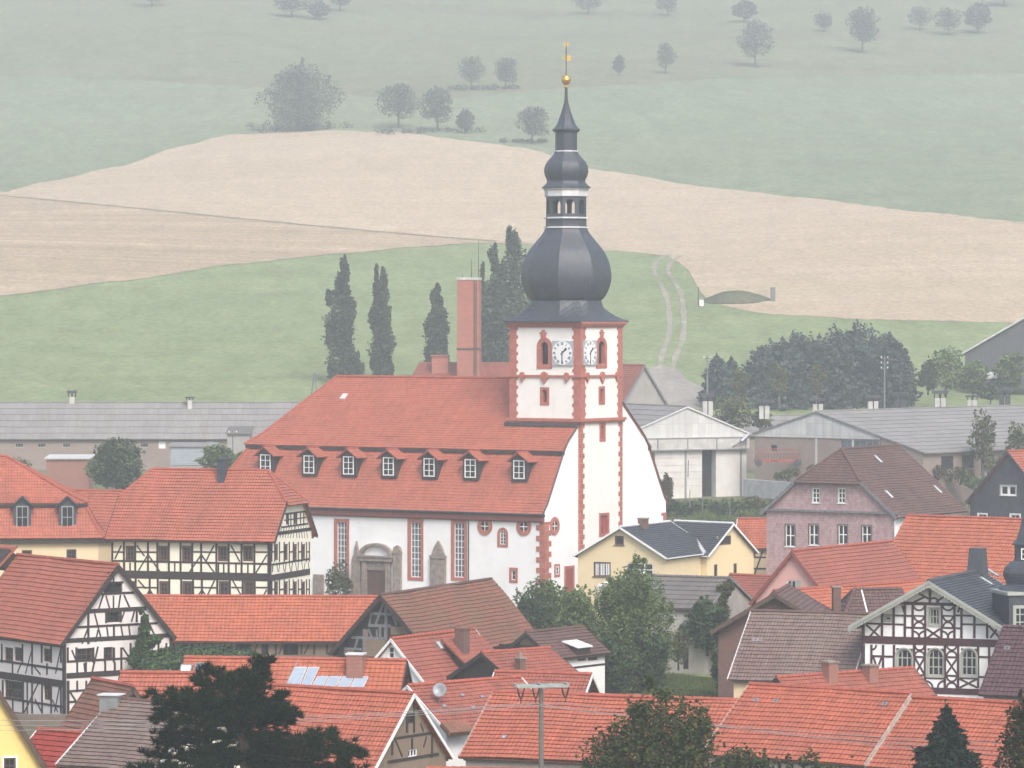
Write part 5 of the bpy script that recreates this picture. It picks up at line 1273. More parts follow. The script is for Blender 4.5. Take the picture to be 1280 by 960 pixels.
H = House('house', 'long red roof running between the pink gable and the ornate half timbered house', 'house', (25.64, 306.4, 42, 17.5, 8.0, 3.91, 3.37), mats=('tile_orange', 'ridge_red'), wall='plaster_sand', sag=.04); H.finish()

def fancy():
    H = House('half_timbered_house', 'ornate white and oxblood half timbered house with slate roof and slate turret', 'house', (29.0, 272.1, 67.6, 10.1, 9.1, 7.6, 2.58), mats=('slate', 'slate'), wall='white', oe=.85, og=.95, verge='grey_paint', eave='grey_paint', sag=.02, course=.25)
    G_ = H.face('left'); G_.zoom = zC; X = 'timber_ox'
    G_.h(100, 1115, 475, .42); G_.h(100, 1115, 455, .12); G_.h(100, 1115, 497, .12); G_.h(370, 860, 203, .2)
    G_.h(250, 480, 287, .12); G_.h(780, 1010, 289, .12); G_.h(130, 415, 349, .12); G_.h(830, 1110, 354, .12); G_.h(415, 560, 376, .12); G_.h(680, 825, 378, .12)
    for x, a in ((248, 268), (333, 207), (415, 207), (471, 207), (563, 207), (681, 207), (775, 207), (826, 207), (920, 252), (1013, 292)): G_.v(x, a, 452, .15)
    G_.v(108, 355, 452, .13)
    for a in ((130, 352, 240, 450), (236, 352, 150, 450), (1022, 360, 1104, 450), (1100, 362, 1036, 450), (573, 384, 668, 450), (668, 384, 576, 450), (500, 118, 592, 168), (470, 195, 560, 150), (642, 105, 765, 195), (728, 128, 640, 190), (395, 215, 410, 265), (815, 215, 800, 265)): G_.d(*a, .13)
    G_.v(597, 62, 205, .16)
    for x in (517, 728):
        G_.arc(x, 207, 42, 180, 360); G_.arc(x, 292, 36, 180, 360); G_.arc(x, 372, 36, 0, 180)
    G_.arc(625, 195, 34, 0, 180); G_.h(471, 563, 290, .1); G_.h(681, 775, 290, .1)
    for cx, a0 in ((475, 0), (560, 90), (685, 0), (772, 90)): G_.arc(cx, 450, 46, a0, a0+90)
    for x in (105, 171, 256, 336, 481, 562, 706, 802, 947, 1027): G_.v(x, 500, 815, .15)
    G_.h(171, 336, 584, .13); G_.h(481, 562, 588, .12); G_.h(706, 802, 590, .12); G_.h(947, 1100, 590, .13); G_.h(562, 706, 741, .14); G_.h(802, 947, 742, .14); G_.h(706, 802, 725, .12); G_.h(947, 1060, 735, .13); G_.h(481, 562, 720, .12); G_.h(100, 1115, 832, .4)
    for a in ((487, 594, 556, 716), (556, 594, 487, 716), (712, 596, 796, 718), (796, 596, 712, 718), (812, 748, 940, 812), (940, 748, 812, 812), (185, 590, 214, 676), (245, 590, 214, 676)): G_.d(*a, .13)
    for x in (521, 755):
        G_.arc(x, 502, 36, 180, 360); G_.arc(x, 584, 36, 0, 180)
    G_.arc(755, 730, 36, 180, 360); G_.arc(755, 812, 36, 0, 180); G_.arc(570, 812, 46, 0, 90); G_.arc(700, 812, 46, 90, 180); G_.arc(172, 500, 34, 270, 360)
    kw = dict(mat='grey_paint', sur='grey_paint', sw=.10, bar=.07, fw=.11, depth=.16)
    G_.win(590, 234, 666, 358, 3, 2, **kw); G_.win(270, 294, 312, 324, 1, 1, mat='grey_paint', sur='grey_paint', sw=.1)
    for x0, x1 in ((352, 466), (578, 694), (822, 936)): G_.win(x0, 530, x1, 728, 3, 3, arch=True, **kw)
    G_.finish(X); H.finish(.2)
    # scalloped bargeboard trim
    tr = MB(); n = 26
    for sg in (-1, 1):
        for i in range(n):
            t = (i+.5)/n; y = sg*(H.W/2+.85)*(1-t); z = H.h-.85*H.r/(H.W/2)+(H.r+.85*H.r/(H.W/2))*t
            tr.prism(Matrix.Translation((-H.L/2-.97, y, z-.27)) @ Matrix.Rotation(-math.pi/2, 4, 'Z'), [(-.13, .1), (-.1, -.06), (0, -.13), (.1, -.06), (.13, .1)], -.03, .02)
    tr.build('scalloped_trim', M['grey_paint'], H.roof)
    H.chimney(1222, 714, 1.5, 1.55, 1.2, 'slate_dark', None, taper=.72)
    for px, py in ((1240, 716), (1233, 727)): H.skylight(px, py, .5, 1.0, mat='zinc')
    # turret: dormered base, onion, lantern, needle
    c = P(1282, 760, 267.0); li = H.Mw.inverted() @ c; Mt = Matrix.Translation((li.x, li.y, 0)) @ Matrix.Rotation(R(-67.6+12), 4, 'Z')
    s_ = 267.0/FPX; Zt = lambda y: 27.5-267.0*(math.tan(PT)+(y-480)/FPX)
    tb = MB(); hw = 33*s_; tb.box(Mt, -hw, hw, -hw, hw, 0, Zt(742)); tur = tb.build('turret', M['slate_dark'], H.o)
    e = MB(); e.box(Mt, -hw-.15, hw+.15, -hw-.15, hw+.15, Zt(742)+.001, Zt(738)); e.build('turret_cornice', M['grey_paint'], tur)
    ps = [(34, 738), (33, 736), (26, 732), (24, 730), (27.5, 722), (28.5, 716), (26, 709), (19, 703), (15, 701), (14.6, 699)]
    l = MB(); l.lathe([(a*s_, Zt(b)) for a, b in ps], 8, Mt, math.pi/8); l.build('turret_onion', M['slate_dark'], tur)
    l = MB(); l.lathe([(14*s_, Zt(700)), (14*s_, Zt(681))], 8, Mt, math.pi/8); l.build('turret_lantern', M['slate_dark'], tur)
    l = MB(); l.lathe([(17.5*s_, Zt(681.5)), (17.5*s_, Zt(680)), (12*s_, Zt(675)), (8*s_, Zt(664)), (5*s_, Zt(650)), (3*s_, Zt(644))], 8, Mt, math.pi/8); l.build('turret_tip', M['slate_dark'], tur)
    l = MB(); l.tube([Mt @ Vector((0, 0, Zt(646))), Mt @ Vector((0, 0, Zt(592)))], [.06, .03], 6); l.tube([Mt @ Vector((-.5, 0, Zt(602))), Mt @ Vector((.5, 0, Zt(602)))], .03, 5); l.lathe([(.02, Zt(641)), (.12, Zt(639)), (.02, Zt(637))], 8, Mt); l.build('turret_needle', M['metal_dark'], tur)
    window(tur, Mt @ Matrix.Translation((0, -hw, 0)), -hw*.8, -hw*.8+22*s_, Zt(785), Zt(756), 3, 3, 'grey_paint', fw=.12, bar=.07, y0=0, sur='grey_paint', sw=.08)
    window(tur, Mt @ Matrix.Rotation(R(-22.5), 4, 'Z') @ Matrix.Translation((0, -13*s_, 0)), -.25, .25, Zt(699), Zt(685), 1, 2, 'white_paint', fw=.07, y0=-.02, single=True)
fancy()
H = House('house', 'house with a smooth dark purple tiled roof at the right edge', 'house', (36.0, 262.0, -26.5, 10, 8.3, 3.78, 3.65), mats=('tile_purple', 'tile_purple'), wall='plaster_cream', verge='tile_purple', sag=.01, course=.38); H.finish(); H.skylight(1259, 811, .35, .3, mat='metal_dark', name='vent_tile')
H = House('house', 'house with a pale pink gable and dusky red roof', 'house', (25.63, 322, 57, 15.6, 6.6, 5.65, 3.66), mats=('tile_old', 'ridge_red'), wall='plaster_pink', oe=.45, og=.3, verge='sandstone_dark', sag=.04)
F = H.face('left'); F.zoom = zH; F.win(198, 618, 252, 672, 2, 1, mat='white_paint', fw=.09); F.finish()
x0, z1 = F.pt(256, 617); x1, z0 = F.pt(282, 672); m = MB(); m.box(F.Mf, x0, x1, -.05, .01, z0, z1); m.build('shutter', M['grey_paint'], H.o); H.finish()
H = House('house', 'broad bright orange tiled roof behind the slate chimney of the ornate house', 'house', (38.43, 338, -36.7, 14.0, 10.76, 5.67, 5.01), mats=('tile_orange', 'ridge_red'), wall='plaster_sand', verge='ridge_red', sag=.03, course=.4); H.finish()
def pinks():
    H = House('house', 'large house clad in dusty pink shingles with a half hipped brown roof', 'house', (33.6, 396.4, 57.1, 13.8, 13.6, 8.75, 5.75), mats=('tile_brown', 'ridge_brown'), wall='white', walls={'left': 'shingle_pink'}, oe=.5, og=.35, hipL=(.5, 2.3), verge='timber_grey', eave='timber_grey', sag=.05, base=-2)
    F = H.face('left'); F.zoom = zH
    for a in ((345, 92, 386, 176), (492, 92, 533, 178)): F.win(*a, 2, 3, mat='white_paint', fw=.09, bar=.09, sill='white_paint', sur='grey_paint', sw=.06)
    for a in ((192, 300, 245, 426), (327, 300, 380, 418), (494, 302, 546, 414), (629, 306, 682, 408)): F.win(*a, 2, 2, mat='white_paint', fw=.08, bar=.1, sill='white_paint', sur='brown_paint', sw=.07)
    F.finish(); m = MB(); m.box(F.Mf, -.45, H.W+.45, -.3, .02, H.h-.12, H.h+.06); m.build('string_course', M['timber_grey'], H.o)
    Fr = H.face('front'); Fr.win(*z1c(757, 396), *z1c(775, 412), 1, 1, mat='brown_paint'); Fr.finish(); H.finish()
    m = MB(); x0 = -H.L/2-.07; m.tube([(x0+.3, -H.W/2-.45, H.h-.3), (x0, -H.W/2-.1, H.h-.9), (x0, -H.W/2-.1, -1)], .07, 6); m.build('downpipe', M['zinc'], H.o)
    for a in ((1097.5, 574), (1111, 618), (1172, 612)): H.skylight(*a, .5, 1.1, mat='zinc')
pinks()
def slate_house():
    H = House('house', 'dark slate clad house with a red roof side at the right edge', 'house', (51.6, 408, 47.9, 9.7, 9.3, 9.13, 4.75), mats=('tile_red', 'ridge_red'), wall='slate', oe=.35, og=.3, verge='slate_dark', base=-3.5)
    F = H.face('left'); F.zoom = z1c
    F.win(1182, 226, 1246, 266, 2, 1, mat='white_paint', fw=.12, bar=.3, sill='white_paint', sur='grey_paint', sw=.1); F.win(1088, 346, 1122, 400, 2, 2, mat='white_paint', sur='white_paint', sw=.12); F.win(1224, 348, 1262, 400, 2, 2, mat='white_paint', sur='white_paint', sw=.12)
    F.finish(); H.finish()
slate_house()
H = House('house', 'small red roofed half timbered house between the yellow and the pink shingled house', 'house', (25.76, 405, -8.4, 7, 5.4, 4.85, 2.42), mats=('tile_orange', 'ridge_red'), wall='plaster_sand', verge='white_paint', sag=.03)
F = H.face('front'); F.zoom = zH; F.h(-90, 80, 487, .15); F.h(-90, 80, 552, .15); F.v(-85, 440, 600, .16); F.d(65, 440, 10, 600, .15); F.d(-30, 440, 20, 480, .13); F.finish(); H.finish()
def yellow():
    A = House('yellow_house', 'pale yellow house with white edged dark grey roofs, in front of the church end wall', 'house', (12.53, 390.4, 63.7, 10.6, 9.0, 4.91, 2.59), mats=('slate', 'zinc'), wall='plaster_yellow', oe=.3, og=.45, verge='white_paint', eave='timber_brown', sag=.01, course=.3, gutter=True)
    F = A.face('left'); F.zoom = z8
    F.win(376, 305, 456, 372, 3, 1, mat='brown_paint', fw=.1, bar=.06, sill='brown_paint'); F.win(530, 310, 652, 370, 3, 2, mat='white_paint', fw=.1, bar=.1); F.win(474, 184, 516, 226, 1, 1, mat='brown_paint', fw=.1, sill='brown_paint'); F.finish()
    c = MB()
    for i in range(9):
        x0, z1 = F.pt(384+i*8, 312); x1, z0 = F.pt(384+i*8+5.5, 366); c.box(F.Mf, x0, x1, .098, .106, z0, z1)
    c.build('curtain', M['white_paint'], A.o)
    A.finish(); A.chimney(804, 654, .9, .4, .7, 'brick_brown', 'stone_grey', sg=1)
    B = House('wing', '', '', (18.26, 395.2, -41.5, 6.4, 7.1, 4.76, 2.68), mats=('slate', 'zinc'), wall='plaster_yellow', oe=.3, og=.4, verge='white_paint', eave='timber_brown', sag=.01, course=.3, wing_of=A, gutter=True)
    v = MB(); n_ = Vector((0, -A.r, A.W/2)).normalized()*.08; v.tube([A.on_roof(855, 653.5)+n_, A.on_roof(868, 673)+n_, A.on_roof(881, 693)+n_], .24, 4); v.build('valley_flashing', M['zinc'], A.roof)
    F = B.face('right'); F.zoom = z8
    F.win(952, 184, 1012, 226, 2, 1, mat='brown_paint', fw=.08); F.win(933, 316, 949, 374, 1, 1, mat='brown_paint', fw=.08); F.win(1023, 311, 1039, 374, 1, 1, mat='brown_paint', fw=.08); F.finish()
    F = B.face('front'); F.zoom = z8; F.win(724, 304, 760, 374, 1, 1, mat='brown_paint', fw=.1); F.finish(); B.finish()
yellow()
H = House('barn', 'whitewashed garden barn with a grey sheet roof and ivy on its gable', 'barn', (13.29, 328, -24.7, 8.4, 9.3, 4.55, 2.0), mats=('fibre_dark', 'fibre_dark'), wall='plaster_dirty', oe=.3, og=.15, verge='metal_grey', eave='timber', sag=.02, course=.8)
F = H.face('front'); F.zoom = z8; F.win(790, 685, 815, 800, 1, 1, mat='timber', glass='dark', fw=.05); F.finish(); H.finish()
H = House('shed', 'small tiled shed with mossy red roof between the garden barn and the pink gable', 'shed', (20.66, 352, -39, 4.8, 4.2, 3.6, 1.5), mats=('tile_old', 'ridge_red'), wall='plaster_grey', sag=.04); H.finish()
# lower left corner
def lowleft():
    H = House('house', 'low house with greyed brown roof, white verge and metal roof box beside the pine', 'house', ext((-16.72, 214, -35.5, 9.67, 8.2, 4.5, 2.75), 6.0), mats=('tile_grey', 'ridge_brown'), wall='plaster_cream', verge='zinc', oe=.4, og=.2, sag=.06, course=.3)
    F = H.face('front'); F.zoom = zG; F.win(480, 628, 610, 700, 3, 1, mat='grey_paint', fw=.1); F.finish(); H.finish()
    Mr = H.roof_frame(141, 878); Mr = Matrix.Translation(H.on_roof(139, 882)) @ Matrix.Rotation(R(20), 4, 'Z'); m = MB(); m.box(Mr, -.5, .5, -.4, .4, -.5, .55); bx = m.build('roof_box', M['metal_grey'], H.roof); m = MB(); m.box(Mr, -.6, .6, -.5, .5, .552, .62); m.build('roof_box_lid', M['zinc'], bx)
lowleft()
H = House('shed', 'shed with a saturated crimson roof and white left verge in the lower left corner', 'shed', (-22.68, 216.04, -38.8, 5.0, 4.19, 3.84, 1.74), mats=('tile_crimson', 'ridge_red'), wall='plaster_sand', verge='white_paint', sag=.02); H.finish()
H = House('shed', 'narrow shed with rusty brown roof leaning against the half timbered house', 'shed', ext((-23.38, 240.1, -60, 3.6, 3.6, 3.7, 2.4), 5.0), mats=('tile_moss', 'ridge_red'), wall='brick_brown', verge='timber_brown', sag=.04); H.finish()
H = House('house', 'strong yellow gable with a small window cut by the lower left corner', 'house', (-28.3, 217.5, 103, 8, 6.5, 4.27, 5.42), mats=('tile_brown', 'ridge_brown'), wall='plaster_ochre', verge='timber_brown', oe=.3, og=.3)
F = H.face('left'); F.zoom = zG; F.win(25, 572, 105, 680, 2, 2, mat='brown_paint', fw=.1, sur='white_paint', sw=.1); F.finish(); H.finish()
H = House('barn', 'low red roof edge along the bottom of the view below the clay gable', 'barn', (3.5, 204, -8, 15, 7, 2.3, 2.6), mats=('tile_old', 'ridge_red'), wall='plaster_grey', sag=.05); H.finish()
# ------------------------------------------------------------------ sheds and things behind the church
z4b = Zm(0, 470, 3.2); z5 = Zm(860, 380, 3.048); zW = Zm(780, 480, 4.923)
gz = ground
H = House('shed', 'very long low shed with a grey sheet roof behind the left rooftops', 'shed', ext((-55.7, 607, .2, 50.6, 13.8, 9.33, 4.86), 78, '+'), mats=('fibre', 'fibre'), wall='brick_far', oe=.4, og=.2, eave='timber', sag=.03, course=1.6, base=2)
F = H.face('front'); F.zoom = z4b
for a in ((635, 262, 662, 290), (826, 262, 856, 282)): F.win(*a, 2, 1, mat='white_paint', glass='white_paint', fw=.08)
for x in (60, 150, 250, 480, 560): F.win(x, 268, x+34, 286, 3, 1, mat='grey_paint', fw=.08)
F.finish(); H.finish()
def vent(p, _, hpx, wpx, dark=False, label='', group='white ventilation stacks on the shed ridges', twin=True, zb=None):
    """a pair of pale shafts under a dark framed cap"""
    s = p.y/FPX; t = thing('ventilation_stack', label, 'ventilation stack', p, rnd.uniform(-.3, .3), group)
    w_ = wpx*s; h = hpx*s; m = MB()
    for sg in ((-1, 1) if twin else (0,)):
        c = MB(); x = sg*w_*.27; ww = w_*.21 if twin else w_*.35; c.box(None, x-ww, x+ww, -w_*.3, w_*.3, -.8, h*.55); c.build('shaft', M['metal_dark' if dark else 'concrete'], t)
    m.tube([(-w_*.5, 0, h*.55), (-w_*.5, 0, h*.92)], .09, 4); m.tube([(w_*.5, 0, h*.55), (w_*.5, 0, h*.92)], .09, 4); m.box(None, -w_*.7, w_*.7, -w_*.45, w_*.45, h*.8, h); m.box(None, -w_*.12, w_*.12, -.1, .1, h*.5, h*.86); m.build('cap', M['metal_dark'], t)
    return t
vent(P(90, 506, 607), 0, 18, 9, label='single white chimney-like vent with a ball tip on the long left shed', twin=False)
m = MB(); m.sm = True; p = P(90, 490, 607); m.lathe([(.02, -.3), (.3, 0), (.02, .32)], 8); m.tube([(0, 0, -.7), (0, 0, -.2)], .06, 5); o = m.build('ball_finial', M['white_paint']); o.location = p; tag(o, 'white ball finial above the single vent of the long left shed', 'finial')
vent(P(237, 505, 606), 0, 9, 8, label='short pale vent on the middle of the long left shed', twin=False)
def ware():
    H = House('warehouse', 'pale warehouse with a white gable and a tall dark door gap, right of the church', 'warehouse', (19.4, 562, -63, 17.2, 18.4, 11.3, 3.5), mats=('fibre', 'fibre'), wall='concrete_white', walls={'right': 'fibre_pale'}, oe=.3, og=.15, verge='zinc', eave='zinc', sag=.01, course=1.6, base=1)
    H.nowall = ('right',); H.finish()
    Mf = H.fr['right']; F = Face(H, 'right', zW); W, h, r = H.W, H.h, H.r
    g = MB(); g.poly([Mf @ Vector(p) for p in ((0, 0, h-.6), (W, 0, h-.6), (W, 0, h), (W/2, 0, h+r-.08), (0, 0, h))], [(0, 0), (W, 0), (W, .6), (W/2, r), (0, .6)]); g.build('gable', M['fibre_pale'], H.o)
    b = MB(); b.box(Mf, -.1, W+.1, -.6, .02, h-2.2, h-.62); b.build('door_track', M['concrete'], H.o)
    t = MB(); t.box(Mf, -.1, W+.12, -.68, -.6, h-.72, h-.6); t.box(Mf, -.1, W+.12, -.66, -.6, h-2.3, h-2.16)
    for x in (195, 378, 558, 735):
        u = F.pt(x, 370)[0]; t.box(Mf, u-.09, u+.09, -.65, -.6, h-2.16, h-.72)
    t.build('track_rail', M['metal_grey'], H.o)
    holes = []
    for a in ((480, 405, 566, 700), (140, 420, 192, 520)):
        x0 = F.pt(a[0], 550)[0]; x1 = F.pt(a[2], 550)[0]; z1 = F.pt((a[0]+a[2])/2, a[1])[1]; z0 = F.pt(a[0], a[3])[1]; holes.append((max(.1, x0), x1, z0, min(z1, h-2.3)))
    w_ = MB(); wall_faces(w_, Mf, [(0, 1), (W, 1), (W, h-.6), (0, h-.6)], holes, 1.2); w_.build('wall', M['concrete_white'], H.o)
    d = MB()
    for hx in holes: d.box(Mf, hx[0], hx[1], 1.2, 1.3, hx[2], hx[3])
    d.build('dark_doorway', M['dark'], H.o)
    d = MB(); u0 = F.pt(378, 550)[0]
    for y in (455, 500, 542, 585, 628):
        z = F.pt(280, y)[1]; d.box(Mf, F.pt(195, 550)[0], F.pt(475, 550)[0], -.04, .01, z-.03, z+.03)
    d.build('door_rail', M['concrete'], H.o)
    for x in (378, 718): d = MB(); u = F.pt(x, 550)[0]; d.box(Mf, u-.12, u+.12, -.1, .01, 2.2, h-2.3); d.build('door_post', M['metal_grey'], H.o)
    # a lamp arm under the eave
    l = MB(); a = F.pt(650, 385); b_ = F.pt(735, 305); l.tube([Mf @ Vector((a[0], -.7, a[1])), Mf @ Vector((b_[0]-.8, -1.2, b_[1]-.8))], .1, 5); l.tube([Mf @ Vector((b_[0]-1.0, -1.2, b_[1]-1.0)), Mf @ Vector((b_[0]+.1, -1.4, b_[1]))], [.3, .22], 6); l.build('lamp_arm', M['metal_grey'], H.o)
ware()
def shed2():
    H = House('shed', 'wide shed with white gable and long grey roof running off to the right edge', 'shed', ext((57.1, 566, 48.5, 51.5, 20.6, 11.37, 2.97), 62), mats=('fibre', 'fibre'), wall='brick_far', oe=.3, og=.2, verge='timber_grey', eave='timber_grey', sag=.02, course=1.6, base=1)
    F = H.face('left'); F.zoom = zH; F.zoom = z1c
    F.win(507, 34, 668, 74, 6, 1, mat='metal_grey', glass='glass_blue', fw=.1); F.win(215, 55, 240, 80, 1, 1, mat='timber', glass='dark', fw=.06)
    Mf = H.fr['left']; W, h, r = H.W, H.h, H.r
    g = MB(); g.prism(Mf, [(-.1, h-.5), (W+.1, h-.5), (W+.1, h-.1), (W/2, h+r-.1), (-.1, h-.1)], -.12, -.01); H.finish(); g.build('gable', M['fibre_pale'], H.o)
    r2 = MB(); sl_ = r/(W/2); y0, y1 = -W/2-.25, -W/2-7.4; z0 = h-.3*sl_+.02
    roof_slope(r2, [(-H.L/2-.2, y1, z0+(y1-y0)*sl_), (H.L/2+.2, y1, z0+(y1-y0)*sl_), (H.L/2+.2, y0, z0), (-H.L/2-.2, y0, z0)], 1.6, sag=.02, th=.12); r2.build('lean_to_roof', M['fibre'], H.o)
    r2 = MB(); r2.box(None, -H.L/2, H.L/2, y1+.5, y1+.7, -1, z0+(y1-y0)*sl_); r2.mesh([(-H.L/2-.02, y1+.5, 0), (-H.L/2-.02, y0, 0), (-H.L/2-.02, y0, z0-.1), (-H.L/2-.02, y1+.5, z0+(y1-y0)*sl_)], [(0, 1, 2, 3)]); r2.build('lean_to_wall', M['brick_far'], H.o)
    for i in range(5):
        r2 = MB(); x = -H.L/2+4+i*4.6; r2.box(None, x, x+2.6, y1+.45, y1+.52, z0+(y1-y0)*sl_-2.2, z0+(y1-y0)*sl_-.5); r2.build('window', M['glass'], H.o)
    p = MB()
    for x in (405, 560): u = F.pt(x, 90)[0]; p.box(Mf, u-.16, u+.16, -.06, .01, 1, h-.55)
    p.build('pilaster', M['concrete'], H.o)
shed2()
for i, (px, pt, pb, w_, dk) in enumerate(((884, 492, 513, 13, 0), (955.5, 500, 516.5, 13, 0), (1022.5, 498, 513.5, 13, 0), (1091, 494, 511, 13, 0), (1125.5, 490.5, 511, 13, 1), (1175, 488, 509, 14, 0), (1215.5, 494, 507, 12, 0), (1256, 485, 506, 14, 1))):
    lab = ['white vent stack with dark cap standing by the wooden pole above the warehouse roof', 'white twin vent stack above the bushes between the warehouse and the wide shed',
           'white twin vent stack directly over the white gable of the wide shed', 'white twin vent stack on the grey ridge left of the wooden power pole', 'dark grey vent stack on the grey ridge just right of the wooden power pole',
           'tallest white vent stack on the long grey ridge, right of the conifers', 'capless looking short white vent stack on the long grey ridge', 'dark vent stack near the right end of the long grey ridge'][i]
    vent(P(px, pb, 590 if i < 2 else 585+i*2), 0, pb-pt, w_, bool(dk), lab)
H = House('shed', 'grey roofed back shed half hidden behind the bushes between the two white gables', 'shed', (37.5, 606, 10, 16, 9, 9.7, 2.6), mats=('fibre', 'fibre'), wall='brick_far', sag=.02, course=1.6, base=2); H.finish()
H = House('house', 'house with dusky red roof and grey gable just behind the church tower', 'house', (15.3, 600, -54, 12, 7.8, 14.5, 5.3), mats=('tile_old', 'ridge_red'), wall='plaster_grey', oe=.3, og=.3, base=2, eave='timber_grey'); H.finish()
# brick works behind the church ridge
def works():
    t = thing('brick_factory', 'old brick factory roof with stubby flue behind the church ridge', 'factory', P(585, 500, 588), 0)
    zz = lambda y: P(600, y, 588).z-t.location.z
    X = lambda px: P(px, 470, 588).x-t.location.x
    w_ = MB(); w_.box(None, X(522), X(640), -4, 8, -6, zz(471)); w_.build('wall', M['brick_far'], t)
    r = MB(); zt = zz(453)
    roof_slope(r, [(X(514), -4.4, zz(472.5)), (X(644), -4.4, zz(472.5)), (X(640), 1.5, zt), (X(524), 1.5, zt)], .35)
    roof_slope(r, [(X(514), 7.4, zz(472.5)), (X(644), 7.4, zz(472.5)), (X(640), 1.5, zt), (X(524), 1.5, zt)], .35)
    roof_slope(r, [(X(514), -4.4, zz(472.5)), (X(514), 7.4, zz(472.5)), (X(524), 1.5, zt)], .35); r.build('roof', M['tile_old'], t)
    c = MB(); c.box(None, X(540), X(560.5), -2.6, -.3, -3, zz(445)); c.box(None, X(539), X(561.5), -2.75, -.15, zz(445)+.002, zz(443.5)); c.build('flue', M['brick_stack'], t)
works()
def stack():
    Y = 584; p = P(586.5, 500, Y); t = thing('factory_chimney', 'tall square brick factory chimney beside the poplars behind the church', 'chimney', p, R(-6))
    s = Y/FPX; hh = (500-350)*s; w_ = 13.6*s
    m = MB(); v = [(-w_*1.04, -w_*1.04, -9), (w_*1.04, -w_*1.04, -9), (w_*1.04, w_*1.04, -9), (-w_*1.04, w_*1.04, -9), (-w_, -w_, hh), (w_, -w_, hh), (w_, w_, hh), (-w_, w_, hh)]
    m.mesh(v, [(4,5,6,7),(0,1,5,4),(1,2,6,5),(2,3,7,6),(3,0,4,7)]); m.build('shaft', M['brick_stack'], t)
    m = MB(); m.box(None, -w_-.08, w_+.08, -w_-.08, w_+.08, hh+.002, hh+.35); m.build('rim', M['concrete'], t)
    m = MB(); z = (500-436)*s; m.box(None, -w_*1.03-.05, w_*1.03+.05, -w_*1.03-.05, w_*1.03+.05, z-.12, z+.12); m.build('iron_band', M['metal_dark'], t)
    m = MB()
    for x in (.58, .78): m.tube([(w_*x, -w_*1.06-.06, -8), (w_*x, -w_-.1, hh)], .05, 4)
    for i in range(60): z = -7+i*.4; m.tube([(w_*.58, -w_*1.05-.05, z), (w_*.78, -w_*1.05-.05, z)], .03, 3) if z < hh-.3 else None
    m.build('ladder', M['metal_dark'], t)
    m = MB()
    for x, h2 in ((-.6, .9), (.2, 3.0), (.85, 5.6)): m.tube([(w_*x, 0, hh), (w_*x, 0, hh+h2)], [.07, .03], 5)
    m.build('lightning_rod', M['metal_dark'], t)
stack()
# left yard: brick shed, garage, wall
def box_shed(name, label, cat, px0, px1, pt, pb, Y, dep, wall, roof, slope=.6, yaw=0, band=.18):
    a, b = P(px0, pb, Y), P(px1, pb, Y); c = (a+b)/2; w_ = (b.x-a.x)/2; h = P(px0, pt, Y).z-a.z
    t = thing(name, label, cat, (c.x, Y, a.z), R(yaw)); m = MB(); m.box(None, -w_, w_, 0, dep, -2, h-.05); m.build('wall', M[wall], t)
    m = MB(); m.mesh([(-w_-.25, -.3, h), (w_+.25, -.3, h), (w_+.25, dep+.2, h+slope), (-w_-.25, dep+.2, h+slope), (-w_-.25, -.3, h+band), (w_+.25, -.3, h+band), (w_+.25, dep+.2, h+slope+band), (-w_-.25, dep+.2, h+slope+band)], [(0,3,2,1),(4,5,6,7),(0,1,5,4),(1,2,6,5),(2,3,7,6),(3,0,4,7)]); m.build('roof', M[roof], t)
    return t, w_, h
box_shed('shed', 'low dark red brick shed with a white edged flat roof behind the left rooftops', 'shed', 58, 111, 574, 606, 545, 6, 'brick', 'fibre_pale', .25)
t, w_, h = box_shed('garage', 'pale garage with a ribbed blue grey roller door behind the half timbered house', 'garage', 212, 268, 559, 582, 560, 6, 'plaster_grey', 'fibre', .3)
m = MB()
for i in range(11): z = .1+i*(h-.2)/11; m.box(None, -w_+.2, w_-.2, -.12, -.01, z, z+(h-.2)/11*.8)
m.build('roller_door', M['pale_blue'], t)
box_shed('shed', 'grey lean-to shed with dark doorway beside the end of the long shed', 'shed', 284, 312, 543, 590, 585, 7, 'plaster_grey', 'fibre_dark', .8)
# rubble wall below the front half timbered house
a, b = P(-60, 893, 280), P(108, 894, 280); m = MB(); L_ = b.x-a.x; m.box(None, 0, L_, -.3, .3, -3, 0); o = m.build('stone_wall', M['rubble']); o.location = a; tag(o, 'rubble stone wall under the half timbered house in the lower left corner', 'wall')
# poles
def wood_pole(label, px, pt, pb, Y=None, cross=0, r=.14):
    p = G(px, pb) if Y is None else P(px, pb, Y); s = p.y/FPX; h = (pb-pt)*s
    t = thing('utility_pole', label, 'utility pole', p, 0); m = MB(); m.tube([(0, 0, -1.5), (0, 0, h)], [r*1.2, r*.8], 7); m.build('pole', M['timber_grey'], t)
    for i in range(cross):
        c = MB(); z = h-.35-i*.8; c.tube([(-.55, -.05, z), (.55, -.05, z)], .06, 5); c.build('crossarm', M['timber_grey'], t)
        for x in (-.5, .5):
            k = MB(); k.lathe([(.05, z+.05), (.09, z+.12), (.09, z+.22), (.04, z+.3)], 7, Matrix.Translation((x, -.05, 0))); k.build('insulator', M['white_paint'], t)
    return t
wood_pole('wooden utility pole with two short crossarms in front of the conifers', 1105.5, 445, 512, 640, 3)
wood_pole('plain wooden pole beside the small conifer above the warehouse roof', 884, 445, 505, 640, 1)
wood_pole('thin grey pole between the long shed and the church roof', 291, 538, 592, 575, 1, .1)
t = thing('utility_pole', 'slim leaning two legged pole behind the left hip of the church roof', 'utility pole', P(392, 500, 640), 0)
m = MB(); m.tube([(-.6, 0, -1), (.15, 0, 4.2)], .1, 5); m.tube([(.7, 0, -1), (.2, 0, 4.2)], .1, 5); m.build('leg', M['timber_grey'], t)
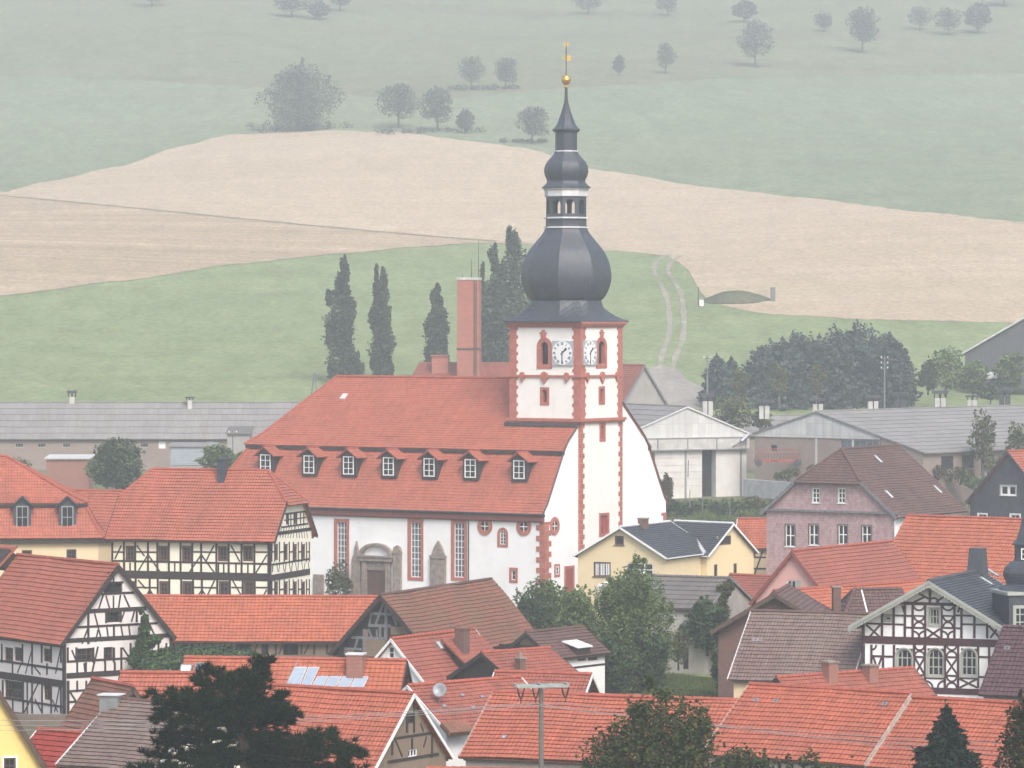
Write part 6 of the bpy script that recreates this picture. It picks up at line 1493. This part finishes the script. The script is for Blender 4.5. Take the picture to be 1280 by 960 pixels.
# mound with gate posts in the field
def mound():
    c = G(921, 377); lv = MB(); lv.sm = True; n = 28; s = c.y/FPX; rx = 44*s; vs = []; fs = []
    prof = [(1.0, -.3), (.93, .35), (.8, .75), (.6, 1.25), (.36, 1.65), (.15, 1.8), (.01, 1.84)]
    for r, z in prof:
        for k in range(n): a = 2*math.pi*k/n; q = 1+.08*math.sin(3*a)+.05*math.sin(5*a+1); vs.append((math.cos(a)*rx*r*q, math.sin(a)*rx*.6*r*q, z*1.15*(1+.06*math.sin(4*a+r*9))))
    for i in range(len(prof)-1):
        for k in range(n): fs.append((i*n+k, i*n+(k+1) % n, (i+1)*n+(k+1) % n, (i+1)*n+k))
    lv.mesh(vs, fs); o = lv.build('earth_mound', M['f_mound']); o.location = c; tag(o, 'low dark grassy mound between two gate posts in the stubble field', 'mound')
    for px, pt, pb, w_, lab in ((873, 360, 383, .22, 'thin dark post left of the grassy mound'), (966, 360, 377, .95, 'broad dark gate post right of the grassy mound')):
        p = G(px, pb); t = MB(); h = (pb-pt)*p.y/FPX; t.box(None, -w_/2, w_/2, -.2, .2, -.4, h); t.box(None, -w_/2-.06, w_/2+.06, -.26, .26, h, h+.1); o = t.build('gate_post', M['timber_brown' if w_ < .5 else 'concrete_dark']); o.location = p; tag(o, lab, 'post', 'posts beside the mound')
    p = G(877, 384); t = MB(); t.tube([(0, .03, -.3), (0, .03, 1.2)], .05, 5); t.box(None, -.42, .42, -.02, .02, .25, 1.45); o = t.build('sign', M['white_paint']); o.location = p; tag(o, 'small blank white board leaning at the post by the mound', 'sign')
M['concrete_dark'] = plain('dark weathered concrete', (.13, .13, .13), .9, .3, 1)
M['f_mound'] = fieldmat('dark rough grass', (.07, .085, .045), (.11, .115, .065), (.1, .1, .1), 0, .5, .1, (.08, .07, .05), .5, 1.5)
mound()
def bigbarn():
    c = P(1262, 470, 690); t = thing('barn', 'big dark wooden barn behind bushes at the right edge, up the slope', 'barn', (c.x, 690, c.z-1), R(-14))
    s = 690/FPX; X = lambda px: (px-1262)*s
    m = MB(); m.mesh([(X(1206), 0, -1), (X(1400), 0, -1), (X(1400), 0, 13), (X(1310), 0, 12.4), (X(1206), 0, 4.6), (X(1206), 12, -1), (X(1400), 12, -1), (X(1400), 12, 13), (X(1310), 12, 12.4), (X(1206), 12, 4.6)], [(0, 1, 2, 3, 4), (9, 8, 7, 6, 5), (0, 4, 9, 5)]); m.build('wall', M['boards_grey'], t)
    r = MB(); a, b = (X(1200), 4.35), (X(1312), 12.95)
    r.mesh([(a[0], -.6, a[1]), (b[0], -.6, b[1]), (b[0], 12.6, b[1]), (a[0], 12.6, a[1]), (a[0], -.6, a[1]+.3), (b[0], -.6, b[1]+.3), (b[0], 12.6, b[1]+.3), (a[0], 12.6, a[1]+.3)], [(0,3,2,1),(4,5,6,7),(0,1,5,4),(1,2,6,5),(2,3,7,6),(3,0,4,7)]); r.build('roof', M['fibre_pale'], t)
M['boards_grey'] = masonry('grey boards', (.10, .10, .11), (.085, .085, .092), (.05, .05, .055), .22, 6, .02)
bigbarn()
# white trailer by the big barn
p = P(1244, 477, 672); t = thing('trailer', 'small white covered trailer parked before the bushes at the right', 'trailer', p, R(5))
m = MB(); m.prism(None, [(-1.8, .5), (1.8, .5), (1.8, 1.2), (1.5, 1.55), (-1.5, 1.55), (-1.8, 1.2)], -.8, .8); m.build('body', M['white_paint'], t)
for x in (-.4, .5):
    for y in (-.85, .7):
        m = MB(); m.lathe([(.32, 0), (.32, .15)], 12, Matrix.Translation((x, y+.15, .32)) @ Matrix.Rotation(R(90), 4, 'X')); m.build('wheel', M['black'], t)
# red hay machine beside the wide shed
def machine():
    p = P(972, 583, 548); t = thing('hay_rake', 'rusty red hay rake parked by the wall of the wide shed', 'farm machine', p, R(6))
    m = MB(); m.box(None, -3.1, 3.1, -.25, .25, .55, 1.0); m.build('frame_beam', M['rust'], t)
    m = MB()
    for i in range(15): x = -2.9+i*.41; m.tube([(x, 0, 1.0), (x, -.3, 1.7), (x+.1, .1, 2.3)], .045, 4)
    m.tube([(-3, -.25, 1.75), (3, -.25, 1.75)], .05, 5); m.tube([(-2.6, .1, 2.3), (2.6, .1, 2.3)], .05, 5); m.build('tines', M['rust'], t)
    for x in (-2.6, 2.6):
        m = MB(); m.lathe([(.5, 0), (.5, .18)], 14, Matrix.Translation((x, -.3, .5)) @ Matrix.Rotation(R(90), 4, 'X')); m.build('wheel', M['metal_dark'], t)
    m = MB(); m.tube([(0, 0, .8), (-1.2, -1.6, .9), (-1.4, -2.6, .6)], .09, 5); m.build('drawbar', M['rust'], t)
machine()
# retaining wall and fence posts on the slope beside the warehouse
a, b = P(931, 601, 535), P(1010, 607, 520); m = MB(); d = (b-a); L_ = math.hypot(d.x, d.y); m.box(None, 0, L_, -.2, .2, -2, .25); o = m.build('retaining_wall', M['concrete']); o.location = a; o.rotation_euler = (0, 0, math.atan2(d.y, d.x)); tag(o, 'low pale concrete wall edge on the grassy slope right of the warehouse', 'wall')
for i, (px, pb) in enumerate(((862, 628), (878, 634), (912, 640), (860, 590))):
    p = P(px, pb, 512-i*3); m = MB(); m.tube([(0, 0, -.6), (.05, 0, 1.5)], [.07, .05], 5); o = m.build('fence_post', M['timber_grey']); o.location = p; tag(o, 'weathered fence post in the tall grass below the warehouse', 'post', 'fence posts below the warehouse')
def grasspatch(name, n, area, hgt, seed, mat='grassblade', z=None):
    """blades of grass standing on the ground inside a world rectangle (x0,x1,y0,y1)"""
    rs = np.random.RandomState(seed); x = rs.uniform(area[0], area[1], n); y = rs.uniform(area[2], area[3], n)
    zz = np.array([ground(a, b) if z is None else z(a, b) for a, b in zip(x, y)]); h = hgt*rs.uniform(.4, 1.2, n)*(.7+.5*np.sin(x*.7)*np.sin(y*.3))
    a = rs.uniform(0, 6.28, n); w_ = hgt*.09; lx = rs.normal(size=n)*hgt*.3; ly = rs.normal(size=n)*hgt*.2
    q = np.stack([np.stack([x-np.cos(a)*w_, y-np.sin(a)*w_, zz], 1), np.stack([x+np.cos(a)*w_, y+np.sin(a)*w_, zz], 1), np.stack([x+lx*.6+np.cos(a)*w_*.5, y+ly*.6+np.sin(a)*w_*.5, zz+h*.7], 1), np.stack([x+lx, y+ly, zz+h], 1)], 1)
    lv = Leaves(); lv.parts.append(q); o = lv.build(name, M[mat]); o['kind'] = 'stuff'; return o
# ------------------------------------------------------------------ trees and shrubs
# far hill: prototypes first, then copies
def hill(px, pb): return G(px, pb, 600)
def at_hill(fn): return fn
p = hill(375, 163); s = p.y/FPX
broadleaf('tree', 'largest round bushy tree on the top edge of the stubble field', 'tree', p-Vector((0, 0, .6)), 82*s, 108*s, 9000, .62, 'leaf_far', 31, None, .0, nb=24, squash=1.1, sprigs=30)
proto = []
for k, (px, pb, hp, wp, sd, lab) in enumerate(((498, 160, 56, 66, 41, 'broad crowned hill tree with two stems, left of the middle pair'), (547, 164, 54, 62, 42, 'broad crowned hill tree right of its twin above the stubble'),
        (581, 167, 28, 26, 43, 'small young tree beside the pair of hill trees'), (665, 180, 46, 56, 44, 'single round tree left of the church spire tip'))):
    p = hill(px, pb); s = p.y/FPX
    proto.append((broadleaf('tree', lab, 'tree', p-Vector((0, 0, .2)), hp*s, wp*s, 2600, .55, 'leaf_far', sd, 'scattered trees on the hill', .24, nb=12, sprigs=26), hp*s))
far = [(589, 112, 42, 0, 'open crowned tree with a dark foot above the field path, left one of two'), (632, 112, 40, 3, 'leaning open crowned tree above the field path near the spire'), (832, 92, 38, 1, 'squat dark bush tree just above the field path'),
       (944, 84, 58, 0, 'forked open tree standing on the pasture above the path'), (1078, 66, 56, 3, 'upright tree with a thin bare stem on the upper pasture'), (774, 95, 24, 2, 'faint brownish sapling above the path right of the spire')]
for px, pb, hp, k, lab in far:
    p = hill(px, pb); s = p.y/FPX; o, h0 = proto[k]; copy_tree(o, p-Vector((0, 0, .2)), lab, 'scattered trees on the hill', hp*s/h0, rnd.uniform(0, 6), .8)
rr = random.Random(5)
row = [(190, 8), (365, 22), (400, 25), (425, 14), (735, 18), (835, 20), (930, 28), (1030, 40), (1150, 38), (1185, 44), (1222, 42), (1255, 8)]
for i, (px, pb) in enumerate(row):
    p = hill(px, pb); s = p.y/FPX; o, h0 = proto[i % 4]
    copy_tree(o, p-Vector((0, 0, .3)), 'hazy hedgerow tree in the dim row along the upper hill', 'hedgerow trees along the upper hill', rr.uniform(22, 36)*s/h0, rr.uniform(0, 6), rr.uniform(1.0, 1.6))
for px, pb, w_, h_, lab in ((535, 166, 130, 7, 'low dark undergrowth strip under the pair of hill trees'), (606, 112, 90, 7, 'low undergrowth under the two open crowned trees'), (375, 164, 120, 14, 'undergrowth skirt around the largest round hill tree'), (655, 178, 60, 5, 'thin undergrowth below the single round hill tree')):
    p = hill(px, pb); s_ = p.y/FPX; lv = Leaves(int(px)); rs = np.random.RandomState(int(px))
    for i in range(14): x = (i/13-.5)*w_*s_; lv.blob((x+rs.normal()*.8, rs.normal()*1.2, h_*s_*.35), (w_*s_*.06, 1.5, h_*s_*rs.uniform(.35, .8)), 60, .6)
    o = lv.build('undergrowth', M['leaf_far']); o.location = p; tag(o, lab, 'undergrowth', 'undergrowth on the hill')
    for v in (): pass
# poplars behind the church
for i, (px, pb, pt, wp, sd, lab) in enumerate(((427, 478, 322, 38, 51, 'leftmost and widest slim poplar behind the church roof'), (476, 476, 333, 36, 52, 'poplar with a bare thin leader, second behind the church roof'), (546, 468, 356, 36, 53, 'short poplar left of the brick chimney'),
        (618, 480, 308, 62, 54, 'tall poplar just right of the brick chimney'), (644, 480, 286, 78, 55, 'tallest full poplar directly left of the onion dome'), (603, 470, 330, 16, 56, 'very thin poplar top beside the brick chimney'), (446, 478, 440, 22, 57, 'small bush poplar between the two slim poplars'))):
    Y = 705; p = P(px, pb+14, Y); s = Y/FPX; poplar('poplar', lab, p, (pb+14-pt)*s, wp*s*1.08, 7000 if wp > 30 else 1800, .55, 'leaf_pop', sd, 'poplars behind the church')
# conifers by the upper yard
con = [(896, 497, 438, 26, 'conifer'), (914, 497, 436, 24, 'conifer'), (952, 498, 430, 46, 0), (978, 499, 412, 50, 0), (1002, 498, 408, 46, 0), (1024, 498, 413, 44, 0), (1046, 498, 404, 46, 0), (1068, 498, 402, 50, 0), (1090, 498, 410, 42, 0), (1112, 497, 404, 40, 0), (1126, 496, 424, 26, 0), (962, 498, 440, 44, 0)]
labs = ['small conifer close behind the wooden pole', 'second small conifer right of the wooden pole', 'spreading dark conifer at the left end of the grove', 'tall conifer over the pale small tree, left part of the grove', 'conifer near the left middle of the dark grove', 'slightly lower conifer in the middle of the dark grove', 'tall conifer right of the middle of the dark grove', 'tallest conifer of the dark grove', 'conifer left of the pointed one in the dark grove', 'pointed conifer at the right of the dark grove', 'low conifer closing the right end of the dark grove', 'low bushy conifer filling the left end of the dark grove']
for i, (px, pb, pt, wp, _) in enumerate(con):
    Y = 676+(i % 3)*7; pt += (6, 12, 4, 10, 14)[i % 5]; p = P(px, pb+3, Y); s = Y/FPX; conifer('conifer', labs[i], p, (pb+3-pt)*s, wp*s*1.8, 6500, .6, 'needle_blue', 60+i, 'conifer grove', .0, aspect=1.2, levels=22, blunt=(.4, .6, .45, .36, .5)[i % 5])
for px, pb, pt, wp, lab, mt in ((974, 497, 457, 32, 'pale green young tree in front of the dark grove, left one', 'leaf_olive'), (1021, 496, 456, 28, 'pale green young tree in front of the dark grove, right one', 'leaf_olive'), (924, 498, 460, 30, 'light bushy tree right of the small conifers', 'leaf_olive')):
    Y = 655; p = P(px, pb+4, Y); s = Y/FPX; broadleaf('tree', lab, 'tree', p, (pb+4-pt)*s, wp*s, 900, .4, mt, int(px), 'young trees before the grove', .15, 'bark_pale', 8)
for px, pb, pt, wp, lab, mt in ((1182, 490, 436, 58, 'round grey green tree left of the big dark barn', 'leaf_mid'), (1216, 490, 452, 44, 'bushy tree before the wall of the big dark barn', 'leaf_mid'), (1262, 488, 440, 46, 'bushy tree over the trailer at the right edge', 'leaf_mid'), (1160, 488, 452, 30, 'small tree at the left end of the barn bushes', 'leaf_dark'), (1238, 500, 478, 44, 'low bush below the trailer', 'leaf_dark')):
    Y = 668; p = P(px, pb+2, Y); s = Y/FPX; broadleaf('tree', lab, 'tree', p, (pb+2-pt)*s, wp*s, 1500, .5, mt, int(px), 'trees by the big barn', .08, nb=9)
for i, (px, pt, wp) in enumerate(((962, 430, 60), (998, 420, 70), (1040, 414, 72), (1076, 410, 70), (1106, 420, 56))):
    Y = 694; p = P(px, 500, Y); s = Y/FPX; broadleaf('tree', ['rounded dark tree among the conifers, at the left of the grove', 'rounded dark tree between the conifers, left of the middle', 'rounded dark tree filling the middle of the conifer grove', 'rounded dark tree under the tallest conifer', 'rounded dark tree behind the wooden pole in the grove'][i], 'tree', p, (500-pt)*s, wp*s, 2600, .55, 'needle_blue', 130+i, 'rounded trees in the conifer grove', .0, nb=12, squash=1.15, sprigs=30)
for i, (px, pb, pt, wp, mt) in enumerate(((1112, 588, 566, 40, 'leaf_olive'), (1142, 592, 572, 44, 'leaf_olive'), (1165, 598, 575, 40, 'leaf_autumn'), (1200, 604, 578, 44, 'leaf_olive'), (1218, 612, 588, 36, 'leaf_mid'), (1245, 596, 566, 40, 'leaf_olive'), (1060, 590, 574, 40, 'leaf_olive'), (1020, 596, 578, 44, 'leaf_autumn'), (985, 600, 584, 40, 'leaf_olive'))):
    Y = 538; p = P(px, pb, Y); s = Y/FPX; shrub('shrub', 'scrubby olive brown bush on the rough slope before the wide right shed', p, (pb-pt)*s, wp*s, 700, .36, mt, 300+i, 'scrub before the right shed')
grasspatch('grass', 24000, (34, 72, 500, 560), .8, 4, 'grassdry')
# bushes around the sheds
for px, pb, pt, wp, Y, lab, mt, n in ((914, 535, 496, 58, 592, 'sprawling grey green bush between the warehouse roof and the wide shed', 'leaf_olive', 1500), (950, 536, 514, 40, 594, 'lower bush right of the sprawling one', 'leaf_olive', 700),
        (146, 612, 550, 82, 505, 'big round dark bush tree behind the left rooftops', 'leaf_dark', 4200), (272, 592, 556, 54, 520, 'green bush before the pale garage beside the church', 'leaf_mid', 1800), (300, 594, 566, 30, 522, 'small bush at the left foot of the church roof', 'leaf_mid', 800),
        (120, 600, 575, 30, 540, 'small shrub beside the brick shed', 'leaf_mid', 500), (20, 596, 574, 60, 560, 'grassy shrub at the left edge below the long shed', 'leaf_olive', 700)):
    p = P(px, pb, Y); s = Y/FPX; broadleaf('bush', lab, 'bush', p, (pb-pt)*s, wp*s, n, .4, mt, int(px), None, .0, nb=11, squash=1.1)
for px, pb, pt, wp, Y, lab, mt in ((1228, 580, 517, 44, 540, 'thin yellowish tree before the long grey roof at the right', 'leaf_olive'), (1272, 590, 530, 40, 545, 'sparse olive tree at the right edge below the grey roof', 'leaf_olive'), (1180, 590, 560, 40, 545, 'low sparse tree left of the thin yellowish tree', 'leaf_olive')):
    p = P(px, pb+10, Y); s = Y/FPX; broadleaf('tree', lab, 'tree', p, (pb+10-pt)*s, wp*s, 1100, .42, mt, int(px), 'sparse trees by the right shed', .15, 'bark_pale', 10)
# tall weeds on the slope between warehouse and village
hg = [(846, 642, 22, 40, 'leaf_dark'), (870, 644, 24, 46, 'leaf_dark'), (896, 645, 24, 46, 'leaf_dark'), (916, 640, 20, 36, 'leaf_mid'), (829, 634, 46, 26, 'leaf_autumn'), (936, 636, 18, 40, 'leaf_olive')]
hl = ['dark weed clump at the church corner below the warehouse', 'dark weed clump under the warehouse wall, second from the church', 'dark weed clump below the warehouse door gap', 'green weed clump at the right corner of the warehouse', 'rusty leaved bush between church corner and warehouse', 'olive weed clump right of the warehouse']
for i, (px, pb, hp, wp, mt) in enumerate(hg):
    Y = 520; p = P(px, pb, Y); s = Y/FPX; shrub('shrub', hl[i], p, hp*s, wp*s, 1100, .35, mt, 200+i, 'weeds below the warehouse')
grasspatch('grass', 26000, (13, 48, 470, 545), .9, 1)
grasspatch('grass', 9000, (-75, -20, 505, 592), .8, 2)
struct(grid_sheet('lawn', lambda u, v: (8+16*u, 299+24*v), 20, 16, M['f_meadow'], .03))
grasspatch('grass', 24000, (9.5, 20, 300, 318), .5, 3)
# shrubs and trees of the village
big = broadleaf('tree', 'big dense shrub-like tree in the garden between yellow house and red roofs', 'tree', P(788, 868, 305), (868-716)*305/FPX, 118*305/FPX, 26000, .18, 'leaf_mid', 71, None, .02, nb=30, squash=1.15, sprigs=70)
for px, pb, pt, wp, Y, lab, mt, n, sd in ((682, 795, 728, 88, 352, 'rounded shrub below the white church corner', 'leaf_mid', 6000, 72), (722, 800, 738, 60, 338, 'shrub between the rounded one and the big garden tree', 'leaf_mid', 4000, 73), (662, 782, 748, 40, 345, 'low shrub against the mossy barn roof end', 'leaf_dark', 2000, 74),
        (884, 812, 752, 66, 322, 'dark bush hanging over the garden wall of the barn', 'leaf_dark', 5500, 75), (764, 866, 800, 60, 302, 'dark lower shrub at the left of the big garden tree', 'leaf_dark', 4000, 76), (812, 862, 790, 66, 304, 'dark lower shrub at the right of the big garden tree', 'leaf_dark', 4000, 77), (905, 862, 808, 42, 300, 'dark narrow shrub beside the white verge of the greyed roof', 'leaf_dark', 3500, 78), (848, 830, 790, 34, 320, 'thin twiggy shrub on the whitewashed wall', 'leaf_olive', 700, 79)):
    p = P(px, pb, Y); s = Y/FPX; broadleaf('bush', lab, 'bush', p, (pb-pt)*s, wp*s, n, .24, mt, sd, 'garden shrubs', .0, nb=13, squash=1.1, sprigs=24)
# white flowering shrub under the balcony of the yellow house
lv = Leaves(5); p = P(765, 742, 383); t = thing('flowering_shrub', 'white flowering shrub under the windows of the yellow house', 'shrub', p)
for x, z in ((0, .6), (1.2, 1.1), (2.2, 1.6), (-.9, .3)): lv.blob((x, 0, z), (.9, .7, .7), 160, .22)
lv.build('blossoms', M['dial'], t); lv = Leaves(6)
for x, z in ((0, .3), (1.2, .7), (2.2, 1.1), (-.9, .1)): lv.blob((x, .1, z), (1.0, .8, .8), 160, .25)
lv.build('foliage', M['leaf_mid'], t)
# ivy on the barn gable
def ivy_on(name, label, pts, Y, n, size, thick, mat='ivy', cat='ivy'):
    lv = Leaves(len(label)); s = Y/FPX
    for px, py, rx, ry in pts:
        p = P(px, py, Y); lv.blob(tuple(p), (rx*s, thick, ry*s), int(n*rx*ry/90), size)
    o = lv.build(name, M[mat]); tag(o, label, cat); return o
ivy_on('ivy', 'ivy climbing the right verge and gable of the whitewashed barn', [(905, 738, 10, 10), (898, 748, 12, 10), (890, 760, 16, 10), (912, 732, 7, 8), (880, 768, 14, 8), (902, 765, 10, 14)], 324.5, 500, .22, .6, 'leaf_olive')
ivy_on('ivy', 'ivy column climbing the gable of the front half timbered house', [(181, 775, 5, 8), (180, 790, 8, 12), (182, 803, 13, 10), (178, 818, 16, 12), (194, 800, 8, 6), (170, 826, 12, 8), (176, 764, 3, 5)], 284.4, 700, .18, .5)
# overgrown bank between the barn and the solar roof
def bank():
    pts = [(172, 846), (185, 822), (205, 813), (240, 810), (280, 810), (318, 817), (330, 830)]
    lv = Leaves(9); t = thing('overgrown_bank', 'overgrown green bank between the ivy gable and the red solar roof', 'bank', P(240, 850, 280))
    m = MB(); m.sm = True; o = t.location
    vs = []; fs = []
    for j, d in enumerate((-5.5, -3, 0, 3)):
        for px, py in pts:
            p = P(px, py, 283); vs.append((p.x-o.x, 283+d-o.y, max(p.z-o.z, .3)*(.25, .72, 1, .5)[j] if j != 2 else p.z-o.z))
    n = len(pts)
    for j in range(3):
        for i in range(n-1): fs.append((j*n+i, j*n+i+1, (j+1)*n+i+1, (j+1)*n+i))
    m.mesh(vs, fs); m.build('earth', M['f_green2'], t)
    rs = np.random.RandomState(4)
    for j in range(3):
        for i in range(n-1):
            a, b, c, d = (np.array(vs[k]) for k in (j*n+i, j*n+i+1, (j+1)*n+i+1, (j+1)*n+i))
            u = rs.uniform(0, 1, (330, 1)); v = rs.uniform(0, 1, (330, 1)); q = (a*(1-u)+b*u)*(1-v)+(d*(1-u)+c*u)*v
            lv.add(q+rs.normal(size=q.shape)*.1+np.array([0, 0, .1]), .24, .6)
    lv.build('foliage', M['ivy'], t)
bank()
# ------------------------------------------------------------------ foreground trees
def pine():
    Y = 170.0; s = Y/FPX; base = P(305, 1000, Y); bx = base.x; gzv = ground(bx, Y)
    t = thing('pine_tree', 'very dark wide pine with layered boughs in front of the lower left roofs', 'tree', (bx, Y, gzv))
    X = lambda px: P(px, 900, Y).x-bx; Zz = lambda py: P(300, py, Y).z-gzv
    rs = np.random.RandomState(3); lv = Leaves(3); br = MB()
    br.tube([(0, 0, -.5), (.1, 0, Zz(960)), (X(302), .1, Zz(900)), (X(290), .0, Zz(850)), (X(318), 0, Zz(826))], [.32, .26, .19, .12, .04], 8)
    # boughs: (root px, root py, tip px, tip py, tuft radius px, count)
    B = [(292, 850, 330, 826, 11, 7), (296, 855, 262, 838, 11, 6), (290, 866, 246, 846, 11, 5), (300, 862, 332, 842, 12, 6), (298, 880, 200, 866, 14, 9), (298, 885, 195, 884, 13, 9), (298, 880, 250, 862, 14, 7), (300, 880, 352, 874, 14, 8), (300, 872, 330, 856, 13, 6), (302, 890, 362, 888, 12, 8),
         (296, 888, 225, 872, 14, 8), (298, 905, 196, 898, 12, 9), (300, 905, 372, 902, 13, 8), (300, 915, 205, 918, 13, 9), (304, 920, 400, 925, 14, 9), (304, 925, 414, 918, 11, 8), (298, 925, 196, 930, 14, 9), (300, 940, 185, 950, 14, 10), (306, 940, 458, 935, 11, 12), (306, 945, 440, 930, 12, 11), (306, 950, 430, 958, 15, 11),
         (300, 950, 172, 958, 12, 10), (300, 955, 240, 945, 14, 6), (306, 955, 360, 945, 15, 7), (304, 935, 350, 925, 14, 6), (300, 965, 160, 972, 14, 9), (306, 968, 445, 965, 16, 11), (306, 975, 380, 968, 18, 8), (300, 975, 230, 968, 18, 8), (302, 895, 340, 895, 14, 6), (296, 898, 250, 893, 14, 6), (298, 935, 262, 955, 10, 4), (300, 905, 285, 880, 12, 4), (302, 900, 318, 876, 12, 4)]
    for i, (x0, y0, x1, y1, r, n) in enumerate(B):
        dpt = rs.uniform(-1, 1)*abs(x1-x0)*s*.55
        a = np.array([X(x0), 0, Zz(y0)]); c = np.array([X(x1), dpt, Zz(y1)]); mid = (a+c)/2+np.array([0, 0, -.25])
        br.tube([tuple(a), tuple(mid), tuple(c)], [.07, .045, .015], 5, cap=False)
        for k in range(n):
            f = (k+.8)/n; q = a*(1-f)**2+2*f*(1-f)*mid+f*f*c
            for j in range(7):
                cc = q+rs.normal(size=3)*np.array([r*s*.55, r*s*.8, r*s*.30]); m_ = 58
                # a tuft: needles fanning upward and outward from a shoot
                d = rs.normal(size=(m_, 3))*np.array([.8, .8, .5])+np.array([(x1-x0)*.004, 0, .75]); d /= np.linalg.norm(d, axis=1)[:, None]
                o = cc+d*rs.uniform(.0, .10, (m_, 1)); l = rs.uniform(.14, .30, (m_, 1)); side = np.cross(d, rs.normal(size=(m_, 3))); side /= np.linalg.norm(side, axis=1)[:, None]
                wv = side*.019
                lv.parts.append(np.stack([o-wv, o+wv, o+d*l+wv*.3, o+d*l-wv*.3], 1))
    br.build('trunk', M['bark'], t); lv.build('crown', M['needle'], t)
pine()
Y = 182; p = P(1183, 1005, Y); p.z = ground(p.x, Y); top = P(1183, 880, Y).z
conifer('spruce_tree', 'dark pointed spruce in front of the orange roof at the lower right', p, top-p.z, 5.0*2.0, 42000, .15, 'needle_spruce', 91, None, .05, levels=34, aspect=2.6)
Y = 188; p = P(822, 1010, Y); p.z = ground(p.x, Y); top = P(822, 878, Y).z; h = top-p.z
broadleaf('tree', 'leafy tree with reddish tips in front of the big red foreground roof', 'tree', p, h, 7.6, 20000, .18, 'leaf_tip', 92, None, .02, nb=30, squash=1.05, sprigs=70)
p2 = P(935, 1000, 196); p2.z = ground(p2.x, 196)
broadleaf('tree', 'low leafy crown right of the tree with reddish tips, under the timbered wall', 'tree', p2, P(935, 938, 196).z-p2.z, 5.5, 7000, .2, 'leaf_tip', 93, None, .1, nb=16, sprigs=30)
p3 = P(1022, 1000, 200); p3.z = ground(p3.x, 200)
broadleaf('tree', 'small leafy treetop at the bottom edge before the timbered wall', 'tree', p3, P(1022, 944, 200).z-p3.z, 2.6, 2500, .2, 'leaf_tip', 94, None, .1, nb=10)
Y = 186; p = P(1286, 1010, Y); p.z = ground(p.x, Y)
broadleaf('tree', 'brownish green tree cut by the right edge at the bottom', 'tree', p, P(1286, 878, Y).z-p.z, 3.6, 9000, .2, 'leaf_autumn2', 95, None, .05, nb=24, squash=1.1, sprigs=50)
M_ = None
# power pole
def power_pole():
    Y = 200.0; s = Y/FPX; p = P(676.5, 866, Y); g = ground(p.x, Y); t = thing('power_pole', 'slim concrete power pole with a tilted iron crossarm and hanging insulators', 'power pole', (p.x, Y, g), R(12))
    zt = P(676, 856, Y).z-g; m = MB(); m.tube([(0, 0, -1), (0, 0, zt)], [.16, .11], 8); m.build('pole', M['concrete_dark2'], t)
    c = MB(); hw = 33*s
    for y in (-.42, .42): c.box(None, -hw, hw, y-.05, y+.05, zt-.1, zt+.02)
    for x in (-hw, -.08, hw-.02): c.box(None, x-.04, x+.06, -.42, .42, zt+.021, zt+.07)
    c.build('crossarm', M['metal_pole'], t)
    att = []
    for x in (-hw*.86, -hw*.28, hw*.86):
        k = MB(); 
        for sg in (-1, 1): k.tube([(x+sg*.17, -.42, zt-.1), (x+sg*.1, -.42, zt-.4), (x+sg*.02, -.42, zt-.62)], [.035, .05, .03], 6)
        k.tube([(x, -.42, zt-.6), (x, -.42, zt-.85)], .025, 5); k.build('insulator', M['insul'], t)
        att.append(Matrix.Translation((p.x, Y, g)) @ Matrix.Rotation(R(12), 4, 'Z') @ Vector((x, -.42, zt-.85)))
    for i, a in enumerate(att):
        for e, lab in ((P(-260, 892+i*9, 188-i), 'left'), (P(1560, 934+i*13, 182-i), 'right')):
            w_ = MB(); n = 14; w_.tube([tuple(a+(e-a)*(k/n)+Vector((0, 0, -.55*4*(k/n)*(1-k/n)))) for k in range(n+1)], .012, 4, cap=False)
            o = w_.build('power_line', M['wire']); tag(o, f'thin grey power line running to the {lab} from the concrete pole, over the foreground', 'power line', f'power lines running {lab}')
M['concrete_dark2'] = plain('weathered concrete pole', (.15, .145, .125), .9, .25, 3); M['metal_pole'] = plain('greenish galvanised iron', (.30, .34, .32), .6, .2, 3); M['insul'] = plain('dark brown insulator', (.022, .014, .014), .4, .2); M['wire'] = plain('grey wire', (.28, .29, .30), .5, .1)
power_pole()
# ------------------------------------------------------------------ air
hb = MB(); hb.box(None, -760, 760, -75, 2060, -4, 262); hz = hb.build('haze', []); hz['kind'] = 'stuff'
hm = bpy.data.materials.new('haze air'); hm.use_nodes = True; ht = hm.node_tree; ht.nodes.remove(ht.nodes['Principled BSDF'])
pv = ht.nodes.new('ShaderNodeVolumePrincipled'); pv.inputs['Color'].default_value = (.915, .955, .98, 1); pv.inputs['Density'].default_value = HAZE; pv.inputs['Anisotropy'].default_value = .15
ht.links.new(pv.outputs[0], ht.nodes['Material Output'].inputs['Volume']); hz.data.materials.append(hm)
